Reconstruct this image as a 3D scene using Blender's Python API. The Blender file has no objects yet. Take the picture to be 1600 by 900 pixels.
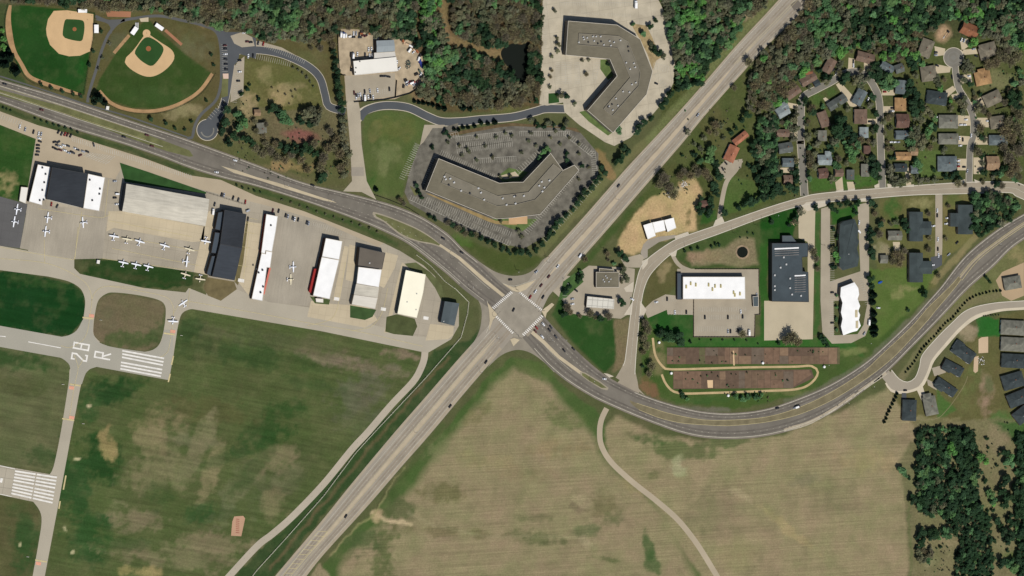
import time; _T0=time.time()
def tick(n): print("TICK", n, round(time.time()-_T0,1))
import bpy, bmesh, math, random
import numpy as np
from mathutils import Vector, Matrix
random.seed(7); RNG = np.random.default_rng(11)
SC = bpy.context.scene; COL = SC.collection
# ---------------------------------------------------------------- camera: an aircraft-height long lens, 27 degrees off nadir, from the west
D = 8000.0; OFFN = math.radians(27.0); TILTN = math.radians(12.0)
cam_pos = Vector((-math.sin(OFFN)*math.cos(TILTN), math.sin(OFFN)*math.sin(TILTN), math.cos(OFFN))) * D
F = (-cam_pos).normalized()
U = Vector((0, 1, 0)); U = (U - U.dot(F)*F).normalized()
R = F.cross(U)
LENS = 240.0
cd = bpy.data.cameras.new('camera'); cam = bpy.data.objects.new('camera', cd); COL.objects.link(cam)
cd.sensor_width = 36; cd.lens = LENS; cd.clip_start = 100; cd.clip_end = 40000
cam.matrix_world = Matrix(((R.x, U.x, -F.x, cam_pos.x), (R.y, U.y, -F.y, cam_pos.y), (R.z, U.z, -F.z, cam_pos.z), (0, 0, 0, 1)))
SC.camera = cam
def G(px, py, z=0.0):
    """ground (or height z) point that the survey photograph shows at px, py"""
    d = F*LENS + R*((px-800)/1600*36) + U*((450-py)/1600*36)
    t = (z-cam_pos.z)/d.z
    p = cam_pos + d*t
    return Vector((p.x, p.y, z))
def GA(px, py):
    px = np.asarray(px, float); py = np.asarray(py, float)
    a = (px-800)/1600*36; b = (450-py)/1600*36
    dx = F.x*LENS+R.x*a+U.x*b; dy = F.y*LENS+R.y*a+U.y*b; dz = F.z*LENS+R.z*a+U.z*b
    t = -cam_pos.z/dz
    return cam_pos.x+dx*t, cam_pos.y+dy*t
MPP = 0.75
# ---------------------------------------------------------------- colours and materials
KEXP = 1.0; KCH = (1.45, 1.41, 1.31)
def lin(c): 
    c = c/255.0
    return c/12.92 if c <= 0.04045 else ((c+0.055)/1.055)**2.4
def C(rgb, k=1.0): return tuple(min(0.85, lin(v)/(k*kc)) for v, kc in zip(rgb, KCH))
MATS = {}
def mat(name, rgb, var=0.10, scale=0.15, fine=1.2, rough=0.95, spec=0.1, streak=None, var2=0.5, seams=None):
    if name in MATS: return MATS[name]
    m = bpy.data.materials.new(name); m.use_nodes = True; MATS[name] = m
    nt = m.node_tree; b = nt.nodes['Principled BSDF']
    b.inputs['Roughness'].default_value = rough
    b.inputs['Specular IOR Level'].default_value = spec
    col = C(rgb)
    geo = nt.nodes.new('ShaderNodeNewGeometry')
    def noise(sc, det, vec=None):
        n = nt.nodes.new('ShaderNodeTexNoise'); n.inputs['Scale'].default_value = sc; n.inputs['Detail'].default_value = det
        nt.links.new(vec if vec else geo.outputs['Position'], n.inputs['Vector']); return n.outputs['Fac']
    def remap(sock, lo, hi):
        r = nt.nodes.new('ShaderNodeMapRange'); r.inputs['From Min'].default_value = 0.3; r.inputs['From Max'].default_value = 0.7
        r.inputs['To Min'].default_value = lo; r.inputs['To Max'].default_value = hi; nt.links.new(sock, r.inputs['Value']); return r.outputs[0]
    def mul(a, c):
        r = nt.nodes.new('ShaderNodeMath'); r.operation = 'MULTIPLY'; nt.links.new(a, r.inputs[0]); nt.links.new(c, r.inputs[1]); return r.outputs[0]
    f = mul(remap(noise(scale*0.25, 5), 1-var, 1+var), remap(noise(fine, 3), 1-var*var2, 1+var*var2))
    if streak:
        ang, sx, sy, sv = streak
        mp = nt.nodes.new('ShaderNodeMapping'); mp.vector_type = 'TEXTURE'; mp.inputs['Rotation'].default_value = (0, 0, math.radians(ang)); mp.inputs['Scale'].default_value = (1/sx, 1/sy, 1)
        nt.links.new(geo.outputs['Position'], mp.inputs['Vector'])
        f = mul(f, remap(noise(1.0, 3, mp.outputs[0]), 1-sv, 1+sv))
    if seams:
        ang, step, wid, dark = seams
        mp = nt.nodes.new('ShaderNodeMapping'); mp.vector_type = 'TEXTURE'; mp.inputs['Rotation'].default_value = (0, 0, math.radians(ang))
        nt.links.new(geo.outputs['Position'], mp.inputs['Vector'])
        br = nt.nodes.new('ShaderNodeTexBrick'); br.offset = 0; br.inputs['Scale'].default_value = 1.0
        br.inputs['Brick Width'].default_value = step; br.inputs['Row Height'].default_value = step; br.inputs['Mortar Size'].default_value = wid
        br.inputs['Color1'].default_value = (1, 1, 1, 1); br.inputs['Color2'].default_value = (0.95, 0.95, 0.95, 1); br.inputs['Mortar'].default_value = (dark,)*3+(1,)
        nt.links.new(mp.outputs[0], br.inputs['Vector'])
        f = mul(f, br.outputs['Color'])
    mx = nt.nodes.new('ShaderNodeVectorMath'); mx.operation = 'SCALE'
    rgbn = nt.nodes.new('ShaderNodeRGB'); rgbn.outputs[0].default_value = (*col, 1)
    nt.links.new(rgbn.outputs[0], mx.inputs[0]); nt.links.new(f, mx.inputs['Scale'])
    nt.links.new(mx.outputs[0], b.inputs['Base Color'])
    return m
def mat_attr(name, streaks=False):
    if name in MATS: return MATS[name]
    m = bpy.data.materials.new(name); m.use_nodes = True; MATS[name] = m
    nt = m.node_tree; b = nt.nodes['Principled BSDF']; b.inputs['Roughness'].default_value = 1.0; b.inputs['Specular IOR Level'].default_value = 0.0
    at = nt.nodes.new('ShaderNodeAttribute'); at.attribute_name = 'Col'
    out = at.outputs['Color']
    if streaks:
        geo = nt.nodes.new('ShaderNodeNewGeometry')
        mk = nt.nodes.new('ShaderNodeAttribute'); mk.attribute_name = 'Msk'
        sep = nt.nodes.new('ShaderNodeSeparateColor'); nt.links.new(mk.outputs['Color'], sep.inputs[0])
        def fac(sc, det, amp, rot=None, scl=None, ampsock=None, ro=0.6):
            v = geo.outputs['Position']
            if scl:
                mp = nt.nodes.new('ShaderNodeMapping'); mp.vector_type = 'TEXTURE'; mp.inputs['Rotation'].default_value = (0, 0, math.radians(rot)); mp.inputs['Scale'].default_value = scl
                nt.links.new(v, mp.inputs['Vector']); v = mp.outputs[0]
            n = nt.nodes.new('ShaderNodeTexNoise'); n.inputs['Scale'].default_value = sc; n.inputs['Detail'].default_value = det; n.inputs['Roughness'].default_value = ro
            nt.links.new(v, n.inputs['Vector'])
            a = nt.nodes.new('ShaderNodeMath'); a.operation = 'SUBTRACT'; nt.links.new(n.outputs['Fac'], a.inputs[0]); a.inputs[1].default_value = 0.5
            c = nt.nodes.new('ShaderNodeMath'); c.operation = 'MULTIPLY'; nt.links.new(a.outputs[0], c.inputs[0]); c.inputs[1].default_value = amp*2
            if ampsock:
                e = nt.nodes.new('ShaderNodeMath'); e.operation = 'MULTIPLY'; nt.links.new(c.outputs[0], e.inputs[0]); nt.links.new(ampsock, e.inputs[1]); c = e
            d = nt.nodes.new('ShaderNodeMath'); d.operation = 'ADD'; nt.links.new(c.outputs[0], d.inputs[0]); d.inputs[1].default_value = 1.0
            return d.outputs[0]
        fs = [fac(0.05, 6, 0.30, ro=0.7), fac(0.55, 4, 0.42, ro=.7),
              fac(1.0, 3, 0.42, 0.0, (120, 1.5, 1), sep.outputs[0]),
              fac(1.0, 3, 0.45, -13.0, (70, 5, 1), sep.outputs[1]),
              fac(0.35, 5, 0.9, ampsock=sep.outputs[2], ro=0.75)]
        cur = fs[0]
        for f in fs[1:]:
            q = nt.nodes.new('ShaderNodeMath'); q.operation = 'MULTIPLY'; nt.links.new(cur, q.inputs[0]); nt.links.new(f, q.inputs[1]); cur = q.outputs[0]
        # green / straw wander
        n = nt.nodes.new('ShaderNodeTexNoise'); n.inputs['Scale'].default_value = 0.022; n.inputs['Detail'].default_value = 7; n.inputs['Roughness'].default_value = 0.65
        nt.links.new(geo.outputs['Position'], n.inputs['Vector'])
        r = nt.nodes.new('ShaderNodeValToRGB'); r.color_ramp.elements[0].position = 0.33; r.color_ramp.elements[1].position = 0.67
        r.color_ramp.elements[0].color = (0.90, 1.0, 0.88, 1); r.color_ramp.elements[1].color = (1.08, 1.0, 1.06, 1)
        nt.links.new(n.outputs['Fac'], r.inputs[0])
        vm = nt.nodes.new('ShaderNodeVectorMath'); vm.operation = 'MULTIPLY'; nt.links.new(out, vm.inputs[0]); nt.links.new(r.outputs[0], vm.inputs[1])
        sc = nt.nodes.new('ShaderNodeVectorMath'); sc.operation = 'SCALE'; nt.links.new(vm.outputs[0], sc.inputs[0]); nt.links.new(cur, sc.inputs['Scale'])
        out = sc.outputs[0]
    nt.links.new(out, b.inputs['Base Color'])
    if not streaks:
        tr = nt.nodes.new('ShaderNodeBsdfTranslucent'); ms = nt.nodes.new('ShaderNodeMixShader'); ms.inputs[0].default_value = 0.4; nt.links.new(out, tr.inputs[0]); nt.links.new(b.outputs[0], ms.inputs[1]); nt.links.new(tr.outputs[0], ms.inputs[2]); nt.links.new(ms.outputs[0], nt.nodes['Material Output'].inputs[0])
    return m
# ---------------------------------------------------------------- object helpers
def new_mesh(name, verts, faces, m=None, smooth=False):
    me = bpy.data.meshes.new(name); me.from_pydata([tuple(v) for v in verts], [], faces); me.update()
    if m: me.materials.append(m)
    if smooth:
        for p in me.polygons: p.use_smooth = True
    return me
def link(name, me, parent=None, loc=None):
    o = bpy.data.objects.new(name, me); COL.objects.link(o)
    if parent: o.parent = parent
    if loc is not None: o.location = loc
    return o
def struct(o, kind='structure'): o['kind'] = kind; return o
THINGS = []
def tag(o, label, cat, group=None, px=None, share=False):
    o['label'] = label; o['category'] = cat
    if group: o['group'] = group
    THINGS.append((o, label, px, share)); return o
def empty(name, loc=(0, 0, 0), rz=0, sc=1):
    o = bpy.data.objects.new(name, None); COL.objects.link(o); o.location = loc; o.rotation_euler = (0, 0, rz); o.scale = (sc,)*3
    o.empty_display_size = 0.5; return o
class MB:
    def __init__(s): s.v = []; s.f = []
    def add(s, vs, fs):
        n = len(s.v); s.v += [tuple(v) for v in vs]; s.f += [tuple(i+n for i in f) for f in fs]
    def box(s, x0, x1, y0, y1, z0, z1, rz=0, o=(0, 0)):
        c, k = math.cos(rz), math.sin(rz)
        vs = [(o[0]+x*c-y*k, o[1]+x*k+y*c, z) for z in (z0, z1) for x, y in ((x0, y0), (x1, y0), (x1, y1), (x0, y1))]
        s.add(vs, [(3, 2, 1, 0), (4, 5, 6, 7), (0, 1, 5, 4), (1, 2, 6, 5), (2, 3, 7, 6), (3, 0, 4, 7)])
    def cyl(s, x, y, z0, z1, r, n=8, r2=None):
        r2 = r if r2 is None else r2
        vs = [(x+r*math.cos(2*math.pi*i/n), y+r*math.sin(2*math.pi*i/n), z0) for i in range(n)] + [(x+r2*math.cos(2*math.pi*i/n), y+r2*math.sin(2*math.pi*i/n), z1) for i in range(n)]
        s.add(vs, [tuple(range(n))[::-1], tuple(range(n, 2*n))] + [(i, (i+1) % n, (i+1) % n+n, i+n) for i in range(n)])
    def wheel(s, x, y, z, r, w, n=10):
        vs = [(x+r*math.cos(2*math.pi*i/n), y-w/2, z+r*math.sin(2*math.pi*i/n)) for i in range(n)] + [(x+r*math.cos(2*math.pi*i/n), y+w/2, z+r*math.sin(2*math.pi*i/n)) for i in range(n)]
        s.add(vs, [tuple(range(n)), tuple(range(n, 2*n))[::-1]] + [(i, i+n, (i+1) % n+n, (i+1) % n) for i in range(n)])
    def prism(s, poly, z0, z1):
        n = len(poly)
        a = sum(poly[i][0]*poly[(i+1) % n][1]-poly[(i+1) % n][0]*poly[i][1] for i in range(n))
        if a < 0: poly = poly[::-1]
        vs = [(p[0], p[1], z0) for p in poly]+[(p[0], p[1], z1) for p in poly]
        s.add(vs, [tuple(range(n))[::-1], tuple(range(n, 2*n))]+[(i, (i+1) % n, (i+1) % n+n, i+n) for i in range(n)])
    def mesh(s, name, m=None, smooth=False): return new_mesh(name, s.v, s.f, m, smooth)
    def build(s, name, m, parent=None, loc=None): return link(name, s.mesh(name, m), parent, loc)
LV = 0.03
def z_(level): return 0.02 + LV*level
def cr(pts, step=6.0, closed=False):
    """Catmull-Rom through pts, resampled about every step px"""
    P = [np.array(p, float) for p in pts]; out = []
    n = len(P); rng = range(n) if closed else range(n-1)
    for i in rng:
        if closed: p0, p1, p2, p3 = P[(i-1) % n], P[i], P[(i+1) % n], P[(i+2) % n]
        else: p0, p1, p2, p3 = P[max(i-1, 0)], P[i], P[i+1], P[min(i+2, n-1)]
        k = max(1, int(np.linalg.norm(p2-p1)/step))
        for j in range(k):
            t = j/k
            out.append(0.5*((2*p1)+(-p0+p2)*t+(2*p0-5*p1+4*p2-p3)*t*t+(-p0+3*p1-3*p2+p3)*t**3))
    if not closed: out.append(P[-1])
    return out
def arc(pts):
    P = np.array(pts); d = np.r_[0, np.cumsum(np.linalg.norm(np.diff(P, axis=0), axis=1))]; return P, d
def resample(pts, n):
    P, d = arc(pts); t = np.linspace(0, d[-1], n); return np.c_[np.interp(t, d, P[:, 0]), np.interp(t, d, P[:, 1])]
def sheet(name, poly, m, lv, smooth=False, kind='structure'):
    if smooth: poly = cr(poly, 4, True)
    vs = [G(p[0], p[1], z_(lv)) for p in poly]
    me = new_mesh(name, vs, [tuple(range(len(vs)))], m)
    bm = bmesh.new(); bm.from_mesh(me); bmesh.ops.triangulate(bm, faces=bm.faces[:])
    for f in bm.faces:
        if f.normal.z < 0: f.normal_flip()
    bm.to_mesh(me); bm.free()
    o = link(name, me)
    if kind: o['kind'] = kind
    return o
def band(name, a, b, m, lv, n=160):
    A = resample(cr(a), n); B = resample(cr(b), n)
    vs = [G(p[0], p[1], z_(lv)) for p in A]+[G(p[0], p[1], z_(lv)) for p in B]
    o = link(name, new_mesh(name, vs, [(i, i+1, n+i+1, n+i) for i in range(n-1)], m)); fix_up(o); return struct(o)
def fix_up(o):
    bm = bmesh.new(); bm.from_mesh(o.data)
    for f in bm.faces:
        if f.normal.z < 0: f.normal_flip()
    bm.to_mesh(o.data); bm.free()
def offs(pts, w):
    P = np.array(pts); T = np.gradient(P, axis=0); T /= np.linalg.norm(T, axis=1)[:, None]+1e-9
    N = np.c_[-T[:, 1], T[:, 0]]; return P+N*w, P-N*w
def ribbon(name, pts, w, m, lv, smooth=True, step=5):
    P = cr(pts, step) if smooth else pts
    A, B = offs(P, w/2); n = len(P)
    vs = [G(p[0], p[1], z_(lv)) for p in A]+[G(p[0], p[1], z_(lv)) for p in B]
    o = link(name, new_mesh(name, vs, [(i, i+1, n+i+1, n+i) for i in range(n-1)], m)); fix_up(o); return struct(o)
class Lines:
    """painted lines of one colour, one sheet"""
    def __init__(s, name, m, lv): s.name = name; s.m = m; s.lv = lv; s.mb = MB(); s.k = 0
    def seg(s, a, b, w=0.4):
        a = np.array(a, float); b = np.array(b, float); d = b-a; L = np.linalg.norm(d)
        if L < 1e-6: return
        n = np.array((-d[1], d[0]))/L*w/2; s.k += 1; z = z_(s.lv)+.004*(s.k % 6)
        s.mb.add([G(*(a+n), z), G(*(b+n), z), G(*(b-n), z), G(*(a-n), z)], [(3, 2, 1, 0)])
    def path(s, pts, w=0.4, dash=None, smooth=True):
        P = cr(pts, 5) if smooth else [np.array(p, float) for p in pts]
        if dash is None:
            for i in range(len(P)-1): s.seg(P[i], P[i+1], w)
        else:
            Q, d = arc(P); on, off = dash; t = 0
            while t < d[-1]:
                e = min(t+on, d[-1]); s.seg([np.interp(t, d, Q[:, 0]), np.interp(t, d, Q[:, 1])], [np.interp(e, d, Q[:, 0]), np.interp(e, d, Q[:, 1])], w); t += on+off
    def between(s, a, b, f, w=0.4, dash=None, t0=0, t1=1):
        A = resample(cr(a), 160); B = resample(cr(b), 160); P = A*(1-f)+B*f
        P = P[int(159*t0):int(159*t1)+1]; s.path(P, w, dash, smooth=False)
    def stalls(s, a, b, n, L, side=1, w=0.35, base=False, skew=0):
        a = np.array(a, float); b = np.array(b, float); d = (b-a)/np.linalg.norm(b-a); nn = np.array((-d[1], d[0]))*side+d*skew
        for i in range(n+1):
            p = a+(b-a)*i/n; s.seg(p, p+nn*L, w)
        if base: s.seg(a, b, w)
    def poly(s, pts):
        z = z_(s.lv); s.mb.add([G(p[0], p[1], z) for p in pts], [tuple(range(len(pts)))])
    def done(s):
        o = s.mb.build(s.name, s.m); fix_up(o); return struct(o)
def pip(x, y, poly):
    x = np.asarray(x, float); y = np.asarray(y, float); ins = np.zeros(x.shape, bool); n = len(poly)
    for i in range(n):
        x1, y1 = poly[i]; x2, y2 = poly[(i+1) % n]
        if y1 == y2: continue
        c = ((y1 > y) != (y2 > y)) & (x < (x2-x1)*(y-y1)/(y2-y1)+x1)
        ins ^= c
    return ins
def sdist(x, y, poly):
    """signed distance, positive inside"""
    best = np.full(x.shape, 1e18); n = len(poly)
    for i in range(n):
        x1, y1 = poly[i]; x2, y2 = poly[(i+1) % n]; dx, dy = x2-x1, y2-y1; L = dx*dx+dy*dy+1e-9
        t = np.clip(((x-x1)*dx+(y-y1)*dy)/L, 0, 1); best = np.minimum(best, (x-x1-t*dx)**2+(y-y1-t*dy)**2)
    d = np.sqrt(best); return np.where(pip(x, y, poly), d, -d)
# ---------------------------------------------------------------- noise on a grid
def vnoise(x, y, sc, seed):
    r = np.random.default_rng(seed); T = r.random((256, 256))
    u = x/sc+1000; v = y/sc+1000; i = np.floor(u).astype(int); j = np.floor(v).astype(int); a = u-i; b = v-j; a = a*a*(3-2*a); b = b*b*(3-2*b)
    g = lambda p, q: T[p % 256, q % 256]
    return (g(i, j)*(1-a)*(1-b)+g(i+1, j)*a*(1-b)+g(i, j+1)*(1-a)*b+g(i+1, j+1)*a*b)*2-1
def fnoise(x, y, sc, seed, o=4):
    s = 0; a = 1; t = 0
    for k in range(o): s = s+a*vnoise(x, y, sc/2**k, seed+k); t += a; a *= 0.55
    return s/t
# ---------------------------------------------------------------- the ground sheet: grass, fields, woodland floor
xs = np.r_[-14000, -6000, -2500, -1000, -400, -150, np.arange(-60, 1662, 2.25), 1750, 2000, 2600, 4200, 8000, 15000]
ys = np.r_[-14000, -6000, -2500, -1000, -400, -150, np.arange(-60, 962, 2.25), 1050, 1300, 1900, 3500, 7000, 14000]
X, Y = np.meshgrid(xs, ys)
XW = X+fnoise(X, Y, 26, 3)*5+fnoise(X, Y, 7, 33)*2.2; YW = Y+fnoise(X, Y, 26, 9)*5+fnoise(X, Y, 7, 39)*2.2
BASE = np.array([lin(v) for v in (88, 90, 58)])
GC = np.tile(BASE, X.shape+(1,)); MK = np.zeros(X.shape+(3,))
BIG = np.clip(fnoise(X, Y, 120, 21)*0.5+0.5, 0, 1)
def win(x0, x1, y0, y1):
    i0, i1 = np.searchsorted(ys, [y0, y1]); j0, j1 = np.searchsorted(xs, [x0, x1]); return (slice(max(i0-1, 0), i1+1), slice(max(j0-1, 0), j1+1))
def gpaint(w, rgb, S=(slice(None), slice(None))):
    c = np.array([lin(rgb[0]*1.03+3), lin(rgb[1]*1.06+3 if rgb[0] >= rgb[1] else rgb[1]*.95+2), lin(rgb[2]*1.08+1 if rgb[0] >= rgb[1] else rgb[2]*.96)]); GC[S] = GC[S]*(1-w[..., None])+c*w[..., None]
def gp(poly, rgb, soft=4, k=1.0, rows=None, streak=None, mott=None, raw=False):
    m = soft+12; S = win(min(p[0] for p in poly)-m, max(p[0] for p in poly)+m, min(p[1] for p in poly)-m, max(p[1] for p in poly)+m)
    x, y = (X[S], Y[S]) if raw else (XW[S], YW[S])
    d = sdist(x, y, poly); w = np.clip(d/soft+0.5, 0, 1)*k; gpaint(w, rgb, S)
    for ch, v in ((0, rows), (1, streak), (2, mott)):
        if v is not None: MK[S+(ch,)] = MK[S+(ch,)]*(1-w)+v*w
def gb(cx, cy, rx, ry, rgb, k=0.8, ang=0, warp=1.0):
    m = max(rx, ry)*1.5+10; S = win(cx-m, cx+m, cy-m, cy+m)
    a = math.radians(ang); dx = XW[S]-cx; dy = YW[S]-cy
    u = (dx*math.cos(a)-dy*math.sin(a))/rx; v = (dx*math.sin(a)+dy*math.cos(a))/ry
    q = u*u+v*v+(BN1[S]*1.3+BN2[S]*.9)*warp; gpaint(np.clip(1.15-q, 0, 1)*k, rgb, S)
def gl(pts, w, rgb, k=0.8, soft=3):
    """soft painted line"""
    P = cr(pts, 12); m = w+soft+12; S = win(min(p[0] for p in P)-m, max(p[0] for p in P)+m, min(p[1] for p in P)-m, max(p[1] for p in P)+m); XX, YY = XW[S], YW[S]; best = np.full(XX.shape, 1e18)
    for (x1, y1), (x2, y2) in zip(P[:-1], P[1:]):
        dx, dy = x2-x1, y2-y1; L = dx*dx+dy*dy+1e-9; t = np.clip(((XX-x1)*dx+(YY-y1)*dy)/L, 0, 1); best = np.minimum(best, (XX-x1-t*dx)**2+(YY-y1-t*dy)**2)
    gpaint(np.clip((w/2-np.sqrt(best))/soft+0.5, 0, 1)*k, rgb, S)
BN1 = fnoise(X, Y, 22, 501); BN2 = fnoise(X, Y, 7, 601)
TAN = (142, 125, 94); AIRG = (66, 82, 48); DKG = (36, 70, 35); DRY = (118, 107, 78); LAWN = (28, 68, 28)
# north-west strip and park
gp([(-60, -60), (560, -60), (560, 300), (300, 225), (0, 124), (-60, 110)], (84, 86, 54), 6, mott=.3)
gp([(-60, -60), (20, -60), (20, 110), (60, 140), (-60, 120)], (60, 78, 46), 6)
gp([(345, 155), (560, 155), (560, 300), (480, 285), (345, 240)], (98, 88, 62), 8, mott=.8)
gp([(380, 95), (440, 95), (495, 130), (505, 165), (440, 175), (385, 160)], (92, 98, 58), 4, mott=.5)
gb(445, 150, 38, 16, (152, 130, 92), .8); gb(415, 115, 12, 14, (140, 122, 86), .6); gb(463, 138, 16, 10, (135, 115, 84), .6)
gb(468, 213, 34, 11, (122, 78, 68), .95, -8, .4); gb(400, 185, 20, 22, (124, 104, 74), .6); gb(473, 262, 26, 12, (150, 118, 82), .8); gb(505, 240, 24, 22, (120, 98, 74), .6)
gb(520, 280, 30, 10, (88, 96, 56), .7); gb(395, 250, 40, 8, (92, 98, 60), .6); gb(410, 225, 40, 14, (96, 82, 60), .6)
gb(285, 175, 30, 14, (138, 122, 88), .75, 10); gb(310, 75, 30, 20, (92, 90, 62), .7, -30); gb(185, 75, 18, 34, (86, 84, 60), .7, -20); gb(265, 200, 60, 8, (88, 92, 56), .7, 15)
gb(390, 160, 14, 20, (160, 134, 100), .7)
# leaf litter under the woods
WOODS = [([(405, -30), (460, -30), (470, 60), (400, 58)], 'north', dict(green=.55, dark=.25, olive=.2)), ([(1355, 20), (1420, -20), (1500, -20), (1480, 25), (1440, 50), (1400, 60)], 'estate', dict(green=.6, olive=.2, dark=.1, lime=.1)), ([(1540, 10), (1640, 10), (1640, 65), (1580, 78), (1545, 60)], 'estate', dict(green=.6, olive=.3, dark=.1)),
         ([(20, -30), (536, -30), (532, 42), (520, 52), (500, 62), (470, 64), (400, 60), (392, 48), (345, 46), (300, 30), (278, 24), (240, 20), (205, 15), (165, 13), (118, 9), (60, 3), (20, 2)], 'north', dict(bare=.62, olive=.22, dark=.1, green=.06)),
         ([(528, -30), (652, -30), (648, 50), (655, 70), (645, 64), (628, 58), (600, 58), (585, 50), (560, 42), (530, 43)], 'yard', dict(green=.45, olive=.25, dark=.2, bare=.1)),
         ([(655, -30), (688, -30), (688, 30), (694, 60), (692, 110), (680, 125), (664, 118), (668, 90), (662, 60)], 'yard', dict(lime=.45, green=.35, dark=.1, olive=.1)), ([(692, 72), (735, 78), (780, 92), (800, 112), (812, 132), (842, 132), (842, 160), (780, 168), (720, 165), (690, 158), (692, 120)], 'pond', dict(bare=.62, olive=.18, dark=.1, green=.1)),
         ([(700, -30), (848, -30), (846, 62), (800, 64), (780, 78), (735, 66), (710, 50)], 'pond', dict(bare=.6, olive=.22, dark=.13, green=.05)), ([(828, 60), (846, 62), (844, 135), (826, 130)], 'pond', dict(dark=.5, bare=.5)), ([(660, 122), (690, 126), (690, 158), (650, 150)], 'pond', dict(olive=.6, bare=.2, green=.2)),
         ([(1030, -30), (1185, -30), (1165, 25), (1140, 70), (1118, 88), (1105, 110), (1098, 128), (1060, 140), (1056, 92), (1046, 45)], 'office', dict(green=.5, dark=.28, olive=.17, lime=.05)), ([(1182, -30), (1225, -30), (1198, 5), (1170, 25)], 'office', dict(bare=.5, olive=.5)),
         ([(1282, -20), (1640, -20), (1640, 65), (1580, 78), (1545, 60), (1510, 35), (1490, 25), (1460, 42), (1440, 60), (1430, 88), (1390, 92), (1350, 76), (1310, 72), (1290, 92), (1262, 112), (1240, 130), (1228, 160), (1205, 175), (1168, 172), (1168, 120), (1185, 92), (1218, 62)], 'estate', dict(olive=.42, bare=.18, green=.26, dark=.11, lime=.03)),
         ([(1200, 115), (1228, 120), (1230, 160), (1205, 178), (1190, 160)], 'estate', dict(green=.5, lime=.4, olive=.1)), ([(1185, 180), (1215, 178), (1212, 225), (1215, 262), (1205, 310), (1190, 300), (1180, 240)], 'estate', dict(dark=.4, green=.3, olive=.3)), ([(1520, 302), (1560, 302), (1588, 316), (1592, 330), (1562, 352), (1530, 368), (1520, 355)], 'east', dict(olive=.4, green=.4, dark=.2)),
         ([(1433, 668), (1485, 668), (1480, 690), (1485, 720), (1472, 738), (1480, 752), (1500, 760), (1490, 800), (1462, 800), (1433, 790)], 'corner', dict(green=.45, dark=.35, olive=.2)), ([(1485, 668), (1522, 672), (1528, 730), (1530, 785), (1548, 812), (1552, 840), (1552, 870), (1550, 960), (1490, 960), (1492, 880), (1500, 845), (1488, 820), (1462, 800), (1435, 775), (1434, 745), (1470, 752), (1495, 725)], 'corner', dict(dark=.75, conifer=.1, green=.15)),
         ([(1434, 775), (1465, 800), (1460, 812), (1434, 800)], 'corner', dict(green=.6, dark=.4)), ([(1434, 828), (1488, 826), (1480, 840), (1445, 846), (1434, 858)], 'corner', dict(dark=.7, green=.3)), ([(1434, 858), (1458, 855), (1456, 875), (1436, 875)], 'corner', dict(olive=.6, bare=.2, green=.2)), ([(1590, 680), (1640, 680), (1640, 960), (1596, 960), (1585, 800)], 'corner', dict(dark=.7, green=.3))]
for _p, _w, _m in WOODS: gp(_p, (88, 78, 56) if _w in ('north', 'pond') else (72, 78, 48) if _w != 'corner' else (58, 68, 42), 8, .85, mott=.8)
# the two outfields
F1 = [(18, 7), (60, 7), (118, 14), (147, 22), (143, 60), (130, 143), (122, 142), (95, 135), (55, 124), (35, 110), (22, 80), (13, 45), (14, 15)]
gp([(12, 5), (148, 20), (132, 148), (90, 138), (50, 126), (30, 110), (18, 80), (10, 45)], (34, 74, 32), 2, raw=True, mott=.1)
gb(70, 100, 30, 20, (26, 62, 26), .5); gb(125, 110, 6, 20, (26, 94, 34), .4)
FLD2 = [(225, 33), (235, 33), (250, 50), (290, 85), (333, 116), (328, 126), (310, 145), (280, 162), (240, 170), (205, 168), (175, 158), (150, 141), (155, 125), (180, 85), (205, 52)]
gp(FLD2, (52, 77, 37), 2, raw=True, mott=.15); gb(240, 150, 60, 14, (58, 84, 44), .7)
# highway verges
gl([(-60, 120), (0, 128), (150, 172), (300, 226)], 14, (84, 80, 60), .5)
gp([(300, 226), (560, 300), (540, 285), (545, 230), (480, 225), (380, 220), (330, 225)], (84, 92, 58), 8, mott=.5)
gb(440, 258, 26, 10, (150, 118, 82), .7); gb(478, 262, 18, 8, (146, 116, 80), .6)
# meadow between driveway and office
gp([(567, 180), (600, 173), (640, 175), (662, 186), (668, 200), (655, 240), (634, 280), (630, 312), (600, 305), (575, 298), (566, 230)], (78, 98, 54), 3, mott=.2)
gb(620, 205, 30, 22, (96, 106, 60), .7); gb(605, 245, 22, 30, (112, 112, 72), .6); gb(580, 280, 12, 16, (52, 92, 40), .6); gb(585, 205, 12, 16, (104, 108, 66), .6); gb(640, 310, 10, 8, (110, 92, 62), .8)
gp([(700, 370), (740, 380), (790, 395), (850, 400), (835, 417), (800, 428), (775, 424), (745, 402)], (70, 86, 46), 4)
gb(720, 376, 20, 8, (70, 106, 46), .7, -20)
gl([(845, 395), (905, 330), (970, 262), (1010, 220)], 12, (104, 100, 64), .8); gl([(935, 240), (955, 275)], 14, (140, 108, 74), .8)
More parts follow.
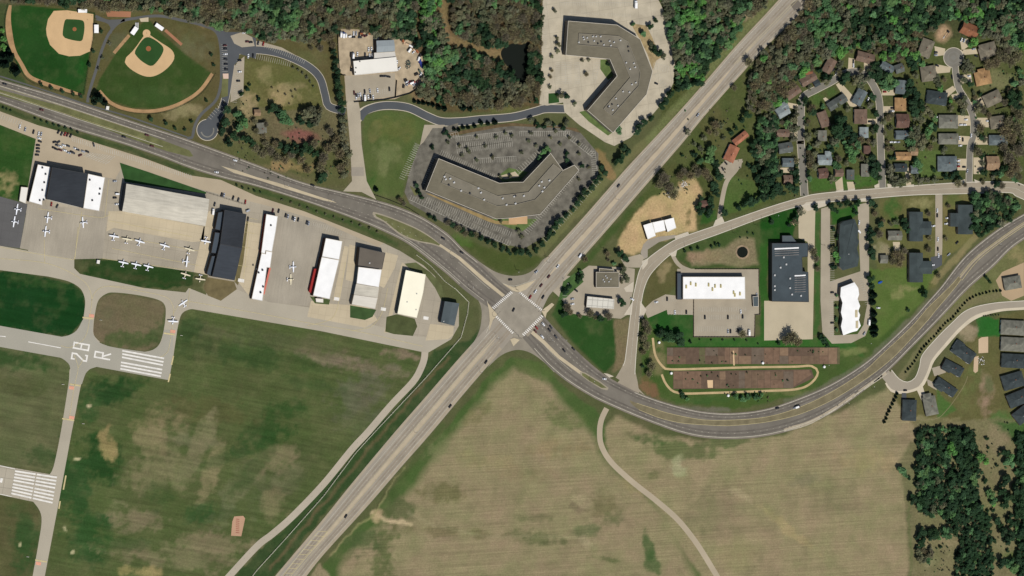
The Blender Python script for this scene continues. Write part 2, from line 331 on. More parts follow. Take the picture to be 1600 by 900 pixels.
# woods
gp([(640, 0), (850, 0), (848, 172), (700, 176), (650, 160)], (86, 70, 48), 6, mott=.9)
gl([(690, 0), (695, 40), (705, 62), (740, 72), (785, 85)], 14, (128, 104, 72), .8, 8)
gl([(650, 0), (648, 45), (640, 62)], 8, (92, 98, 58), .8, 4)
gb(660, 150, 22, 8, (130, 104, 76), .8); gb(800, 170, 40, 7, (92, 92, 52), .8)
gp([(1022, 0), (1215, 0), (1140, 85), (1060, 190), (1020, 220), (1050, 130)], (70, 82, 46), 6, mott=.9)
gb(1120, 60, 18, 22, (108, 84, 58), .9); gl([(1215, -5), (1150, 62), (1075, 150), (1015, 215)], 14, (110, 110, 70), .7, 6); gb(1175, 15, 28, 12, (150, 128, 100), .8, 30)
gp([(1275, -60), (1660, -60), (1660, 100), (1500, 60), (1440, 110), (1290, 120), (1230, 180), (1170, 200), (1150, 110), (1230, 50)], (66, 66, 42), 6, mott=.9)
gl([(1275, 0), (1240, 42), (1205, 80)], 12, (140, 112, 78), .8, 5)
gp([(-60, -60), (345, -60), (345, 18), (200, 18), (60, 4), (-60, 10)], (84, 76, 54), 6, mott=.9); gp([(330, -60), (532, -60), (532, 60), (345, 50)], (78, 68, 48), 6, mott=.9)
gb(330, 35, 26, 8, (124, 100, 70), .7); gb(480, 90, 25, 40, (92, 92, 56), .6)
# between diagonal road and the estate
gp([(1060, 235), (1165, 90), (1250, 170), (1260, 300), (1130, 345), (1080, 365), (985, 375), (960, 370), (990, 320)], (74, 88, 50), 6, mott=.5)
gb(1120, 200, 30, 40, (88, 92, 58), .7, 30); gb(1035, 255, 30, 30, (78, 86, 50), .5)
gp([(965, 372), (1000, 325), (1035, 297), (1058, 305), (1060, 282), (1085, 280), (1095, 300), (1090, 330), (1088, 360), (1060, 370), (1012, 380), (1000, 395), (990, 400), (970, 395)], (176, 146, 104), 4, mott=.5)
gb(1076, 340, 6, 16, (84, 92, 54), .9); gb(1060, 295, 10, 8, (170, 150, 118), .7)
gl([(870, 465), (930, 390), (1000, 312)], 10, (62, 86, 44), .8, 5)
gp([(1125, 340), (1135, 270), (1190, 290), (1195, 315)], (72, 98, 50), 3); gp([(1100, 330), (1118, 330), (1125, 345), (1095, 352)], (48, 86, 38), 3)
gp([(1048, 400), (1075, 378), (1200, 342), (1200, 375), (1190, 470), (1180, 420), (1085, 420)], (62, 86, 46), 3)
gp([(1072, 398), (1130, 388), (1150, 372), (1178, 372), (1184, 410), (1160, 416), (1080, 413)], (122, 108, 80), 5, mott=.8); gb(1105, 402, 30, 9, (136, 110, 84), .6)
gp([(1188, 340), (1252, 322), (1240, 370), (1248, 372), (1200, 378), (1200, 480), (1190, 480)], (32, 76, 30), 3)
gp([(1003, 495), (1015, 412), (1040, 398), (1062, 410), (1062, 440), (1045, 460)], (86, 90, 56), 3); gb(1035, 425, 8, 22, (136, 116, 84), .9, -20)
gp([(862, 492), (872, 470), (880, 455), (960, 500), (962, 565), (945, 583), (935, 575), (890, 530)], (42, 78, 36), 4, raw=True)
gp([(960, 500), (983, 495), (984, 540), (975, 575), (955, 585), (962, 560)], (112, 96, 70), 3, mott=.6)
gp([(1000, 500), (1040, 478), (1083, 490), (1083, 528), (1340, 545), (1320, 530), (1280, 530), (1385, 490), (1470, 430), (1370, 560), (1320, 590), (1240, 620), (1150, 640), (1060, 628), (1005, 612)], (66, 92, 46), 4)
gp([(1010, 495), (1040, 483), (1083, 492), (1083, 535), (1030, 532)], (38, 84, 36), 4); gp([(1083, 527), (1330, 527), (1350, 560), (1320, 545), (1043, 545)], (50, 96, 42), 4)
gb(1015, 605, 22, 14, (116, 84, 62), .9, -30); gb(1030, 560, 12, 30, (130, 110, 80), .6); gb(1330, 548, 24, 8, (118, 116, 72), .7, 10); gb(1335, 580, 30, 10, (52, 96, 42), .6, 30)
gb(1220, 612, 40, 6, (112, 106, 68), .6); gb(1100, 625, 40, 6, (58, 92, 46), .7)
gl([(1000, 622), (1060, 636), (1140, 641)], 7, (104, 98, 82), .7)
gl([(1230, 628), (1290, 604), (1345, 571), (1400, 520), (1450, 470)], 8, (100, 98, 76), .7)
# estate lawns
gp([(1255, 60), (1600, 60), (1660, 60), (1660, 285), (1500, 282), (1265, 300), (1205, 320), (1200, 200)], (76, 88, 52), 8, mott=.7)
gp([(1265, 278), (1372, 270), (1372, 290), (1270, 300)], (64, 98, 46), 3); gp([(1435, 235), (1470, 235), (1472, 275), (1436, 280)], (80, 104, 56), 3)
gb(1555, 125, 30, 20, (112, 108, 72), .8); gb(1475, 52, 16, 14, (170, 134, 104), .9, 30, .3); gb(1505, 155, 10, 14, (118, 110, 74), .7); gb(1278, 155, 14, 14, (70, 100, 50), .7); gb(1300, 145, 12, 10, (60, 96, 44), .7)
gp([(1375, 310), (1462, 305), (1464, 450), (1380, 470), (1370, 400)], (92, 100, 60), 3, mott=.4); gb(1395, 330, 16, 22, (56, 96, 44), .8); gb(1437, 318, 20, 10, (138, 128, 86), .7); gb(1378, 390, 10, 18, (138, 124, 96), .8)
gp([(1474, 306), (1520, 302), (1520, 370), (1480, 400), (1470, 420)], (104, 108, 66), 3); gb(1487, 317, 14, 12, (82, 104, 56), .6); gl([(1460, 440), (1500, 395), (1540, 355)], 10, (132, 116, 80), .8)
gp([(1360, 420), (1465, 420), (1440, 470), (1370, 530), (1362, 530)], (82, 108, 54), 4); gb(1400, 460, 12, 10, (128, 120, 78), .6); gb(1420, 451, 18, 6, (124, 116, 76), .8)
gp([(1300, 330), (1345, 318), (1345, 335), (1310, 350), (1300, 352)], (46, 92, 38), 3); gl([(1276, 335), (1277, 400), (1275, 520)], 9, (52, 96, 44), .8)
gp([(1188, 380), (1200, 380), (1200, 480), (1195, 530), (1186, 530)], (46, 90, 38), 2)
gp([(1500, 440), (1560, 390), (1600, 376), (1660, 340), (1660, 480), (1530, 470), (1440, 560)], (104, 100, 64), 5, mott=.4); gb(1540, 440, 26, 14, (78, 96, 52), .6); gb(1590, 400, 16, 14, (142, 122, 86), .7)
gl([(1412, 590), (1440, 545), (1500, 480), (1560, 462)], 12, (112, 102, 72), .8)
# new houses
gp([(1388, 600), (1440, 605), (1480, 560), (1560, 490), (1600, 485), (1660, 485), (1660, 680), (1420, 672), (1400, 650)], (92, 96, 60), 6, mott=.4)
gp([(1527, 498), (1560, 495), (1560, 525), (1525, 525)], (44, 100, 44), 2); gb(1515, 610, 16, 40, (96, 112, 66), .7, -10); gb(1540, 620, 14, 34, (140, 116, 92), .8, 0); gb(1544, 608, 8, 18, (82, 100, 62), .8); gp([(1462, 605), (1495, 640), (1465, 655)], (72, 106, 54), 4)
gb(1506, 520, 18, 16, (146, 126, 100), .9, 20); gb(1575, 655, 30, 12, (64, 108, 52), .8); gb(1445, 655, 60, 6, (140, 126, 92), .6)
# airport grass
gp([(-60, 185), (0, 195), (56, 217), (54, 254), (44, 290), (30, 315), (0, 307), (-60, 300)], (44, 80, 36), 4, streak=.6); gb(12, 285, 20, 18, (150, 130, 90), .7); gb(20, 225, 30, 18, (64, 88, 46), .6)
gl([(0, 168), (60, 190), (155, 220), (300, 268)], 7, (56, 76, 44), .9)
gl([(400, 297), (475, 322), (550, 350), (620, 382)], 7, (60, 82, 46), .9)
gp([(187, 254), (230, 268), (325, 300), (330, 306), (195, 284)], (44, 86, 36), 2)
G1 = [(-60, 420), (0, 422), (75, 432), (115, 443), (134, 462), (130, 500), (107, 527), (0, 509), (-60, 498)]
gp(G1, (24, 62, 30), 3, streak=.7); gb(60, 440, 60, 8, (48, 80, 40), .7, -8)
gp([(116, 405), (160, 404), (302, 425), (300, 447), (225, 450), (125, 428)], (40, 68, 34), 2, streak=.3); gb(130, 413, 26, 14, (78, 78, 50), .9); gb(200, 432, 90, 6, (66, 74, 46), .6, -8)
gp([(160, 462), (180, 457), (255, 472), (259, 482), (250, 537), (225, 550), (155, 535), (145, 522), (147, 487)], (102, 90, 66), 3, streak=.5, mott=.3); gb(205, 528, 40, 14, (72, 92, 54), .9); gb(170, 500, 20, 20, (94, 90, 64), .5)
gp([(315, 450), (325, 430), (368, 438), (370, 452), (345, 470), (322, 462)], (106, 98, 68), 2, mott=.4); gb(365, 445, 8, 12, (76, 88, 52), .8)
G6 = [(-60, 530), (0, 540), (95, 557), (112, 572), (107, 610), (94, 680), (80, 738), (0, 728), (-60, 720)]
gp(G6, (88, 88, 58), 3, streak=1.0); gb(30, 565, 70, 16, (42, 76, 38), .8, -8); gb(70, 715, 30, 16, (52, 80, 44), .7); gb(20, 600, 60, 14, (70, 84, 50), .6, -8)
gp([(-60, 765), (0, 772), (45, 780), (62, 800), (60, 850), (48, 960), (-60, 960)], (80, 88, 56), 3, streak=.7); gb(40, 850, 26, 50, (44, 80, 42), .8); gb(35, 800, 22, 18, (62, 84, 48), .6)
BIGF = [(295, 482), (400, 499), (655, 549), (664, 575), (640, 610), (560, 690), (470, 790), (390, 860), (350, 905), (340, 960), (60, 960), (72, 900), (90, 800), (115, 675), (128, 605), (140, 580), (264, 595), (276, 515)]
gp(BIGF, (76, 93, 55), 4, streak=1.0, mott=.25)
for b in [(180, 610, 60, 26, DKG, .9, 0), (160, 720, 40, 40, DKG, .8, 0), (330, 540, 120, 26, (58, 80, 46), .6, -10), (430, 660, 60, 30, (52, 80, 42), .8, 30), (430, 560, 90, 18, (52, 78, 42), .5, -8),
          (560, 570, 90, 14, (112, 98, 78), .8, -12), (620, 553, 30, 8, (126, 104, 86), .7, -10), (170, 695, 12, 30, (134, 116, 76), .8, 10), (350, 520, 90, 16, (86, 84, 58), .5, -10), (480, 540, 70, 16, (90, 86, 60), .5, -10), (250, 700, 50, 50, (104, 96, 68), .6, 0), (420, 760, 50, 40, (88, 88, 60), .6, 30), (560, 640, 40, 50, (86, 86, 60), .5, 40), (320, 640, 90, 22, (84, 88, 56), .5, -8), (240, 665, 40, 40, (112, 102, 70), .75, 20), (250, 740, 60, 34, (108, 102, 70), .85, 0),
          (330, 740, 14, 70, (116, 106, 74), .8, -20), (270, 720, 10, 50, (116, 108, 76), .6, -20), (210, 810, 60, 22, (112, 102, 74), .85, 0), (330, 800, 50, 18, (46, 80, 42), .7, 10), (140, 840, 40, 44, (46, 80, 42), .8, 0), (250, 780, 24, 30, (58, 84, 46), .6, 0),
          (290, 870, 120, 22, (110, 102, 72), .8, -5), (220, 895, 40, 10, (140, 124, 80), .7, 0), (355, 715, 60, 10, (60, 84, 48), .5, 20), (370, 765, 22, 70, (100, 98, 68), .6, -30), (470, 715, 40, 30, (70, 84, 52), .6, 30), (430, 790, 24, 26, (112, 104, 72), .8, 40),
          (450, 740, 26, 14, (98, 96, 66), .6, 30), (410, 690, 60, 14, (44, 76, 38), .7, 20), (560, 610, 60, 30, (92, 88, 68), .6, 30), (420, 530, 60, 12, (66, 84, 50), .5, -8), (400, 600, 70, 20, (72, 88, 52), .5, -8), (140, 640, 18, 30, (52, 84, 44), .8, 0), (190, 790, 18, 10, (120, 112, 80), .5, 0),
          (290, 690, 60, 12, (100, 96, 68), .7, -8), (480, 600, 60, 12, (58, 82, 46), .5, -10), (300, 510, 20, 26, (54, 78, 44), .7, 0), (600, 660, 20, 30, (84, 84, 62), .5, 40), (240, 690, 34, 30, (122, 108, 78), .8, 0), (350, 850, 80, 16, (116, 104, 76), .7, -5), (200, 850, 50, 12, (58, 84, 46), .6, 0), (310, 700, 16, 60, (112, 104, 74), .7, -25), (110, 760, 34, 60, (46, 80, 42), .8, 0), (430, 720, 40, 20, (120, 106, 78), .6, 30), (390, 740, 14, 50, (60, 84, 46), .6, -40)]:
    gb(b[0], b[1], b[2], b[3], b[4], min(.95, b[5]*1.2), b[6])
for q in [(140, 633), (122, 717), (101, 825), (31, 851), (114, 862)]: gb(q[0], q[1], 4, 4, (190, 172, 132), .8, 0, .2)
gl([(660, 600), (590, 690), (500, 790), (420, 880)], 12, (96, 90, 66), .0)
gp([(664, 570), (680, 548), (720, 532), (735, 530), (745, 515), (752, 500), (748, 535), (700, 590), (600, 700), (500, 810), (425, 905), (360, 905), (440, 830), (560, 700), (650, 600)], (52, 76, 44), 3, mott=.3)
gl([(700, 560), (640, 625), (540, 745), (470, 830), (420, 890)], 5, (104, 84, 60), .6, 4)
gp([(600, 500), (640, 492), (655, 510), (645, 525), (605, 522)], (66, 84, 46), 2)
gl([(700, 380), (740, 425), (755, 470), (750, 520)], 8, (110, 102, 76), .5)
# crop fields
gp([(500, 960), (505, 880), (600, 780), (700, 665), (760, 590), (800, 556), (840, 565), (880, 600), (935, 645), (960, 690), (1135, 960)], (70, 96, 52), 4)
gp([(520, 960), (530, 885), (620, 790), (700, 692), (770, 600), (805, 575), (840, 585), (890, 640), (925, 680), (938, 715), (1020, 785), (1050, 820), (1110, 960)], (133, 118, 87), 14, rows=1.0, streak=0, mott=.25)
gp([(600, 960), (600, 800), (800, 700), (940, 720), (1050, 830), (1100, 960)], (134, 118, 88), 20, .6)
gp([(945, 670), (960, 650), (1030, 680), (1120, 690), (1220, 680), (1320, 640), (1390, 605), (1430, 670), (1425, 960), (1130, 960), (1020, 780), (950, 720)], (136, 120, 89), 6, rows=1.0, mott=.25)
for b in [(690, 770, 44, 16, (92, 98, 62), .7, -5), (620, 800, 30, 24, (72, 92, 54), .8, 0), (600, 860, 22, 60, (78, 96, 56), .8, 0), (570, 850, 30, 20, (72, 94, 56), .8), (700, 830, 100, 8, (98, 102, 68), .6, -6), (850, 843, 50, 13, (86, 98, 64), .75, -8), (920, 828, 26, 10, (84, 102, 66), .7, 20),
          (945, 790, 26, 34, (102, 104, 72), .7, 10), (955, 810, 20, 14, (80, 98, 62), .6), (905, 790, 16, 10, (100, 86, 66), .6), (1012, 850, 8, 26, (66, 94, 54), .85, 10), (1018, 880, 10, 20, (66, 94, 54), .8), (940, 873, 30, 5, (84, 98, 62), .7, -10), (910, 780, 20, 10, (156, 138, 104), .6, -30),
          (915, 850, 14, 14, (160, 140, 108), .6, 20), (830, 810, 40, 6, (92, 102, 68), .5), (1060, 705, 60, 14, (84, 102, 62), .8, -4), (1140, 692, 60, 7, (80, 100, 60), .8, 3), (1062, 730, 16, 14, (152, 146, 108), .7), (1022, 742, 10, 8, (92, 104, 66), .6), (1010, 685, 30, 10, (62, 88, 48), .8, -15),
          (880, 650, 40, 20, (84, 104, 60), .6, -30), (830, 575, 30, 14, (82, 104, 58), .7, -20), (750, 640, 30, 12, (100, 108, 68), .5, 50), (1110, 800, 50, 40, (118, 106, 78), .7), (1160, 775, 20, 6, (158, 140, 106), .6, -30), (1230, 825, 60, 8, (162, 138, 98), .5, -40), (1300, 780, 60, 30, (124, 110, 82), .6), (1260, 750, 30, 14, (118, 106, 82), .6),
          (980, 760, 30, 10, (146, 128, 88), .5, -30), (1350, 720, 50, 20, (150, 130, 92), .5), (880, 700, 60, 20, (136, 116, 82), .5), (820, 740, 60, 16, (124, 106, 78), .5), (760, 720, 60, 14, (140, 122, 86), .4), (1150, 870, 30, 30, (136, 122, 86), .5), (690, 700, 20, 40, (116, 114, 76), .5, -40)]:
    gb(*b)
gl([(635, 800), (700, 828), (780, 840), (830, 838), (900, 840), (930, 858)], 3, (156, 142, 108), .3, 4); gl([(580, 800), (600, 812), (640, 818)], 6, (184, 160, 122), .8, 3); gb(586, 806, 12, 12, (176, 148, 112), .8, 0, .6)
gl([(630, 730), (605, 765), (585, 800), (560, 822), (515, 868)], 3, (134, 126, 84), .8, 3); gl([(628, 732), (600, 770), (586, 795)], 1.6, (52, 56, 38), .7, 2)
gl([(690, 665), (640, 732), (610, 775)], 10, (66, 90, 48), .6, 6)
gp([(500, 960), (480, 905), (500, 880), (520, 905)], (136, 116, 90), 3, mott=.6)
gp([(1405, 720), (1420, 690), (1432, 690), (1432, 960), (1418, 960), (1417, 820)], (108, 112, 80), 4, mott=.4); gl([(1421, 780), (1424, 960)], 3, (84, 104, 62), .7)
gp([(1429, 660), (1600, 655), (1660, 655), (1660, 960), (1429, 960)], (112, 102, 72), 5, mott=.7); gp([(1550, 660), (1660, 655), (1660, 720), (1600, 700)], (62, 96, 50), 8)
for b in [(1480, 840, 14, 24, (136, 118, 88), .8), (1560, 690, 20, 20, (128, 112, 84), .6), (1590, 870, 20, 14, (88, 116, 62), .7), (1480, 735, 12, 10, (150, 128, 96), .8), (1575, 850, 20, 14, (118, 108, 78), .7), (1540, 820, 8, 30, (96, 116, 70), .6), (1450, 870, 14, 20, (140, 126, 94), .6)]: gb(*b)
# fine patchy wander between green and straw everywhere outside the mown fields
w = np.clip(fnoise(X, Y, 14, 77, 5)*1.2, 0, 1)*0.22; gpaint(w, (120, 110, 76)); w = np.clip(-fnoise(X, Y, 18, 99, 5)*1.2, 0, 1)*0.20; gpaint(w, (44, 74, 36))
GC = np.clip(GC/np.array(KCH), 0.004, 0.8)
def ground_mesh():
    ny, nx = X.shape; wx, wy = GA(X, Y)
    lim = 30000; wx = np.clip(wx, -lim, lim); wy = np.clip(wy, -lim, lim)
    V = np.stack([wx, wy, np.zeros_like(wx)], -1).reshape(-1, 3)
    idx = np.arange(nx*ny).reshape(ny, nx); q = np.stack([idx[1:, :-1], idx[1:, 1:], idx[:-1, 1:], idx[:-1, :-1]], -1).reshape(-1, 4)
    me = bpy.data.meshes.new('ground'); me.vertices.add(len(V)); me.vertices.foreach_set('co', V.ravel())
    me.loops.add(q.size); me.loops.foreach_set('vertex_index', q.ravel()); me.polygons.add(len(q)); me.polygons.foreach_set('loop_start', np.arange(0, q.size, 4)); me.polygons.foreach_set('loop_total', np.full(len(q), 4)); me.update(calc_edges=True); me.validate()
    for nm, A in (('Col', GC), ('Msk', MK)):
        at = me.color_attributes.new(nm, 'FLOAT_COLOR', 'POINT'); c = np.ones((nx*ny, 4), np.float32); c[:, :3] = A.reshape(-1, 3); at.data.foreach_set('color', c.ravel())
    me.materials.append(mat_attr('ground_cover', True)); return struct(link('ground', me))
ground_mesh()
tick('b_ground')
# ---------------------------------------------------------------- surfaces
ASPH = mat('asphalt_dark', (118, 111, 98), .16, .2, 1.5, seams=None)
ASPHR = mat('asphalt_worn', (157, 147, 129), .10, .15, 1.2)
ASPHN = mat('asphalt_new', (84, 86, 86), .08, .2)
ASPHE = mat('asphalt_estate', (124, 119, 106), .14, .3)
ROADC = mat('collector_road', (158, 146, 124), .08, .2)
CONC = mat('concrete', (204, 190, 162), .08, .3)
CONCT = mat('concrete_tan', (190, 174, 142), .10, .25)
KERB = mat('kerb_concrete', (196, 184, 160), .05, .3)
APR = mat('apron_asphalt', (168, 157, 135), .12, .12, 1.0, seams=(-10, 14, .25, .82))
APR2 = mat('apron_grey', (162, 152, 132), .14, .1, 1.0, streak=(80, .04, .6, .06))
APRD = mat('apron_dark', (98, 96, 92), .12, .12, seams=(-10, 10, .2, .85))
TAXI = mat('taxiway_asphalt', (174, 164, 142), .07, .1, 1.0)
RWY = mat('runway_asphalt', (164, 158, 140), .07, .08, 1.0)
PADC = mat('pad_concrete', (194, 178, 146), .07, .15, seams=(-10, 9, .3, .88))
LOTD = mat('lot_weathered', (108, 103, 90), .34, .5, 1.5)
LOTT = mat('lot_tan', (186, 174, 148), .14, .3, 1.2, seams=(7, 17, .28, .8))
LOTB = mat('lot_brown', (166, 154, 131), .10, .2)
DIRTY = mat('yard_dirt', (174, 156, 126), .22, .5, 1.5)
INF = mat('infield_clay', (204, 170, 124), .07, .3, 1.2)
WARN = mat('warning_track', (168, 134, 94), .16, .5)
GRASSM = mat('mown_grass', (46, 76, 36), .14, .3, 1.5)
MEDG = mat('median_grass', (104, 104, 66), .22, .4, 1.5)
MEDD = mat('median_straw', (122, 112, 84), .2, .4, 1.5)
SAND = mat('path_gravel', (186, 162, 118), .12, .5)
WHT = mat('paint_white', (228, 222, 208), .12, .8, 2.5); WHTF = mat('paint_white_worn', (192, 184, 162), .16, .8, 2.5)
YEL = mat('paint_yellow', (200, 184, 134), .12, .8, 2.5); REDP = mat('paint_red', (220, 158, 130), .1, .8)
SKIRT = mat('gravel_shoulder', (138, 122, 102), .14, .4)
# highway, west leg and east leg
HN = [(-60, 107), (0, 124), (100, 153), (200, 187), (292, 217), (400, 257), (450, 277), (487, 289), (535, 300), (585, 312), (625, 324), (662, 340), (700, 365), (725, 390), (750, 410), (777, 436), (800, 456)]
HS = [(-60, 143), (0, 160), (100, 197), (192, 225), (250, 245), (300, 264), (350, 279), (400, 291), (475, 314), (550, 341), (600, 362), (637, 381), (675, 410), (700, 430), (722, 450), (748, 470), (772, 486)]
EN = [(846, 490), (875, 522), (900, 547), (925, 570), (947, 587), (975, 603), (1005, 617), (1050, 632), (1100, 643), (1150, 645), (1200, 638), (1250, 621), (1300, 599), (1350, 568), (1387, 536), (1425, 499), (1450, 471), (1472, 446), (1500, 409), (1525, 384), (1562, 356), (1600, 334), (1660, 300)]
ES = [(816, 527), (845, 560), (862, 577), (887, 597), (925, 620), (950, 632), (987, 648), (1025, 663), (1062, 676), (1100, 684), (1150, 686), (1200, 681), (1250, 668), (1300, 645), (1350, 610), (1387, 580), (1425, 542), (1450, 517), (1475, 491), (1512, 452), (1550, 419), (1575, 393), (1600, 374), (1660, 338)]
DL = [(385, 955), (430, 900), (500, 817), (550, 755), (617, 675), (665, 620), (710, 568), (735, 540), (775, 496)]
DR = [(435, 955), (475, 905), (507, 865), (575, 790), (625, 732), (675, 675), (725, 615), (762, 572), (803, 524)]
NL = [(812, 458), (847, 411), (912, 339), (975, 267), (1015, 224), (1075, 159), (1150, 72), (1200, 18), (1250, -38)]
NR = [(846, 486), (858, 462), (870, 449), (900, 414), (940, 369), (1000, 300), (1065, 225), (1100, 182), (1150, 125), (1200, 70), (1235, 37), (1272, 0), (1315, -42)]
sk = mat('verge_gravel', (126, 114, 92), .16, .5)
band('highway', HN, HS, ASPH, 3); band('highway', EN, ES, ASPH, 3)
band('main_road', DL, DR, ASPHR, 4); band('main_road', NL, NR, ASPHR, 4)
TURN = mat('turn_lane_asphalt', (142, 133, 115), .12, .3, 1.5)
# corner turning lanes and the crossroads
sheet('turn_lane', cr([(738, 400), (752, 411), (775, 425), (800, 431), (822, 428), (838, 418), (852, 403), (872, 398)], 4)+[(868, 415), (815, 458), (800, 458), (775, 440)], TURN, 2)
sheet('turn_lane', cr([(715, 438), (732, 450), (745, 465), (752, 482), (752, 502), (747, 522), (735, 541), (712, 568)], 4)+[(760, 530), (780, 500), (773, 484), (750, 462)], TURN, 2)
sheet('turn_lane', cr([(762, 574), (782, 556), (800, 548), (815, 547), (832, 553), (850, 566), (866, 582)], 4)+[(870, 575), (835, 535), (816, 526), (800, 524), (780, 545)], TURN, 2)
sheet('crossroads', [(800, 455), (812, 457), (847, 486), (845, 492), (817, 527), (803, 526), (774, 497), (772, 484)], mat('crossroads_asphalt', (150, 141, 123), .14, .3, 1.5), 5)
for p in ([(785, 443), (803, 449), (838, 437), (822, 452), (811, 457), (801, 454)], [(761, 472), (777, 492), (770, 500), (764, 517), (765, 500), (764, 485)], [(797, 530), (803, 528), (812, 531), (802, 541)], [(846, 486), (850, 482), (862, 473), (866, 476), (854, 489), (852, 497)]):
    vs = p; mb = MB(); mb.prism([tuple(G(*q))[:2] for q in vs], 0.0, 0.30); struct(mb.build('pavement', CONCT))
# side roads
RC = ([(962, 590), (971, 575), (976, 565), (984, 500), (988, 470), (992, 450), (1000, 420), (1013, 403), (1050, 377), (1075, 367), (1125, 350), (1200, 324), (1250, 309), (1282, 302), (1375, 294), (1500, 285), (1575, 284), (1600, 289), (1660, 320)],
      [(1008, 618), (994, 600), (993, 570), (999, 500), (1002, 475), (1007, 450), (1018, 427), (1045, 400), (1070, 385), (1125, 365), (1200, 337), (1250, 322), (1282, 317), (1350, 311), (1425, 305), (1500, 303), (1575, 301), (1586, 306), (1640, 330)])
band('street', *RC, ROADC, 2, 240)
sheet('street', [(972, 590), (960, 603), (1000, 622), (996, 595), (988, 560), (978, 560)], ROADC, 1)
for pts, w in (([(1251, 225), (1252, 165), (1257, 150), (1275, 140), (1300, 127), (1320, 115), (1338, 112), (1355, 120), (1367, 138), (1374, 160), (1376, 225), (1379, 294)], 10), ([(1257, 306), (1254, 260), (1251, 220)], 11), ([(1492, 100), (1494, 118), (1498, 138), (1510, 158), (1520, 182), (1521, 212), (1516, 230), (1514, 292)], 9)):
    ribbon('kerb_line', pts, w+1.6, KERB, 0); ribbon('street', pts, w, ASPHE, 1)
def disc(cx, cy, r, n=40): return [(cx+r*math.cos(2*math.pi*i/n), cy+r*math.sin(2*math.pi*i/n)) for i in range(n)]
sheet('kerb_line', disc(1490, 90, 16), KERB, 0.3); sheet('street', disc(1490, 90, 15), ASPHE, 1.3); sheet('street_patch', disc(1490, 90, 9.5), mat('asphalt_patch', (128, 124, 112), .1, .4), 2); sheet('street_patch', disc(1490, 90, 8), ASPHE, 2.6); sheet('street_patch', disc(1490, 90, 3.6), mat('asphalt_patch', (128, 124, 112)), 3.2)
ST = [(1393, 578), (1405, 592), (1418, 597), (1430, 590), (1437, 572), (1441, 555), (1462, 530), (1487, 505), (1512, 484), (1550, 474), (1600, 470), (1660, 466)]
SO = [(1385, 597), (1393, 608), (1412, 611), (1436, 603), (1449, 580), (1456, 562), (1478, 535), (1500, 511), (1525, 492), (1562, 483), (1600, 480), (1660, 476)]
O2 = [(1383, 599), (1392, 612), (1412, 615), (1440, 606), (1453, 582), (1460, 564), (1482, 538), (1503, 515), (1528, 497), (1562, 487), (1600, 484), (1660, 480)]
band('pavement', SO, O2, CONC, 1); band('street', ST, SO, mat('estate_road_new', (160, 149, 129), .06), 2); sheet('street', [(1378, 590), (1388, 578), (1400, 592), (1392, 606)], mat('estate_road_new', (160, 149, 129)), 1.5)
# driveways
for p in ([(1500, 63), (1512, 60), (1516, 70), (1503, 80)], [(1460, 72), (1477, 76), (1476, 86), (1462, 88)], [(1462, 100), (1486, 105), (1484, 113), (1462, 115)], [(1500, 78), (1525, 76), (1528, 84), (1503, 86)], [(1498, 118), (1517, 115), (1519, 128), (1500, 131)], [(1476, 142), (1489, 134), (1494, 140), (1480, 152)], [(1517, 160), (1536, 150), (1541, 163), (1524, 170)],
          [(1497, 180), (1518, 181), (1517, 196), (1497, 197)], [(1525, 184), (1547, 184), (1547, 199), (1525, 198)], [(1497, 212), (1515, 213), (1515, 226), (1497, 226)], [(1525, 214), (1545, 214), (1545, 226), (1523, 226)], [(1496, 248), (1510, 248), (1510, 266), (1496, 266)], [(1521, 246), (1538, 246), (1538, 272), (1521, 272)],
          [(1305, 112), (1312, 104), (1316, 120), (1308, 124)], [(1326, 90), (1336, 92), (1334, 110), (1325, 108)], [(1350, 96), (1363, 98), (1358, 116), (1350, 110)], [(1306, 132), (1313, 128), (1342, 160), (1338, 168), (1328, 166)], [(1290, 152), (1298, 158), (1292, 162), (1286, 154)], [(1378, 140), (1398, 140), (1398, 149), (1378, 149)], [(1380, 166), (1398, 166), (1398, 176), (1380, 176)],
          [(1342, 185), (1370, 186), (1370, 194), (1345, 194)], [(1231, 160), (1246, 163), (1248, 172), (1232, 168)], [(1232, 206), (1248, 206), (1248, 214), (1232, 214)], [(1305, 285), (1316, 276), (1318, 296), (1307, 297)], [(1323, 284), (1334, 284), (1336, 295), (1325, 296)], [(1414, 262), (1422, 262), (1424, 292), (1416, 292)], [(1207, 262), (1240, 262), (1240, 270), (1207, 270)], [(1500, 145), (1503, 150), (1490, 156), (1486, 148)]):
    sheet('driveway', p, CONCT, 0.2)
sheet('driveway', [(1431, 606), (1441, 601), (1446, 618), (1440, 626)], CONC, 2.6); sheet('driveway', [(1409, 614), (1416, 614), (1417, 628), (1409, 628)], ASPHN, 2.6); sheet('driveway', [(1456, 575), (1475, 570), (1478, 582), (1460, 588)], LOTB, 1.4); sheet('driveway', [(1448, 592), (1460, 598), (1464, 610), (1450, 602)], LOTB, 1.4)
for p in ([(1529, 530), (1534, 527), (1544, 526), (1544, 551), (1529, 552)], [(1522, 558), (1529, 556), (1528, 580), (1524, 583), (1521, 580)]): sheet('driveway', p, mat('footing_sand', (198, 172, 138), .07), 1)
sheet('driveway', [(1556, 438), (1566, 425), (1600, 410), (1600, 462), (1580, 470), (1566, 462)], mat('drive_tan', (176, 152, 118), .07), 0.5)
ribbon('footpath', [(1420, 655), (1460, 655), (1480, 640), (1505, 605), (1512, 588)], .8, mat('worn_path', (136, 126, 92), .15), .4)
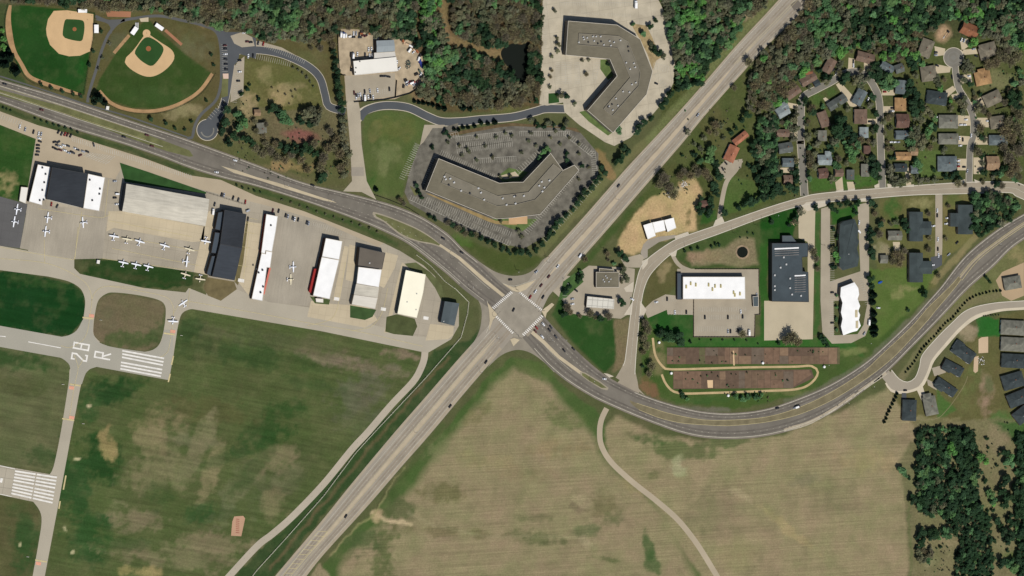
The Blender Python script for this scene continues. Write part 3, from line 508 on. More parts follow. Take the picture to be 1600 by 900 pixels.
# concrete aprons at driveway mouths
for p in ([(1118, 344), (1128, 338), (1132, 347), (1114, 354)], [(1054, 369), (1075, 362), (1077, 367), (1055, 374)], [(1253, 322), (1260, 316), (1298, 312), (1290, 322), (1262, 330)], [(1345, 310), (1359, 309), (1358, 315), (1345, 315)], [(1306, 298), (1318, 295), (1318, 299), (1306, 300)], [(1325, 296), (1336, 294), (1336, 298), (1325, 299)], [(1418, 289), (1428, 288), (1428, 292), (1418, 292)], [(1366, 290), (1374, 286), (1374, 293), (1367, 294)], [(1386, 287), (1394, 288), (1393, 293), (1387, 293)], [(1501, 282), (1508, 280), (1508, 285), (1502, 286)], [(1522, 280), (1532, 284), (1524, 286)], [(975, 450), (990, 440), (989, 456), (978, 456)], [(984, 478), (989, 470), (987, 492), (975, 492)], [(1000, 470), (1010, 484), (1004, 498), (999, 496)], [(1003, 408), (1013, 403), (1012, 412), (1004, 422)], [(1045, 396), (1058, 391), (1056, 400), (1050, 401)], [(943, 583), (950, 584), (959, 588), (952, 590)]):
    sheet('driveway_apron', p, KERB, 2.7)
# country drive, park roads
ribbon('driveway', [(1123, 350), (1127, 320), (1135, 285), (1150, 265), (1158, 250)], 7, LOTB, .4); sheet('driveway', [(1122, 262), (1135, 248), (1150, 250), (1160, 248), (1158, 262), (1132, 280)], LOTB, .8)
sheet('driveway', [(1012, 375), (1028, 370), (1055, 367), (1057, 371), (1030, 378), (1012, 390), (1012, 402), (1004, 406), (1001, 395), (1005, 382)], ASPHR, 0.6)
sheet('driveway', [(970, 405), (1000, 397), (1006, 402), (1002, 418), (978, 418)], LOTB, .7)
sheet('driveway', [(565, 300), (536, 299), (550, 283), (547, 225), (541, 158), (560, 158), (563, 175), (565, 225), (573, 283), (588, 312)], mat('drive_pinkish', (172, 160, 136), .10, .2), 4.6)
sheet('driveway_patch', [(549, 261), (568, 261), (569, 275), (549, 275)], ASPHR, 5.2)
ribbon('park_road', [(553, 200), (560, 183), (572, 172), (600, 165), (637, 168), (668, 182), (690, 190), (720, 190), (750, 187), (800, 183), (837, 174), (852, 170), (883, 170)], 13.5, KERB, 0); ribbon('park_road', [(562, 186), (572, 173), (600, 165), (637, 168), (668, 182), (690, 190), (720, 190), (750, 187), (800, 183), (837, 174), (852, 170), (883, 170)], 11.5, ASPHN, 1)
PR = [(332, 195), (346, 172), (353, 150), (360, 105), (366, 82), (390, 78), (420, 80), (450, 88), (482, 104), (500, 122), (508, 148), (514, 166), (540, 174)]
ribbon('park_road', PR, 12.5, KERB, .3); ribbon('park_road', PR, 11, ASPHN, 1.2)
sheet('park_road', disc(324, 203, 17), KERB, .5); sheet('park_road', disc(324, 203, 16), ASPHN, 1.5); _tp = Lines('street_patch', mat('asphalt_patch', (128, 124, 112)), 2); _tp.path([(324+10*math.cos(q*.35-.3), 203+11*math.sin(q*.35-.3)) for q in range(10)], 2.0); _tp.done(); sheet('park_road', [(322, 187), (338, 168), (348, 176), (340, 200)], ASPHN, 1.55)
sheet('park_road', [(337, 38), (352, 50), (378, 50), (400, 60), (400, 92), (374, 84), (372, 95), (352, 118), (347, 118), (346, 70), (338, 52)], ASPHN, 1); sheet('park_road', [(378, 80), (392, 76), (440, 82), (480, 100), (476, 94), (440, 74), (404, 64), (378, 66)], LOTB, .8); sheet('park_road', [(372, 96), (382, 88), (380, 150), (360, 160), (362, 110)], LOTB, .9)
sheet('park_road', [(378, 50), (394, 58), (398, 72), (378, 74), (366, 68), (360, 56)], LOTB, 1.8)
sheet('pavement', [(348, 116), (357, 114), (356, 150), (345, 153)], MEDG, 2); sheet('pavement', [(348, 115), (357, 115), (357, 123), (349, 123)], mat('pad_pink', (214, 184, 160), .05), 2.5)
PATH = mat('path_asphalt', (92, 92, 88), .08)
for pts, w in (([(137, 160), (138, 150), (143, 132), (150, 110), (156, 88), (163, 68), (172, 50), (188, 34), (215, 28), (250, 25), (285, 32), (315, 39), (338, 50), (345, 75), (346, 105), (345, 132), (337, 157), (315, 178), (305, 195), (300, 215), (292, 216)], 4.5), ([(149, 25), (165, 32), (178, 34), (195, 31)], 4.5), ([(150, 30), (165, 34), (174, 40), (173, 52)], 3), ([(0, 119), (60, 138), (138, 164), (200, 182), (292, 214)], 2.2)):
    ribbon('footpath', pts, w, PATH, .6 if w > 3 else .3)
sheet('footpath', [(165, 31), (192, 30), (178, 45), (172, 42)], PATH, .9)
ribbon('farm_track', [(948, 638), (940, 655), (937, 675), (940, 697), (955, 722), (987, 752), (1025, 782), (1057, 810), (1082, 840), (1102, 870), (1135, 925)], 8.5, mat('track_gravel', (176, 161, 134), .07), .5)
ribbon('perimeter_road', [(664, 545), (663, 560), (657, 577), (645, 597), (612, 632), (575, 675), (550, 702), (505, 757), (457, 807), (425, 835), (400, 855), (345, 915)], 10.5, mat('perimeter_asphalt', (178, 166, 144), .06), .5)
GPATH = [(1020, 528), (1024, 555), (1036, 573), (1048, 577), (1100, 576), (1170, 574), (1240, 573), (1268, 572), (1278, 582), (1268, 598), (1245, 608), (1190, 611), (1110, 614), (1060, 614), (1042, 602), (1034, 585)]
ribbon('garden_track', GPATH, 3.5, SAND, .5)
sheet('pond_water', cr([(783, 80), (800, 68), (815, 70), (828, 66), (826, 95), (824, 128), (812, 130), (800, 110), (788, 98)], 4, True), mat('pond_water', (13, 20, 13), .05, rough=.6, spec=.08), .5)
sheet('pond_water', disc(1160, 394, 8.5), mat('pond_water', (16, 22, 16)), .8); sheet('pond_bank', disc(1160, 394, 11), mat('pond_bank', (150, 130, 102), .25, .8), .4)
# ---- lots
sheet('car_park', [(533, 45), (560, 46), (590, 58), (640, 62), (660, 88), (665, 130), (640, 145), (617, 155), (553, 158), (548, 165), (541, 160), (538, 118), (528, 110), (528, 62)], DIRTY, 1.0)
sheet('car_park', [(539, 118), (555, 118), (617, 114), (618, 150), (553, 158), (541, 158)], LOTB, 1.6)
sheet('car_park', [(852, -20), (1015, -20), (1028, -2), (1040, 22), (1048, 60), (1055, 95), (1052, 130), (1040, 155), (1010, 190), (985, 215), (960, 228), (945, 222), (905, 195), (882, 175), (880, 160), (855, 165), (843, 163), (846, 100), (848, 0)], LOTT, 2)
sheet('lawn_bed', [(857, 146), (872, 145), (874, 160), (857, 162)], GRASSM, 2.6)
sheet('car_park', [(690, 200), (716, 192), (716, 212), (770, 198), (800, 196), (880, 196), (905, 205), (935, 240), (935, 275), (905, 310), (850, 370), (820, 388), (790, 382), (700, 352), (640, 318), (632, 300), (640, 268), (655, 228), (662, 222), (676, 200)], LOTD, 2)
sheet('car_park', [(663, 195), (695, 195), (690, 210), (670, 225), (655, 232)], LOTB, 1.6)
sheet('lawn_bed', [(665, 302), (672, 303), (775, 345), (808, 345), (808, 352), (775, 350), (760, 345)], mat('bed_tan', (150, 128, 84), .2, .5), 2.6); sheet('lawn_bed', [(762, 342), (840, 342), (830, 352), (815, 362), (795, 356)], mat('bed_green', (92, 108, 60), .25, .5), 2.5); sheet('lawn_bed', [(795, 338), (824, 338), (824, 350), (795, 350)], mat('pad_pink2', (196, 160, 118), .1), 2.9)
sheet('lawn_bed', [(778, 275), (795, 262), (830, 270), (815, 283), (785, 284)], mat('bed_green', (92, 108, 60)), 2.7); sheet('lawn_bed', [(777, 276), (805, 268), (812, 276), (790, 280)], CONCT, 3.1)
sheet('lawn_bed', [(640, 290), (650, 296), (655, 303), (648, 306)], MEDG, 2.6)
sheet('lawn_bed', [(700, 208), (780, 194), (800, 192), (900, 200), (908, 208), (880, 200), (800, 197), (780, 199), (702, 213)], mat('bed_mulch', (100, 84, 58), .3, .8), 2.4)
sheet('lawn_bed', [(985, 36), (1010, 40), (1020, 60), (1025, 75), (1035, 88), (1025, 95), (1020, 110), (1012, 85), (1000, 62)], mat('bed_tan2', (160, 140, 100), .25, .6), 2.5)
sheet('lawn_bed', [(938, 93), (952, 93), (962, 116), (950, 125), (938, 108)], mat('bed_green', (92, 108, 60)), 2.5); sheet('lawn_bed', [(917, 172), (925, 178), (957, 207), (950, 212), (920, 190), (905, 175)], mat('bed_green', (92, 108, 60)), 2.5)
sheet('car_park', [(857, 449), (880, 430), (895, 432), (920, 415), (978, 418), (992, 420), (990, 452), (980, 492), (970, 498), (905, 492), (885, 488), (880, 470)], LOTB, .4); sheet('lawn_bed', [(880, 440), (900, 425), (912, 440), (895, 455), (885, 465), (872, 470)], mat('bed_green2', (70, 96, 50), .25, .6), .9)
sheet('car_park', [(1058, 420), (1185, 420), (1186, 492), (1180, 492), (1178, 526), (1084, 526), (1083, 492), (1043, 491), (1042, 484), (1012, 497), (1006, 483), (1020, 470), (1040, 460), (1058, 462)], LOTB, 1)
ribbon('driveway', [(1051, 398), (1056, 408), (1065, 417), (1082, 424)], 6, LOTB, 1.4)
sheet('car_park', [(1247, 322), (1274, 324), (1272, 420), (1270, 530), (1194, 532), (1194, 470), (1262, 470), (1262, 378), (1248, 372)], mat('lot_cream', (186, 172, 142), .06, .2), .5)
sheet('car_park', [(1283, 326), (1297, 322), (1297, 450), (1302, 450), (1303, 524), (1340, 522), (1349, 508), (1356, 470), (1345, 440), (1340, 320), (1358, 316), (1358, 470), (1362, 500), (1352, 525), (1330, 536), (1300, 537), (1285, 520), (1282, 470)], LOTB, .6)
sheet('car_park', [(1296, 440), (1356, 420), (1356, 470), (1300, 470)], LOTB, .9)
ribbon('driveway', [(1467, 304), (1467, 340), (1467, 380), (1466, 408)], 11, LOTB, 1.0); sheet('driveway', [(1454, 402), (1472, 398), (1472, 414), (1456, 424)], ASPHN, 1.4); sheet('driveway', [(1395, 378), (1406, 378), (1407, 392), (1397, 392)], CONCT, .6)
for q in (1339, 1350): sheet('driveway', [(1472, q), (1486, q), (1486, q+5), (1472, q+5)], LOTB, .8)
# ---- gardens
SOIL = [mat('soil_%s' % n, c, .16, .8, 2) for n, c in (('umber', (112, 92, 72)), ('sienna', (120, 96, 76)), ('dusk', (100, 82, 66)), ('clay', (132, 108, 84)), ('ash', (108, 94, 78)), ('weedy', (98, 94, 64)))]
def plots(x0, x1, y0, y1, n, rows, seed):
    r = random.Random(seed); x = x0
    while x < x1-3:
        w = r.choice((8, 10, 14, 20)); e = min(x+w, x1); yy = y0
        k = r.choice(rows)
        for j in range(k):
            sheet('garden_soil', [(x+.4, y0+(y1-y0)*j/k+.4), (e-.4, y0+(y1-y0)*j/k+.4), (e-.4, y0+(y1-y0)*(j+1)/k-.4), (x+.4, y0+(y1-y0)*(j+1)/k-.4)], r.choice(SOIL[:5]*3+SOIL[5:]), .6+.1*(j % 2))
        x = e
sheet('garden_soil', [(1042, 543), (1312, 543), (1312, 569), (1042, 569)], SOIL[2], .2); plots(1042, 1312, 543, 569, 0, (1, 1, 2), 3)
sheet('garden_soil', [(1052, 580), (1268, 577), (1272, 590), (1240, 606), (1052, 608)], SOIL[2], .2); plots(1052, 1240, 580, 607, 0, (1, 2, 2), 5)
sheet('garden_soil', [(1240, 579), (1264, 578), (1268, 585), (1240, 604)], SOIL[1], .6)
for p in ([(1145, 548), (1147, 548), (1148, 571), (1146, 571)], [(1105, 594), (1114, 594), (1114, 606), (1106, 606)]): sheet('garden_path', p, mat('straw_mulch', (214, 182, 138), .1), 1)
# ---- ball fields
sheet('warning_track', [(14, 8), (18, 8), (17, 30), (20, 55), (25, 78), (37, 100), (48, 117), (70, 127), (100, 137), (128, 147), (127, 150), (95, 141), (65, 132), (42, 120), (30, 100), (18, 80), (10, 55), (9, 30)], WARN, .4, True)
sheet('infield', [(84, 17), (105, 16), (146, 22), (145, 60), (141, 80), (125, 87), (108, 88), (92, 84), (78, 70), (73, 55), (72, 45), (75, 30)], INF, .5, False)
sheet('infield_grass', cr([(102, 31), (108, 30), (125, 31), (131, 34), (132, 45), (130, 58), (127, 64), (115, 63), (101, 59), (98, 55), (99, 42)], 3, True), GRASSM, .9); sheet('pitching_mound', disc(116.5, 45.5, 3.2), mat('mound_clay', (150, 96, 60), .08), 1.3)
D2 = cr([(207, 80), (226, 57), (235, 58), (262, 73), (271, 82), (272, 92), (264, 104), (250, 115), (235, 120), (220, 117), (203, 107), (195, 97), (197, 90)], 4, True)
sheet('infield', D2, INF, .5); sheet('infield_grass', cr([(211, 80), (222, 63), (231, 58), (243, 63), (255, 74), (253, 85), (243, 99), (235, 103), (222, 96), (213, 87)], 3, True), GRASSM, .9); sheet('infield', disc(229, 52, 6), INF, .7); sheet('pitching_mound', disc(232, 76, 4), mat('mound_clay', (150, 96, 60)), 1.3)
for a, b in (((228, 53), (209, 80)), ((230, 53), (258, 72))): ribbon('infield', [a, b], 2, INF, .8, False)
ribbon('warning_track', [(155, 142), (172, 160), (195, 170), (225, 174), (255, 171), (285, 160), (312, 142), (332, 115)], 5.5, WARN, .4)
ribbon('bullpen_strip', [(202, 55), (178, 83)], 5, WARN, .5, False); ribbon('bullpen_strip', [(258, 47), (284, 70)], 4.5, mat('bullpen_clay', (160, 112, 82), .1), .5, False); sheet('dugout_pad', [(218, 29), (232, 27), (232, 34), (220, 34)], CONCT, .7); sheet('bullpen_strip', [(165, 17), (205, 18), (204, 27), (168, 26)], mat('bullpen_clay', (160, 112, 82)), .5)
# ---- airport pavements
sheet('apron', [(-60, 160), (0, 174), (60, 196), (100, 207), (155, 225), (225, 247), (297, 274), (345, 281), (400, 306), (475, 330), (550, 360), (600, 380), (625, 392), (662, 415), (680, 432), (686, 455), (690, 470), (717, 475), (717, 509), (705, 530), (669, 551), (655, 549), (500, 517), (400, 500), (295, 482), (322, 462), (325, 430), (302, 425), (160, 404), (116, 405), (44, 392), (40, 316), (56, 217), (0, 195), (-60, 178)], APR, .6)
sheet('car_park', [(-60, 160), (0, 174), (60, 196), (100, 207), (155, 225), (225, 247), (297, 274), (345, 281), (400, 306), (475, 330), (550, 360), (600, 380), (590, 385), (500, 345), (420, 322), (330, 300), (190, 262), (180, 280), (52, 255), (56, 217), (0, 195), (-60, 178)], mat('lot_pinkish', (176, 160, 132), .07, .15), 1.0)
sheet('apron', [(-60, 300), (0, 307), (43, 319), (31, 388), (0, 384), (-60, 374)], APRD, 1.3)
sheet('apron', [(44, 318), (160, 330), (167, 332), (160, 404), (116, 405), (31, 388)], APR2, 1.2)
sheet('apron', [(432, 338), (505, 352), (488, 465), (480, 478), (412, 472)], APR2, 1.6)
sheet('taxiway', [(-60, 372), (0, 384), (116, 405), (116, 419), (125, 428), (225, 450), (290, 457), (295, 450), (345, 470), (370, 452), (420, 472), (480, 480), (600, 512), (645, 525), (705, 530), (669, 551), (655, 549), (500, 517), (400, 500)]+cr([(305, 483), (294, 484), (283, 492), (277, 515)], 3)+[(271, 556), (225, 552)]+cr([(225, 550), (240, 546), (250, 536), (256, 515), (259, 490), (257, 476), (246, 468), (215, 461), (180, 457), (166, 459), (154, 469), (149, 487), (146, 510), (147, 524), (156, 534)], 3)+[(155, 536), (95, 528)]+cr([(100, 528), (112, 524), (122, 516), (129, 502), (132, 485), (133, 470), (129, 456), (121, 447), (105, 439), (75, 432)], 3)+[(0, 422), (-60, 414)], TAXI, 1.9)
sheet('taxiway', cr([(124, 572), (110, 575), (107, 600), (95, 675), (84, 728), (77, 742)], 5)+[(60, 742), (44, 782)]+cr([(52, 784), (62, 798), (65, 815), (60, 850), (51, 900), (40, 960)], 5)+[(62, 960), (70, 900), (89, 800), (112, 675)]+cr([(119, 640), (127, 600), (135, 582), (150, 572), (170, 574)], 4), TAXI, 2.3)
sheet('runway', [(-60, 498), (0, 509), (95, 526), (185, 544), (271, 556), (264, 594), (150, 573), (124, 573), (95, 559), (0, 542), (-60, 531)], RWY, 3)
sheet('taxiway', cr([(90, 527), (107, 524), (120, 516), (129, 500)], 4)+[(145, 500)]+cr([(145, 520), (152, 533), (170, 541), (190, 546)], 4), RWY, 2.7); sheet('taxiway', cr([(222, 553), (240, 546), (252, 535), (256, 515)], 4)+[(270, 515), (271, 557)], RWY, 2.7)
sheet('taxiway', [(92, 558)]+cr([(97, 560), (106, 567), (110, 577), (108, 600)], 4)+[(128, 600)]+cr([(132, 588), (138, 578), (155, 572)], 4), RWY, 2.8)
sheet('runway', [(-60, 717), (0, 727), (66, 739), (89, 743), (81, 787), (47, 783), (0, 773), (-60, 764)], mat('runway_concrete', (176, 166, 144), .06, .2, seams=(-11, 11, .3, .7)), 3)
PADS = [([(170, 330), (191, 330), (320, 354), (318, 377), (300, 378), (178, 356), (166, 362)], 1), ([(546, 382), (562, 386), (551, 440), (540, 437)], 1), ([(602, 394), (622, 399), (617, 418), (600, 450), (592, 446), (596, 420)], 1), ([(486, 470), (520, 475), (575, 478), (590, 500), (570, 512), (480, 495)], 1), ([(672, 506), (709, 510), (708, 524), (700, 530), (665, 532)], 1), ([(318, 355), (326, 330), (336, 328), (326, 430), (303, 425), (312, 382)], 1), ([(378, 345), (414, 350), (392, 466), (372, 440)], 1), ([(628, 410), (634, 413), (606, 520), (600, 520)], 1)]
for p, _ in PADS: sheet('apron_pad', p, PADC, 2.2)
sheet('apron_pad', [(538, 384), (545, 386), (531, 470), (520, 470)], PADC, 2.0)
def agrass(p, rgb, nm): sheet('airfield_grass', p, mat(nm, rgb, .22, .4, 1.2), 2.6)
agrass([(484, 463), (516, 468), (514, 476), (492, 474)], (78, 92, 52), 'ag1'); agrass([(547, 477), (588, 484), (582, 495), (570, 500), (547, 496)], (62, 84, 46), 'ag2'); agrass([(604, 495), (620, 491), (648, 498), (652, 510), (645, 525), (615, 522), (602, 518)], (78, 84, 50), 'ag3')
agrass([(632, 412), (650, 410), (672, 425), (690, 445), (694, 465), (690, 470), (680, 450), (665, 430), (640, 420)], (92, 96, 60), 'ag4'); agrass([(187, 254), (230, 268), (322, 300), (322, 303), (195, 284)], (48, 78, 38), 'ag5'); agrass([(366, 440), (378, 388), (385, 345), (388, 346), (380, 410), (372, 446)], (110, 100, 66), 'ag6'); agrass([(324, 433), (366, 440), (370, 452), (345, 470), (325, 462), (318, 450)], (112, 100, 68), 'ag7')
# ---- medians
def median(p, m, lv=4.4, h=0.28, kerb=True, smooth=False):
    pp = cr(p, 4, True) if smooth else p
    mb = MB(); mb.prism([tuple(G(*q))[:2] for q in pp], 0.02, z_(lv)+h-0.05); struct(mb.build('median', m))
sheet('median', [(-60, 123), (0, 140), (100, 167), (200, 200), (240, 214), (280, 229), (296, 235), (302, 244), (296, 245), (260, 236), (200, 215), (100, 177), (0, 149), (-60, 132)], MEDG, 4.5)
sheet('median', [(345, 259), (370, 266), (402, 277), (432, 285), (480, 301), (520, 314), (526, 317), (505, 313), (430, 290), (400, 280), (365, 270)], CONCT, 4.5)
MK_ = mat('island_kerb', (158, 147, 124), .1)
sheet('median_kerb', cr([(583, 331), (612, 340), (650, 356), (675, 371), (692, 387), (675, 382), (650, 377), (625, 367), (600, 347), (586, 340)], 4, True), MK_, 4.5); sheet('median', cr([(586, 334), (612, 342), (650, 358), (675, 373), (689, 384), (675, 380), (650, 375), (625, 364), (602, 346), (588, 338)], 4, True), MEDG, 4.9)
sheet('median', [(688, 381), (720, 402), (760, 437), (789, 461), (785, 464), (755, 440), (716, 405), (686, 384)], CONCT, 5.3)
sheet('median', [(831, 515), (852, 533), (875, 556), (908, 580), (930, 592), (926, 594), (905, 584), (872, 560), (848, 537), (827, 519)], CONCT, 4.5)
sheet('median_kerb', [(906, 581), (914, 582), (938, 596), (951, 606), (949, 610), (940, 608), (920, 596), (907, 586)], MK_, 4.8); sheet('median', [(909, 582.5), (914, 584), (937, 598), (948, 606), (940, 606), (921, 595), (910, 587)], MEDG, 5.2)
MA = [(984, 625), (995, 630), (1020, 638), (1050, 647), (1100, 656), (1150, 656), (1200, 651), (1250, 636), (1300, 612), (1350, 580), (1375, 557), (1425, 510), (1450, 481), (1483, 449), (1498, 432)]
MBb = [(985, 629), (998, 640), (1025, 651), (1050, 658), (1075, 662), (1125, 665), (1150, 664.5), (1200, 659), (1250, 647), (1300, 625), (1350, 594), (1387, 566), (1412, 542), (1450, 500), (1462, 485), (1490, 452), (1502, 436)]
band('median', MA, MBb, MEDD, 4.5, 200); ribbon('median', [(1500, 434), (1525, 405), (1562, 376), (1600, 350), (1660, 314)], 2.4, mat('median_concrete_worn', (164, 150, 122), .1), 4.6)
band('median', [(655, 655), (700, 598), (745, 545), (784, 504)], [(662, 655), (706, 600), (750, 547), (788, 508)], CONCT, 4.6) if False else None
Lt = Lines('road_marking_cream', mat('lane_tan', (182, 166, 138), .06, .4), 4.6)
for A_, B_, f0, f1, t0, t1 in ((DL, DR, .47, .58, .2, .97), (NL, NR, .42, .58, .06, .72), (NL, NR, .45, .55, .72, .8)):
    a = resample(cr(A_), 160); b = resample(cr(B_), 160); i0, i1 = int(159*t0), int(159*t1)
    for i in range(i0, i1):
        e = min(1, (i-i0)/12, (i1-i)/12); m_ = (f0+f1)/2; h = (f1-f0)/2
        q = lambda j, f: tuple(a[j]*(1-f)+b[j]*f)
        Lt.poly([q(i, m_-h*max(e, .15)), q(i+1, m_-h*max(e, .15)), q(i+1, m_+h*max(e, .15)), q(i, m_+h*max(e, .15))])
Lt.done()
LS = Lines('road_shoulder', mat('shoulder_tan', (168, 154, 130), .08, .4), 4.1)
LS.between(DL, DR, .05, 3.5, t1=.9); LS.between(DL, DR, .93, 5, t1=.95); LS.between(NL, NR, .96, 3, t0=.1); LS.between(NL, NR, .03, 2.5, t0=.1)
Lh = Lines('road_shoulder', mat('shoulder_grey', (128, 118, 104), .1, .4), 3.5)
Lh.between(HN, HS, .025, 2.2, t1=.95); Lh.between(HN, HS, .975, 2.0, t1=.93); Lh.between(EN, ES, .02, 1.8, t0=.1); Lh.between(EN, ES, .965, 3.2, t0=.1); Lh.done(); LS.done()
SC_ = Lines('road_shoulder', mat('shoulder_pale', (172, 158, 132), .1, .4), 3.9)
SC_.path([(1225, 671), (1262, 661), (1300, 641), (1345, 610), (1385, 583)], 5); SC_.done()
WP = Lines('wheel_path', mat('tyre_worn_asphalt', (148, 136, 116), .14, .4), 4.3)
for A_, B_ in ((DL, DR), (NL, NR)):
    for f in (.285, .395, .70, .80): WP.between(A_, B_, f, 2.6, t0=.0, t1=1)
WP.done()
WP2 = Lines('wheel_path', mat('tyre_worn_dark', (106, 99, 88), .16, .4), 3.7)
for A_, B_ in ((HN, HS), (EN, ES)):
    for f in (.105, .215, .72, .85): WP2.between(A_, B_, f, 2.4)
WP2.done()
WP3 = Lines('wheel_path', mat('tyre_worn_crossing', (150, 139, 119), .14, .4), 5.3)
WP3.seg((822, 524), (846, 497), 7); WP3.done()
# ---- markings
W = Lines('road_marking', WHTF, 6)
W.between(HN, HS, .06, .7, t1=.93); W.between(HN, HS, .94, .7, t1=.93); W.between(HN, HS, .16, .38, (2.2, 8), t1=.97); W.between(HN, HS, .78, .38, (2.2, 8), t1=.97); W.between(HN, HS, .64, .3, (2.2, 8), .55, .97); W.between(HN, HS, .29, .3, (2.2, 8), .7, .97)
W.between(HN, HS, .28, .7, t1=.36); W.between(HN, HS, .59, .7, t1=.36); W.between(HN, HS, .44, .4, t0=.9, t1=.97); W.between(HN, HS, .88, .5, t0=.8, t1=.98)
W.between(EN, ES, .05, .8, t0=.2); W.between(EN, ES, .935, .8, t0=.03, t1=.97); W.between(EN, ES, .16, .38, (2.2, 8), t0=.03); W.between(EN, ES, .78, .38, (2.2, 8), t0=.03); W.between(EN, ES, .30, .4, (3, 4), 0, .12); W.between(EN, ES, .62, .4, t0=0, t1=.1)
W.path([(1388, 583), (1345, 612), (1300, 643), (1262, 664), (1225, 674)], .7)
W.between(DL, DR, .20, .5, t1=.97); W.between(DL, DR, .36, .38, (2.2, 8), t1=.97); W.between(DL, DR, .74, .38, (2.2, 8), t1=.97); W.between(DL, DR, .87, .5, t1=.93); W.between(DL, DR, .45, .4, t0=.6, t1=.97)
W.between(NL, NR, .10, .6, t0=.06); W.between(NL, NR, .25, .38, (2.2, 8), t0=.03); W.between(NL, NR, .75, .38, (2.2, 8), t0=.03); W.between(NL, NR, .92, .6, t0=.1); W.between(NL, NR, .42, .4, t0=.03, t1=.2)
W.path([(785, 442), (803, 447), (838, 436)], .7); W.path([(761, 470), (765, 485), (765, 505), (760, 520)], .7)
W.between(*RC, .52, .45, t0=.05, t1=.95); W.between(*RC, .52, .01, t0=.5, t1=.51)
W.path([(660, 575), (645, 597), (612, 632), (575, 675), (550, 702), (505, 757), (457, 807), (425, 835), (400, 855), (350, 908)], .5, (2, 9)); W.done()
KL = Lines('kerb_line', mat('kerb_pale', (206, 197, 175), .06, .5), 6.1)
KL.between(*RC, .02, 1.15, t0=.03); KL.between(*RC, .98, 1.15, t0=.05); KL.path(ST, 1.1); KL.done()
K = Lines('crosswalk', WHT, 6.5)
def zebra(a, b, n, L, dr):
    a = np.array(a, float); b = np.array(b, float); dr = np.array(dr, float); dr /= np.linalg.norm(dr)
    for i in range(n):
        p = a+(b-a)*(i+.5)/n; K.seg(p-dr*L/2, p+dr*L/2, np.linalg.norm(b-a)/n*.5)
zebra((770, 482), (800, 456), 14, 4.8, (1, .82)); zebra((811, 456), (847, 485), 15, 3.6, (-.7, .75)); zebra((817, 524), (848, 493), 14, 4.8, (1, .9)); zebra((775, 494), (802, 521), 12, 3.6, (-.7, .75))
for a, b in (((766, 456), (780, 466)), ((853, 507), (860, 514)), ((768, 462), (772, 460))): pass
K.done()
Yl = Lines('road_marking_yellow', YEL, 6.2)
Yl.between(HN, HS, .31, .3, t1=.33); Yl.between(HN, HS, .545, .3, t1=.33); Yl.path(MA[1:], .5); Yl.path(MBb[1:], .5); Yl.path([(1500, 430), (1524, 403), (1561, 374), (1600, 347)], .6); Yl.path([(1503, 438), (1528, 407), (1564, 378), (1600, 353)], .6)
a = [(497, 830), (478, 853), (460, 876), (440, 903)]; b = [(512, 831), (490, 857), (470, 881), (452, 903)]
Yl.path(a, .6, smooth=False); Yl.path(b, .6, smooth=False)
A_ = resample(a, 11); B_ = resample(b, 11)
for i in range(11): Yl.seg(A_[i], B_[i], .6)
Yl.between(NL, NR, .46, .35, t0=.72); Yl.between(NL, NR, .54, .35, t0=.72); Yl.between(DL, DR, .455, .35, t1=.95); Yl.between(DL, DR, .595, .35, t1=.95)
# airport yellow
for p in ([(0, 386), (60, 397), (116, 406)], [(116, 406), (128, 330)], [(122, 355), (117, 405)], [(0, 404), (75, 412), (128, 437), (143, 462), (141, 490), (136, 520), (128, 533)], [(225, 451), (170, 447), (150, 455), (143, 470)], [(170, 447), (250, 461), (268, 473), (271, 490), (268, 520), (262, 550), (250, 558)], [(271, 490), (280, 475), (292, 470)], [(290, 470), (400, 489), (500, 508), (560, 518), (660, 541)], [(297, 450), (293, 480)],
          [(480, 509), (515, 500), (526, 485), (530, 466), (540, 410)], [(550, 517), (580, 510), (597, 488), (606, 450)], [(170, 330), (160, 340), (60, 326)], [(170, 280), (164, 338)], [(175, 370), (220, 376), (310, 392)], [(175, 388), (310, 415)], [(160, 404), (300, 423)], [(128, 533), (110, 543), (95, 540)], [(116, 555), (122, 575), (117, 600), (108, 655)], [(131, 560), (122, 575)], [(70, 412), (69, 374)], [(378, 350), (367, 440)], [(390, 350), (380, 440)], [(170, 345), (300, 370)]):
    Yl.path(p, .55, smooth=len(p) > 2)
for a, b in (((129, 496), (146, 498)), ((256, 520.5), (273, 523)), ((109, 600), (126, 603)), ((97, 654), (116, 657)), ((55, 875), (73, 878)), ((271, 556), (268, 570)), ((266, 584), (263, 597)), ((103, 743), (99, 765)), ((94, 783), (92, 795))): Yl.seg(a, b, 2.2)
for y in (340, 348, 362, 385, 414): Yl.seg((385-(y-340)*.2, y), (402-(y-340)*.2, y+3), .5)
Yl.done()
RD = Lines('hold_marking_red', REDP, 6.3)
for x, y in ((143, 493.5), (270, 518), (112, 606), (112, 652.5), (60, 880.5)): RD.seg((x-4, y-.6), (x+4, y+.6), 5)
RD.done()
RW = Lines('runway_marking', WHT, 6)
for i, (a, b) in enumerate((((191, 548), (256.5, 560)), ((191, 553), (255.5, 565.5)), ((190.5, 558), (254.5, 570.5)), ((189, 566), (253.5, 577.5)), ((188.5, 571), (252.5, 583)), ((188, 576), (251.5, 588)))): RW.seg(a, b, 2.6)
for i in range(8):
    f = i/7*.96+(.0 if i < 4 else .03); l0 = np.array((23.5, 736)); l1 = np.array((17.5, 771)); r0 = np.array((89, 746)); r1 = np.array((82, 786))
    a = l0+(l1-l0)*f; b = r0+(r1-r0)*f; RW.seg(a, a+(b-a)*.49, 2.7); RW.seg(a+(b-a)*.52, b, 2.7)
RW.seg((0, 727.5), (24, 733), .9); RW.seg((0, 772), (18, 776), .9); RW.seg((0, 750), (4, 751), 7); RW.seg((44, 534), (95, 543.5), 1.3); RW.seg((-20, 523), (9, 526), 1.3)
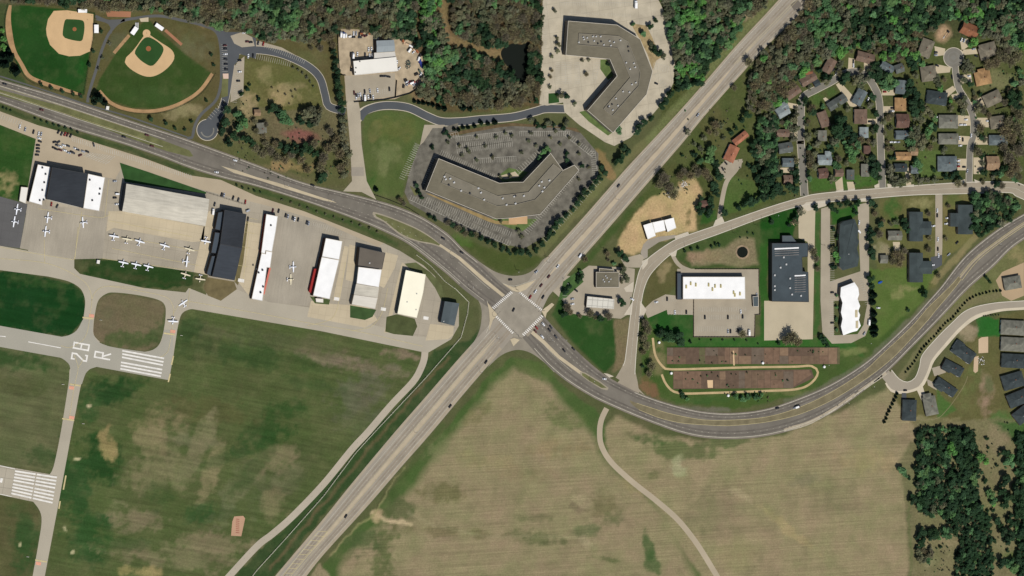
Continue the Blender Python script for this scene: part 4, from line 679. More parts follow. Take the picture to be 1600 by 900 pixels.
for c in ((126, 467), (199, 483), (265, 497)): RW.seg((400+c[0]/4*0, 0), (0, 0), .1) if False else None
# characters, u = reading direction (up the photo), v = top of character (to the left)
UV = np.array((.18, -1.0)); UV /= np.linalg.norm(UV); VV = np.array((-1.0, -.18)); VV /= np.linalg.norm(VV)
def glyph(cx, cy, w, h, strokes, t):
    c = np.array((cx, cy))
    for s in strokes:
        P = [c+UV*(p[0]-.5)*w+VV*(p[1]-.5)*h for p in s]
        for i in range(len(P)-1):
            d = (P[i+1]-P[i])/np.linalg.norm(P[i+1]-P[i]); RW.seg(P[i]-d*t/2, P[i+1]+d*t/2, t)
glyph(124, 558, 8.6, 23.5, [[(0, .84), (0, 1), (1, 1), (1, .72), (0, .2), (0, 0)], [(0, 0), (1, 0), (1, .1)]], 2.5)
glyph(127, 541.3, 8.6, 23.5, [[(0, 0), (0, 1), (1, 1), (1, 0), (0, 0)], [(0, .5), (1, .5)]], 2.5)
glyph(160, 555.5, 8.6, 23.5, [[(0, 0), (0, 1), (1, 1), (1, .48), (0, .48)], [(.35, .48), (1, 0)]], 2.5)
RW.done()
SG = Lines('apron_marking', WHT, 6.4)
for x, y in ((126+250, 438), (499, 466.5), (526, 467), (599, 483), (665.5, 497), (377.5, 438.5)): SG.seg((x-4, y-.6), (x+4, y+.6), 5)
SG.done()
# ---- parking bays
B = Lines('parking_markings', mat('paint_bays', (192, 186, 168), .15, .8, 2.5), 6)
B.stalls((112, 213), (298, 273), 56, 7, 1, .62, skew=.5); B.stalls((128, 236), (172, 252), 12, 7, 1, .6, skew=-.9); B.stalls((135, 244), (172, 250), 10, 7, -1, .6, skew=.9)
B.stalls((0, 178), (34, 190), 9, 7, 1, .6); B.stalls((488, 345), (512, 352), 8, 7, 1); B.stalls((512, 354), (535, 362), 7, 7, 1)
B.stalls((362, 98), (363, 158), 20, 8, 1) if False else B.stalls((377, 95), (370, 160), 20, 7, 1)
B.stalls((346, 70), (347, 112), 14, 9, -1); B.stalls((404, 63), (477, 93), 24, 7, 1); B.stalls((399, 92), (452, 104), 16, 8, -1); B.stalls((348, 155), (325, 182), 8, 7, -1)
B.stalls((640, 275), (655, 228), 15, 7, -1); B.stalls((648, 280), (668, 232), 14, 7, 1) if False else None
for a, b, n, L, s in (((632, 281), (656, 227), 17, 9, -1), ((659, 285), (678, 240), 15, 9, 1), ((691, 234), (776, 275), 28, 9, 1), ((668, 308), (800, 362), 42, 9, 1), ((640, 312), (795, 384), 44, 8, -1), ((826, 366), (905, 270), 34, 9, -1), ((848, 372), (932, 280), 30, 9, 1) , ((700, 210), (715, 206), 4, 8, 1), ((712, 214), (800, 204), 30, 8, 1), ((714, 232), (800, 221), 28, 8, -1), ((714, 232), (800, 221), 28, 8, 1), ((740, 248), (806, 244), 20, 8, 1), ((812, 205), (890, 205), 24, 8, 1), ((880, 210), (925, 245), 16, 8, -1), ((806, 276), (850, 235), 14, 8, -1), ((930, 236), (934, 276), 12, 8, 1)):
    B.stalls(a, b, n, L, s, .35, base=(L == 8))
for a, b, n, L, s in (((848, 0), (845, 80), 26, 9, -1), ((875, 4), (990, 4), 34, 5, 1), ((890, 22), (985, 27), 32, 5, -1), ((868, 98), (868, 130), 11, 9, -1), ((884, 98), (884, 130), 11, 9, 1), ((884, 98), (884, 130), 11, 9, -1), ((905, 98), (905, 130), 11, 7, 1), ((938, 95), (930, 130), 10, 8, 1), ((1022, 98), (1045, 104), 6, 10, 1), ((1022, 118), (1040, 145), 8, 9, -1)):
    B.stalls(a, b, n, L, s, .3, base=(s == 1))
for a, b, n, L, s in (((1090, 518), (1172, 518), 26, 8, -1), ((1092, 487), (1165, 487), 26, 7, -1), ((1092, 492), (1165, 492), 26, 7, 1), ((1035, 464), (1056, 464), 6, 7, 1), ((1045, 485), (1080, 485), 9, 7, 1), ((1296, 352), (1296, 440), 26, 8, -1), ((1296, 458), (1296, 524), 20, 8, -1), ((1348, 432), (1358, 475), 12, 6, 1), ((562, 150), (612, 146), 14, 9, -1), ((879, 462), (879, 485), 6, 8, -1)):
    B.stalls(a, b, n, L, s, .35)
B.done()
P2 = Lines('asphalt_patch', mat('asphalt_patch_dark', (112, 104, 92), .05), 5.2)
P2.seg((1238, 12), (1250, 4), 12); P2.done()
tick('c_roads')
# ---------------------------------------------------------------- landmarks for telling look-alikes apart
LM = [("the left ball field", 75, 70, 60), ("the right ball field", 235, 95, 70), ("the park turning circle", 324, 203, 25), ("the fenced equipment yard", 592, 100, 60), ("the dark wood pond", 805, 98, 30), ("the northern bent office block", 955, 115, 75), ("the southern bent office block", 785, 300, 110),
      ("the central crossroads", 808, 490, 35), ("the white-sided black hangar", 105, 290, 50), ("the wide grey hangar", 258, 320, 60), ("the long black hangar", 358, 383, 40), ("the long narrow white hangar", 413, 400, 40), ("the red-edged white hangar", 510, 420, 35), ("the grey and white hangar", 575, 430, 35), ("the cream hangar", 642, 458, 30), ("the small grey hangar", 700, 488, 20),
      ("the runway threshold", 222, 568, 45), ("the stepped white roof on dirt", 1030, 357, 30), ("the brown flat bank roof", 948, 436, 20), ("the pale panelled canopy roof", 938, 472, 22), ("the long white flat roof", 1115, 450, 50), ("the big dark flat roof", 1232, 425, 40), ("the dark scalloped condo", 1327, 383, 35), ("the white scalloped condo", 1328, 485, 35), ("the round retention pond", 1160, 394, 25),
      ("the garden plots", 1170, 578, 90), ("the estate cul-de-sac", 1490, 90, 30), ("the red-roofed house", 1148, 228, 25), ("the gravel farm track", 1010, 770, 60), ("the east curve of the highway", 1420, 525, 50), ("the new houses", 1490, 590, 50), ("the orange hipped roof", 1536, 121, 18), ("the estate loop street", 1330, 150, 45), ("the middle estate street", 1376, 230, 25), ("the right estate street", 1518, 230, 25), ("the shared apartment drive", 1467, 350, 25), ("the left estate street", 1253, 230, 25)]
def where(px, py, skip=None):
    best = None
    for n, x, y, r in LM:
        if n == skip: continue
        d = math.hypot(px-x, py-y)-r*.5
        if best is None or d < best[0]: best = (d, n, px-x, py-y)
    _, n, dx, dy = best
    if math.hypot(dx, dy) < 12: return 'beside '+n
    if abs(dx) > 2*abs(dy): s = 'right of ' if dx > 0 else 'left of '
    elif abs(dy) > 2*abs(dx): s = 'below ' if dy > 0 else 'above '
    else: s = ('below' if dy > 0 else 'above')+(' right of ' if dx > 0 else ' left of ')
    return s+n
ORD = ['first', 'second', 'third', 'fourth', 'fifth', 'sixth', 'seventh', 'eighth', 'ninth', 'tenth', 'eleventh', 'twelfth', 'thirteenth', 'fourteenth', 'fifteenth', 'sixteenth', 'seventeenth', 'eighteenth', 'nineteenth', 'twentieth']
def ordn(i):
    if i < 20: return ORD[i]
    tens = ['', '', 'twenty', 'thirty', 'forty', 'fifty', 'sixty', 'seventy', 'eighty', 'ninety'][(i+1)//10]
    return tens+'-'+ORD[(i+1) % 10-1] if (i+1) % 10 else tens[:-1]+'ieth'
def finish_labels():
    by = {}
    for o, l, p, sh in THINGS:
        if not sh and p is not None: by.setdefault(l, []).append((o, p))
    for l, L in by.items():
        if len(L) < 2: continue
        xs_ = [p[0] for _, p in L]; ys_ = [p[1] for _, p in L]
        ax = 0 if max(xs_)-min(xs_) >= max(ys_)-min(ys_) else 1
        L.sort(key=lambda t: t[1][ax])
        for i, (o, p) in enumerate(L):
            w = ordn(i)
            if i == len(L)-1: t = 'rightmost of these' if ax == 0 else 'lowest of these'
            elif i == 0: t = 'leftmost of these' if ax == 0 else 'topmost of these'
            else: t = w+(' from the left' if ax == 0 else ' from the top')
            o['label'] = l+', '+t
# ---------------------------------------------------------------- buildings
WALLM = mat('wall_beige', (150, 136, 116), .05, .3); WALLD = mat('wall_dark', (88, 78, 68), .05, .3); WALLW = mat('wall_white', (206, 202, 192), .04, .3); WALLR = mat('wall_red', (158, 52, 48), .05, .3); WALLB = mat('wall_brick', (132, 92, 72), .1, 1.0)
GLS = mat('window_glass', (40, 46, 52), .05, .2, rough=.2, spec=.5); TRIM = mat('trim_pale', (206, 196, 176), .04, .3); METL = mat('metal_light', (200, 198, 190), .04, .5); METD = mat('metal_dark', (70, 70, 70), .06, .5)
RTAU = mat('roof_ballast', (114, 107, 88), .14, .25, 1.2, streak=(0, .15, .5, .06)); RTAU2 = mat('roof_ballast_well', (124, 117, 100), .14, .3, 1.2)
RWHT = mat('roof_white', (246, 243, 234), .05, .4); RBLK = mat('roof_black', (54, 57, 60), .12, .2, streak=(0, .1, .8, .1)); RGRY = mat('roof_grey_metal', (198, 190, 170), .09, .25, streak=(-10, .06, .5, .12)); RCRM = mat('roof_cream', (250, 242, 212), .04, .2); RSLT = mat('roof_slate', (84, 92, 92), .12, .3, 1.0); RCHR = mat('roof_charcoal', (66, 74, 72), .2, .4, 1.2); ROFF = mat('roof_offwhite', (232, 226, 210), .03, .2)
def cen(p): return sum(q[0] for q in p)/len(p), sum(q[1] for q in p)/len(p)
def inset(P, d):
    n = len(P); a = sum(P[i][0]*P[(i+1) % n][1]-P[(i+1) % n][0]*P[i][1] for i in range(n)); s = 1 if a > 0 else -1; out = []
    for i in range(n):
        p0, p1, p2 = np.array(P[i-1]), np.array(P[i]), np.array(P[(i+1) % n]); e1 = (p1-p0)/np.linalg.norm(p1-p0); e2 = (p2-p1)/np.linalg.norm(p2-p1)
        n1 = np.array((-e1[1], e1[0]))*s; n2 = np.array((-e2[1], e2[0]))*s; b = n1+n2; b /= max(.25, np.dot(b, b)/2) ; out.append(tuple(p1+b*d))
    return out
def ring(mb, P, Q, z0, z1):
    n = len(P); a = sum(P[i][0]*P[(i+1) % n][1]-P[(i+1) % n][0]*P[i][1] for i in range(n))
    if a < 0: P = P[::-1]; Q = Q[::-1]
    vs = [(p[0], p[1], z0) for p in P]+[(p[0], p[1], z1) for p in P]+[(p[0], p[1], z1) for p in Q]+[(p[0], p[1], z0) for p in Q]
    f = []
    for i in range(n):
        j = (i+1) % n; f += [(i, j, j+n, i+n), (i+n, j+n, j+2*n, i+2*n), (i+2*n, j+2*n, j+3*n, i+3*n), (i+3*n, j+3*n, j, i)]
    mb.add(vs, f)
def px_in(E, poly, z): c = E.location; return [(G(x, y, z).x-c.x, G(x, y, z).y-c.y) for x, y in poly]
def root(name, poly, label, cat, group=None, h=5, share=False):
    c = cen(poly); g = G(c[0], c[1], h); e = empty(name, (g.x, g.y, 0)); tag(e, label, cat, group, c, share); return e
def block(E, poly, h, roof, wall, par=0.4, parm=TRIM, gable=False, doors=None, z0=0, rn='roof', wn='wall'):
    P = px_in(E, poly, h); mb = MB(); mb.prism(inset(P, .06), z0, h-.02); mb.build(wn, wall, E)
    mb = MB()
    if gable and len(P) == 4:
        l01 = math.dist(P[0], P[1]); l12 = math.dist(P[1], P[2])
        if l01 < l12: P = P[1:]+P[:1]
        a = tuple((np.array(P[0])+np.array(P[3]))/2); b = tuple((np.array(P[1])+np.array(P[2]))/2); k = gable
        vs = [(*p, h) for p in P]+[(*a, h+k), (*b, h+k)]
        mb.add(vs, [(0, 1, 5, 4), (2, 3, 4, 5), (0, 4, 3), (1, 2, 5), (3, 2, 1, 0)])
    else: mb.prism(P, h, h+.15)
    r = mb.build(rn, roof, E); fix(r)
    if par and not gable:
        mb = MB(); ring(mb, [tuple(q) for q in inset(P, -.05)], [tuple(q) for q in inset(P, .40)], h+.1, h+.15+par); fix(mb.build('parapet', parm, E))
    return r
def fix(o):
    bm = bmesh.new(); bm.from_mesh(o.data); bmesh.ops.recalc_face_normals(bm, faces=bm.faces[:]); bm.to_mesh(o.data); bm.free()
def unit(E, name, x, y, z, w, d, h, m, rz=0, parent=None):
    g = G(x, y, z); mb = MB(); mb.box(-w/2, w/2, -d/2, d/2, 0, h)
    mb.box(-w*.28, w*.28, -d*.28, d*.28, h, h+.18)
    o = mb.build(name, m, parent or E); o.location = (g.x-E.location.x, g.y-E.location.y, z); o.rotation_euler = (0, 0, rz); return o
def wallbox(E, name, a, b, h, z0, z1, m, f0=0, f1=1, t=.12):
    """window band or door on the wall below the roof edge a-b"""
    A, B = px_in(E, [a, b], h); A = np.array(A); B = np.array(B); d = (B-A)/np.linalg.norm(B-A); n = np.array((-d[1], d[0])); mid = (A+B)/2
    if np.dot(n, mid) < 0: n = -n
    p, q = A+(B-A)*f0, A+(B-A)*f1; mb = MB(); mb.prism([tuple(p-n*.02), tuple(q-n*.02), tuple(q+n*t), tuple(p+n*t)], z0, z1); return mb.build(name, m, E)
# white-sided black hangar
A = [(59, 257), (81, 261.5), (72, 311), (66, 314), (66, 321), (45, 315)]; Bk = [(81.5, 261.5), (137, 271.5), (129.5, 325), (73, 311)]; Cw = [(137.5, 271.5), (164, 277.5), (155, 330), (130, 325.5)]
E = root('aircraft_hangar', Bk, 'black barrel-flat hangar roof flanked by two white roofed wings', 'hangar', h=9)
block(E, A, 6, RWHT, WALLD, .3); block(E, Bk, 10.5, RBLK, WALLD, .3, METD); block(E, Cw, 6.5, RWHT, WALLM, .3)
wallbox(E, 'hangar_door', (129.5, 325), (73, 311), 10.5, .1, 7.5, METL, .08, .92)
for x, y in ((71, 272), (69, 285), (66, 297), (68, 312), (62, 313), (66, 262)): unit(E, 'roof_vent', x, y, 6.2, 1.8, 1.8, 1.0, METD)
for x, y in ((140, 281), (156, 295), (155, 303), (144, 313)): unit(E, 'roof_vent', x, y, 6.7, 1.8, 1.8, 1.0, METD)
E = root('storage_shed', [(33, 292), (44, 293), (40, 318), (30, 314)], 'low pale lean-to slab left of the white-sided black hangar', 'shed', h=3); block(E, [(33, 292), (44, 293), (40, 318), (30, 314)], 3, ROFF, WALLM, .1)
# wide grey hangar
P = [(197.5, 287), (327, 311), (321, 353), (191, 330)]
E = root('aircraft_hangar', P, 'wide low-pitched pale grey metal hangar with concrete forecourt', 'hangar', h=8)
block(E, P, 8.5, RGRY, mat('wall_slate', (84, 84, 84)), gable=1.4); wallbox(E, 'hangar_door', (321, 353), (191, 330), 8.5, .1, 6.5, METL, .05, .95); wallbox(E, 'roof_edge_trim', (327, 311), (197.5, 287), 8.5, 8.1, 8.6, METD, 0, 1)
# long black hangar
P1 = [(351, 328), (385, 334.5), (378, 388), (344, 381)]; P2_ = [(344, 381), (378, 388), (366.5, 438), (331.5, 432)]
E = root('aircraft_hangar', P1, 'long black sheet-metal hangar with stepped lean-tos on its left side', 'hangar', h=9)
block(E, P1, 9.5, RBLK, WALLD, gable=None, par=.1, parm=METD); block(E, P2_, 9.5, mat('roof_black_grey', (64, 68, 72), .06, .2, streak=(-10, .1, .8, .1)), WALLD, par=.1, parm=METD)
for p in ([(341, 332), (351, 330), (344, 360), (336, 358)], [(336, 363), (343.5, 364), (338, 396), (330, 395)], [(331, 400), (336, 400), (330, 431), (323, 428)]): block(E, p, 6, mat('roof_dusk', (74, 82, 88), .06, .2), WALLD, .1, METD, rn='lean_to_roof', wn='lean_to_wall')
# long narrow white hangar
P = [(416, 334.5), (434, 338), (431, 360), (425, 393.5), (415, 391.5), (414, 396.5), (408, 395)]; Q = [(408.5, 395.5), (415, 397), (415.5, 392), (425.5, 394), (422, 418.5), (417, 418), (410, 470.5), (393, 467)]
E = root('aircraft_hangar', P+Q, 'long narrow white-roofed hangar row with dark red left wall', 'hangar', h=6)
block(E, P, 6, RWHT, mat('wall_maroon', (120, 60, 52)), .25); block(E, Q, 5.4, RWHT, mat('wall_umber', (90, 68, 58)), .25)
wallbox(E, 'red_awning', (422, 418.5), (412, 460), 5.4, 2.6, 3.0, mat('awning_red', (214, 120, 100)), 0, 1, 2.2)
for x, y in ((423, 352), (410, 422), (404, 426), (411, 448), (407, 457), (400, 420)): unit(E, 'roof_vent', x, y, 6, 1.8, 1.8, 1, METD)
# red-edged white hangar
P = [(509, 372), (535, 377), (530, 406), (503, 401)]; Q = [(502.5, 401.5), (530, 406.5), (515, 467.5), (489, 462)]
E = root('aircraft_hangar', P+Q, 'white hangar in two roof sections with a bright red lean-to at lower left', 'hangar', h=7)
block(E, P, 7.5, RWHT, mat('wall_umber', (90, 68, 58)), .25); block(E, Q, 7.5, RWHT, mat('wall_umber', (90, 68, 58)), .25)
block(E, [(491, 420), (497, 420), (488, 460), (483, 455)], 3.5, WALLR, WALLR, 0, rn='lean_to_roof', wn='lean_to_wall')
E2 = root('entrance_porch', [(493, 466), (505, 467), (505, 473), (494, 472)], 'small pale porch slab below the red-edged white hangar', 'porch', h=2); block(E2, [(493, 466), (505, 467), (505, 473), (494, 472)], 2.4, ROFF, WALLM, .1)
# grey and white hangar
E = root('aircraft_hangar', [(562, 385), (602, 395), (586, 482), (550, 475)], 'hangar row with brown, white and pale grey roof sections', 'hangar', h=7)
block(E, [(562, 386), (602, 395), (597, 420.5), (559, 415)], 8, mat('roof_brown_flat', (104, 96, 84), .1, .3), WALLD, .15, METD); block(E, [(560, 417), (596.5, 421.5), (592, 449), (557, 443)], 6.5, RWHT, mat('wall_bluegrey', (96, 108, 112)), .15)
block(E, [(556.5, 443.5), (592, 449.5), (590, 465), (553, 460)], 6.0, RGRY, mat('wall_bluegrey', (96, 108, 112)), .1); block(E, [(553, 460.5), (590, 465.5), (586, 482.5), (549.5, 475.5)], 5.8, mat('roof_palegrey', (214, 206, 188), .04, .2, streak=(-10, .06, .5, .05)), WALLM, .1)
unit(E, 'roof_vent', 577, 411, 8, 1.6, 1.6, 1, METL)
# cream hangar
P = [(634, 422), (665, 429), (661, 457), (651, 496.5), (621, 490)]
E = root('aircraft_hangar', P, 'bright cream-roofed hangar right of the grey and white hangar', 'hangar', h=7); block(E, P, 6.5, RCRM, mat('wall_greygreen', (96, 104, 100)), .1, RCRM)
for x, y in ((636, 472), (651, 459), (650, 484)): unit(E, 'roof_vent', x, y, 6.5, 1.2, 1.2, .8, METL)
P = [(695, 470.7), (717.7, 474), (710, 509), (688.7, 503.7)]
E = root('aircraft_hangar', P, 'small slate-grey gabled hangar at the end of the apron', 'hangar', h=7); block(E, P, 6.5, RSLT, mat('wall_slate', (84, 84, 84)), gable=1.6); unit(E, 'roof_vent', 693, 502, 6.6, 1.2, 1.2, .8, METL)
# office blocks
def office(P, well, h, units, label, floors=3):
    E = root('office_building', P, label, 'office', h=h); block(E, P, h, RTAU, WALLM, .5)
    W_ = px_in(E, well, h); mb = MB(); mb.prism(W_, h+.15, h+.17); fix(mb.build('roof_well', RTAU2, E))
    mb = MB(); ring(mb, W_, inset(W_, .35), h+.15, h+1.1); fix(mb.build('screen_wall', mat('screen_wall', (150, 142, 124)), E))
    n = len(P)
    for i in range(n):
        if math.dist(P[i], P[(i+1) % n]) < 14: continue
        for f in range(floors):
            z = .9+f*(h/floors); wallbox(E, 'window_band', P[i], P[(i+1) % n], h, z, z+1.3, GLS, .03, .97)
    for x, y, s, k in units: unit(E, 'rooftop_unit', x, y, h+.17, s, s*.8, 1.2, METL if k else METD, .4)
    return E
U1 = [(911, 58, 1), (917, 59, 1), (912, 61.5, 1), (919, 66, 0), (926, 57, 1), (931, 57, 1), (938, 57, 1), (928, 64, 1), (934, 68, 0), (939, 65, 0), (943, 70, 1), (952, 64, 1), (959, 66, 1), (954, 71, 1), (969, 63, 1), (904, 66, 1), (981, 73, 0), (978, 98, 1), (990, 99, 1), (984, 108, 1), (992, 105, 1), (982, 80, 0), (987, 132, 1), (993, 129, 1), (973, 143, 1), (983, 144, 1), (962, 154, 1), (951, 166, 1), (956, 163, 0), (965, 165, 1), (957, 172, 1), (950, 167, 0)]
office([(887.5, 32.5), (963.7, 38.7), (1000, 61), (1019.5, 111), (1010, 147.5), (957.5, 207.5), (917.5, 172.5), (963.7, 118.7), (952.5, 92.5), (883.7, 86)], [(904, 52), (966, 56), (981, 65), (1000, 113), (997.5, 134), (956, 181), (942.5, 170), (984, 121), (965, 75), (903, 70)], 9, [(x, y, 1.8, k) for x, y, k in U1], 'bent taupe flat-roofed office block beside the pale car park')
U2 = [(694, 276, 1), (703, 279, 1), (701, 289, 0), (709, 285, 1), (696, 280, 1), (720, 298, 1), (734, 302, 0), (747, 294, 1), (751, 301, 1), (756, 312, 1), (785, 310, 1), (791, 320, 1), (805, 318, 1), (818, 306, 1), (842, 290, 1), (847, 299, 1), (846, 284, 1), (858, 282, 1), (850, 293, 1), (803, 307, 1), (805, 306, 0)]
office([(685, 247.5), (780, 286), (801, 284.5), (817, 284.5), (860, 239), (879.5, 266), (897, 257.5), (904.5, 266), (844, 335), (800, 340.5), (775, 342), (665, 297.5)], [(696, 270), (777, 306), (825, 300), (864, 256), (879, 267), (836, 312), (804, 320), (776, 322), (689, 286)], 9, [(x, y, 2.2, k) for x, y, k in U2], 'bent taupe flat-roofed office block ringed by weathered dark parking bays')
# equipment yard buildings
E = root('workshop_building', [(554, 95), (619, 88), (621, 111), (554, 117)], 'white-roofed workshop with a grey rear wing in the fenced yard', 'workshop', h=6)
block(E, [(552, 95.5), (619, 89), (621.5, 111), (554, 117.5)], 6, ROFF, WALLM, .2, ROFF); block(E, [(584.5, 82.5), (617, 80.5), (618.5, 88.5), (584.5, 91.8)], 5, mat('roof_cement', (206, 200, 186), .05, .3), WALLM, .15); block(E, [(588, 63.5), (615.6, 62.4), (617, 80), (588.5, 82)], 7, mat('roof_steelgrey', (146, 152, 150), .05, .3, streak=(0, .5, .08, .05)), WALLD, gable=.9)
for x, y in ((555, 113), (562, 96), (556, 106)): unit(E, 'roof_vent', x, y, 6.1, 1.2, 1.2, .8, METD)
# stepped white roof on dirt
E = root('commercial_building', [(1005, 352), (1052, 340), (1056, 357), (1012, 374)], 'stepped three-part white flat roof on a bare dirt lot', 'building', h=5)
for p in ([(1005, 352), (1019, 347.5), (1024.5, 368.5), (1012, 374)], [(1019.5, 347.5), (1037, 343.8), (1040, 360), (1023.5, 364)], [(1037.5, 344), (1052.5, 340), (1056.5, 356), (1043, 362.5)]): block(E, p, 5 if p[0][0] != 1019.5 else 4.4, RWHT, WALLD, .15, ROFF)
# bank and canopy
E = root('bank_building', [(931, 423), (967, 425), (967, 449), (931, 449)], 'brown flat-roofed bank with a raised parapet section', 'building', h=5); block(E, [(931, 425), (967, 425), (967, 449), (931, 449)], 4.5, RTAU, WALLD, .5); block(E, [(936, 419), (959, 421), (959, 426), (936, 425)], 3.6, RTAU, WALLD, .5)
for x, y in ((942, 437), (948, 434), (954, 436), (944, 440), (951, 440), (946, 431)): unit(E, 'rooftop_unit', x, y, 4.7, 1.4, 1.4, .9, METL)
E = root('drive_through_canopy', [(917.5, 463), (960, 467.5), (959, 483), (916, 480)], 'pale panelled flat canopy roof below the brown bank', 'building', h=4.5); block(E, [(917.5, 463), (960, 467.5), (959, 483), (916, 480)], 4.5, mat('roof_panelled', (214, 208, 190), .05, .3, seams=(-6, 7, .35, .6)), WALLD, .2)
# long white flat roof
P = [(1067, 432.5), (1164, 432.5), (1164.5, 467.5), (1067, 467.5)]
E = root('commercial_building', P, 'long rectangular bright white flat roof with vents above a walled car park', 'building', h=7); block(E, P, 6.5, RWHT, WALLM, .25)
block(E, [(1058, 427), (1066, 427), (1066, 468), (1058, 468)], 3, mat('roof_dusk', (74, 82, 88)), WALLD, .1, METD, rn='lean_to_roof', wn='lean_to_wall')
for x, y in ((1079, 443), (1087, 445), (1072, 448), (1117, 447), (1126, 447), (1107, 445), (1113, 452), (1146, 457), (1156, 459), (1148, 461)): unit(E, 'rooftop_unit', x, y, 6.6, 1.8, 4, 1.0, mat('unit_tan', (190, 176, 120)))
E = root('storage_shed', [(1176, 463), (1185, 463), (1185, 479), (1177, 479)], 'small dark flat shed at the upper right corner of the walled car park', 'shed', h=3); block(E, [(1176, 463), (1185, 463), (1185, 479), (1177, 479)], 3, RSLT, WALLD, .1)
# big dark flat roof
P = [(1206, 380), (1262.7, 380), (1262, 401), (1253, 402), (1254, 424), (1262.7, 425), (1263.7, 472), (1206, 471)]
E = root('industrial_building', P, 'big dark flat roof with rows of pale skylight strips', 'building', h=7); block(E, P, 7, mat('roof_dark_membrane', (70, 78, 80), .14, .3), WALLD, .3, METD); block(E, [(1222, 368), (1237, 368), (1245, 379), (1222, 379)], 4.5, RSLT, WALLD, .2, METD, rn='porch_roof', wn='porch_wall')
for i in range(4): unit(E, 'skylight_strip', 1229, 388+i*3.6, 7.16, 33, 1.7 if i == 0 else .55, .4, RWHT if i == 0 else mat('skylight_dull', (150, 144, 136)))
for i in range(8): unit(E, 'skylight_strip', 1250, 430.5+i*3.6, 7.16, 15, 1.5 if i == 0 else .55, .4, RWHT if i == 0 else mat('skylight_dull', (150, 144, 136)))
for x, y in ((1228, 413), (1219, 418), (1234, 435), (1234, 450), (1210, 447), (1210, 453), (1237, 460), (1251, 462), (1224, 402), (1210, 430)): unit(E, 'rooftop_unit', x, y, 7.16, 2, 2, 1.2, METL)
# condos
P = [(1335, 342), (1336.5, 345), (1341, 357), (1340, 372), (1342.5, 377), (1339, 388), (1342.5, 402), (1340, 416), (1317, 422.5), (1312, 417), (1311, 400), (1312, 385), (1311, 372), (1313, 350), (1318, 346)]
E = root('condominium_block', P, 'long dark shingled condo roof with scalloped edges, cream details absent', 'apartment block', h=7); E['label'] = 'long dark shingled condo roof with scalloped right edge'
THINGS[-1] = (E, E['label'], cen(P), False)
def dome_roof(E, poly, h, k, roof, wall, ins):
    Pw = px_in(E, poly, h); mb = MB(); mb.prism(inset(Pw, .3), 0, h-.02); mb.build('wall', wall, E); I = inset(Pw, ins); n = len(Pw)
    vs = [(*p, h) for p in Pw]+[(*p, h+k) for p in I]; mb = MB(); mb.add(vs, [(i, (i+1) % n, (i+1) % n+n, i+n) for i in range(n)]+[tuple(range(n, 2*n)), tuple(range(n))[::-1]]); r = mb.build('roof', roof, E); fix(r); return r
dome_roof(E, P, 6.5, 1.6, RCHR, WALLM, 4.5)
for i in range(5): wallbox(E, 'window', (1312, 352+i*13), (1311.5, 360+i*13), 6.5, 1, 2.4, GLS, .1, .8)
unit(E, 'roof_vent', 1326, 397, 8.1, 1, 1, .6, METL)
P = [(1314, 449), (1335, 441), (1341, 450), (1342.5, 460), (1340, 467), (1344, 478), (1341, 486), (1344, 492), (1342, 500), (1345, 509), (1339, 517), (1331, 519), (1317.5, 524), (1314, 510), (1316.5, 498), (1314, 488), (1316.5, 473), (1313, 463)]
E = root('condominium_block', P, 'long brilliant white condo roof with zigzag edges', 'apartment block', h=7); dome_roof(E, P, 6.5, .4, RWHT, WALLM, 3)
for x, y in ((1338, 490), (1339, 507)):
    unit(E, 'bare_roof_patch', x, y, 6.95, 3.6, 9, .1, mat('bare_deck', (190, 176, 140)))
for i in range(4): wallbox(E, 'window', (1315, 455+i*15), (1315, 463+i*15), 6.5, 1, 2.4, GLS, .1, .8)
# apartments
def plus(E, rects, h, k, roof, wall):
    for r in rects:
        x0, y0, x1, y1 = r; block(E, [(x0, y0), (x1, y0), (x1, y1), (x0, y1)], h, roof, wall, gable=k); k *= .8; h -= .05
for rects, lb in (([(1421, 331, 1442, 377), (1436, 346, 1455, 367)], 'dark cross-shaped apartment roof, upper of the pair left of the shared drive'), ([(1421, 395, 1442, 441), (1436, 408, 1456, 428)], 'dark cross-shaped apartment roof, lower of the pair left of the shared drive'), ([(1497, 320, 1520, 366), (1485, 333, 1500, 354)], 'dark cross-shaped apartment roof right of the shared drive, against the thicket')):
    c = [(rects[0][0], rects[0][1]), (rects[0][2], rects[0][1]), (rects[0][2], rects[0][3]), (rects[0][0], rects[0][3])]
    E = root('apartment_building', c, lb, 'apartment block', 'cross-shaped apartment buildings', h=6); plus(E, rects, 5.5, 2.4, RCHR, WALLM)
    for f in (.1, .4, .7): wallbox(E, 'window', c[0], c[3], 5.5, 1, 2.4, GLS, f, f+.15)
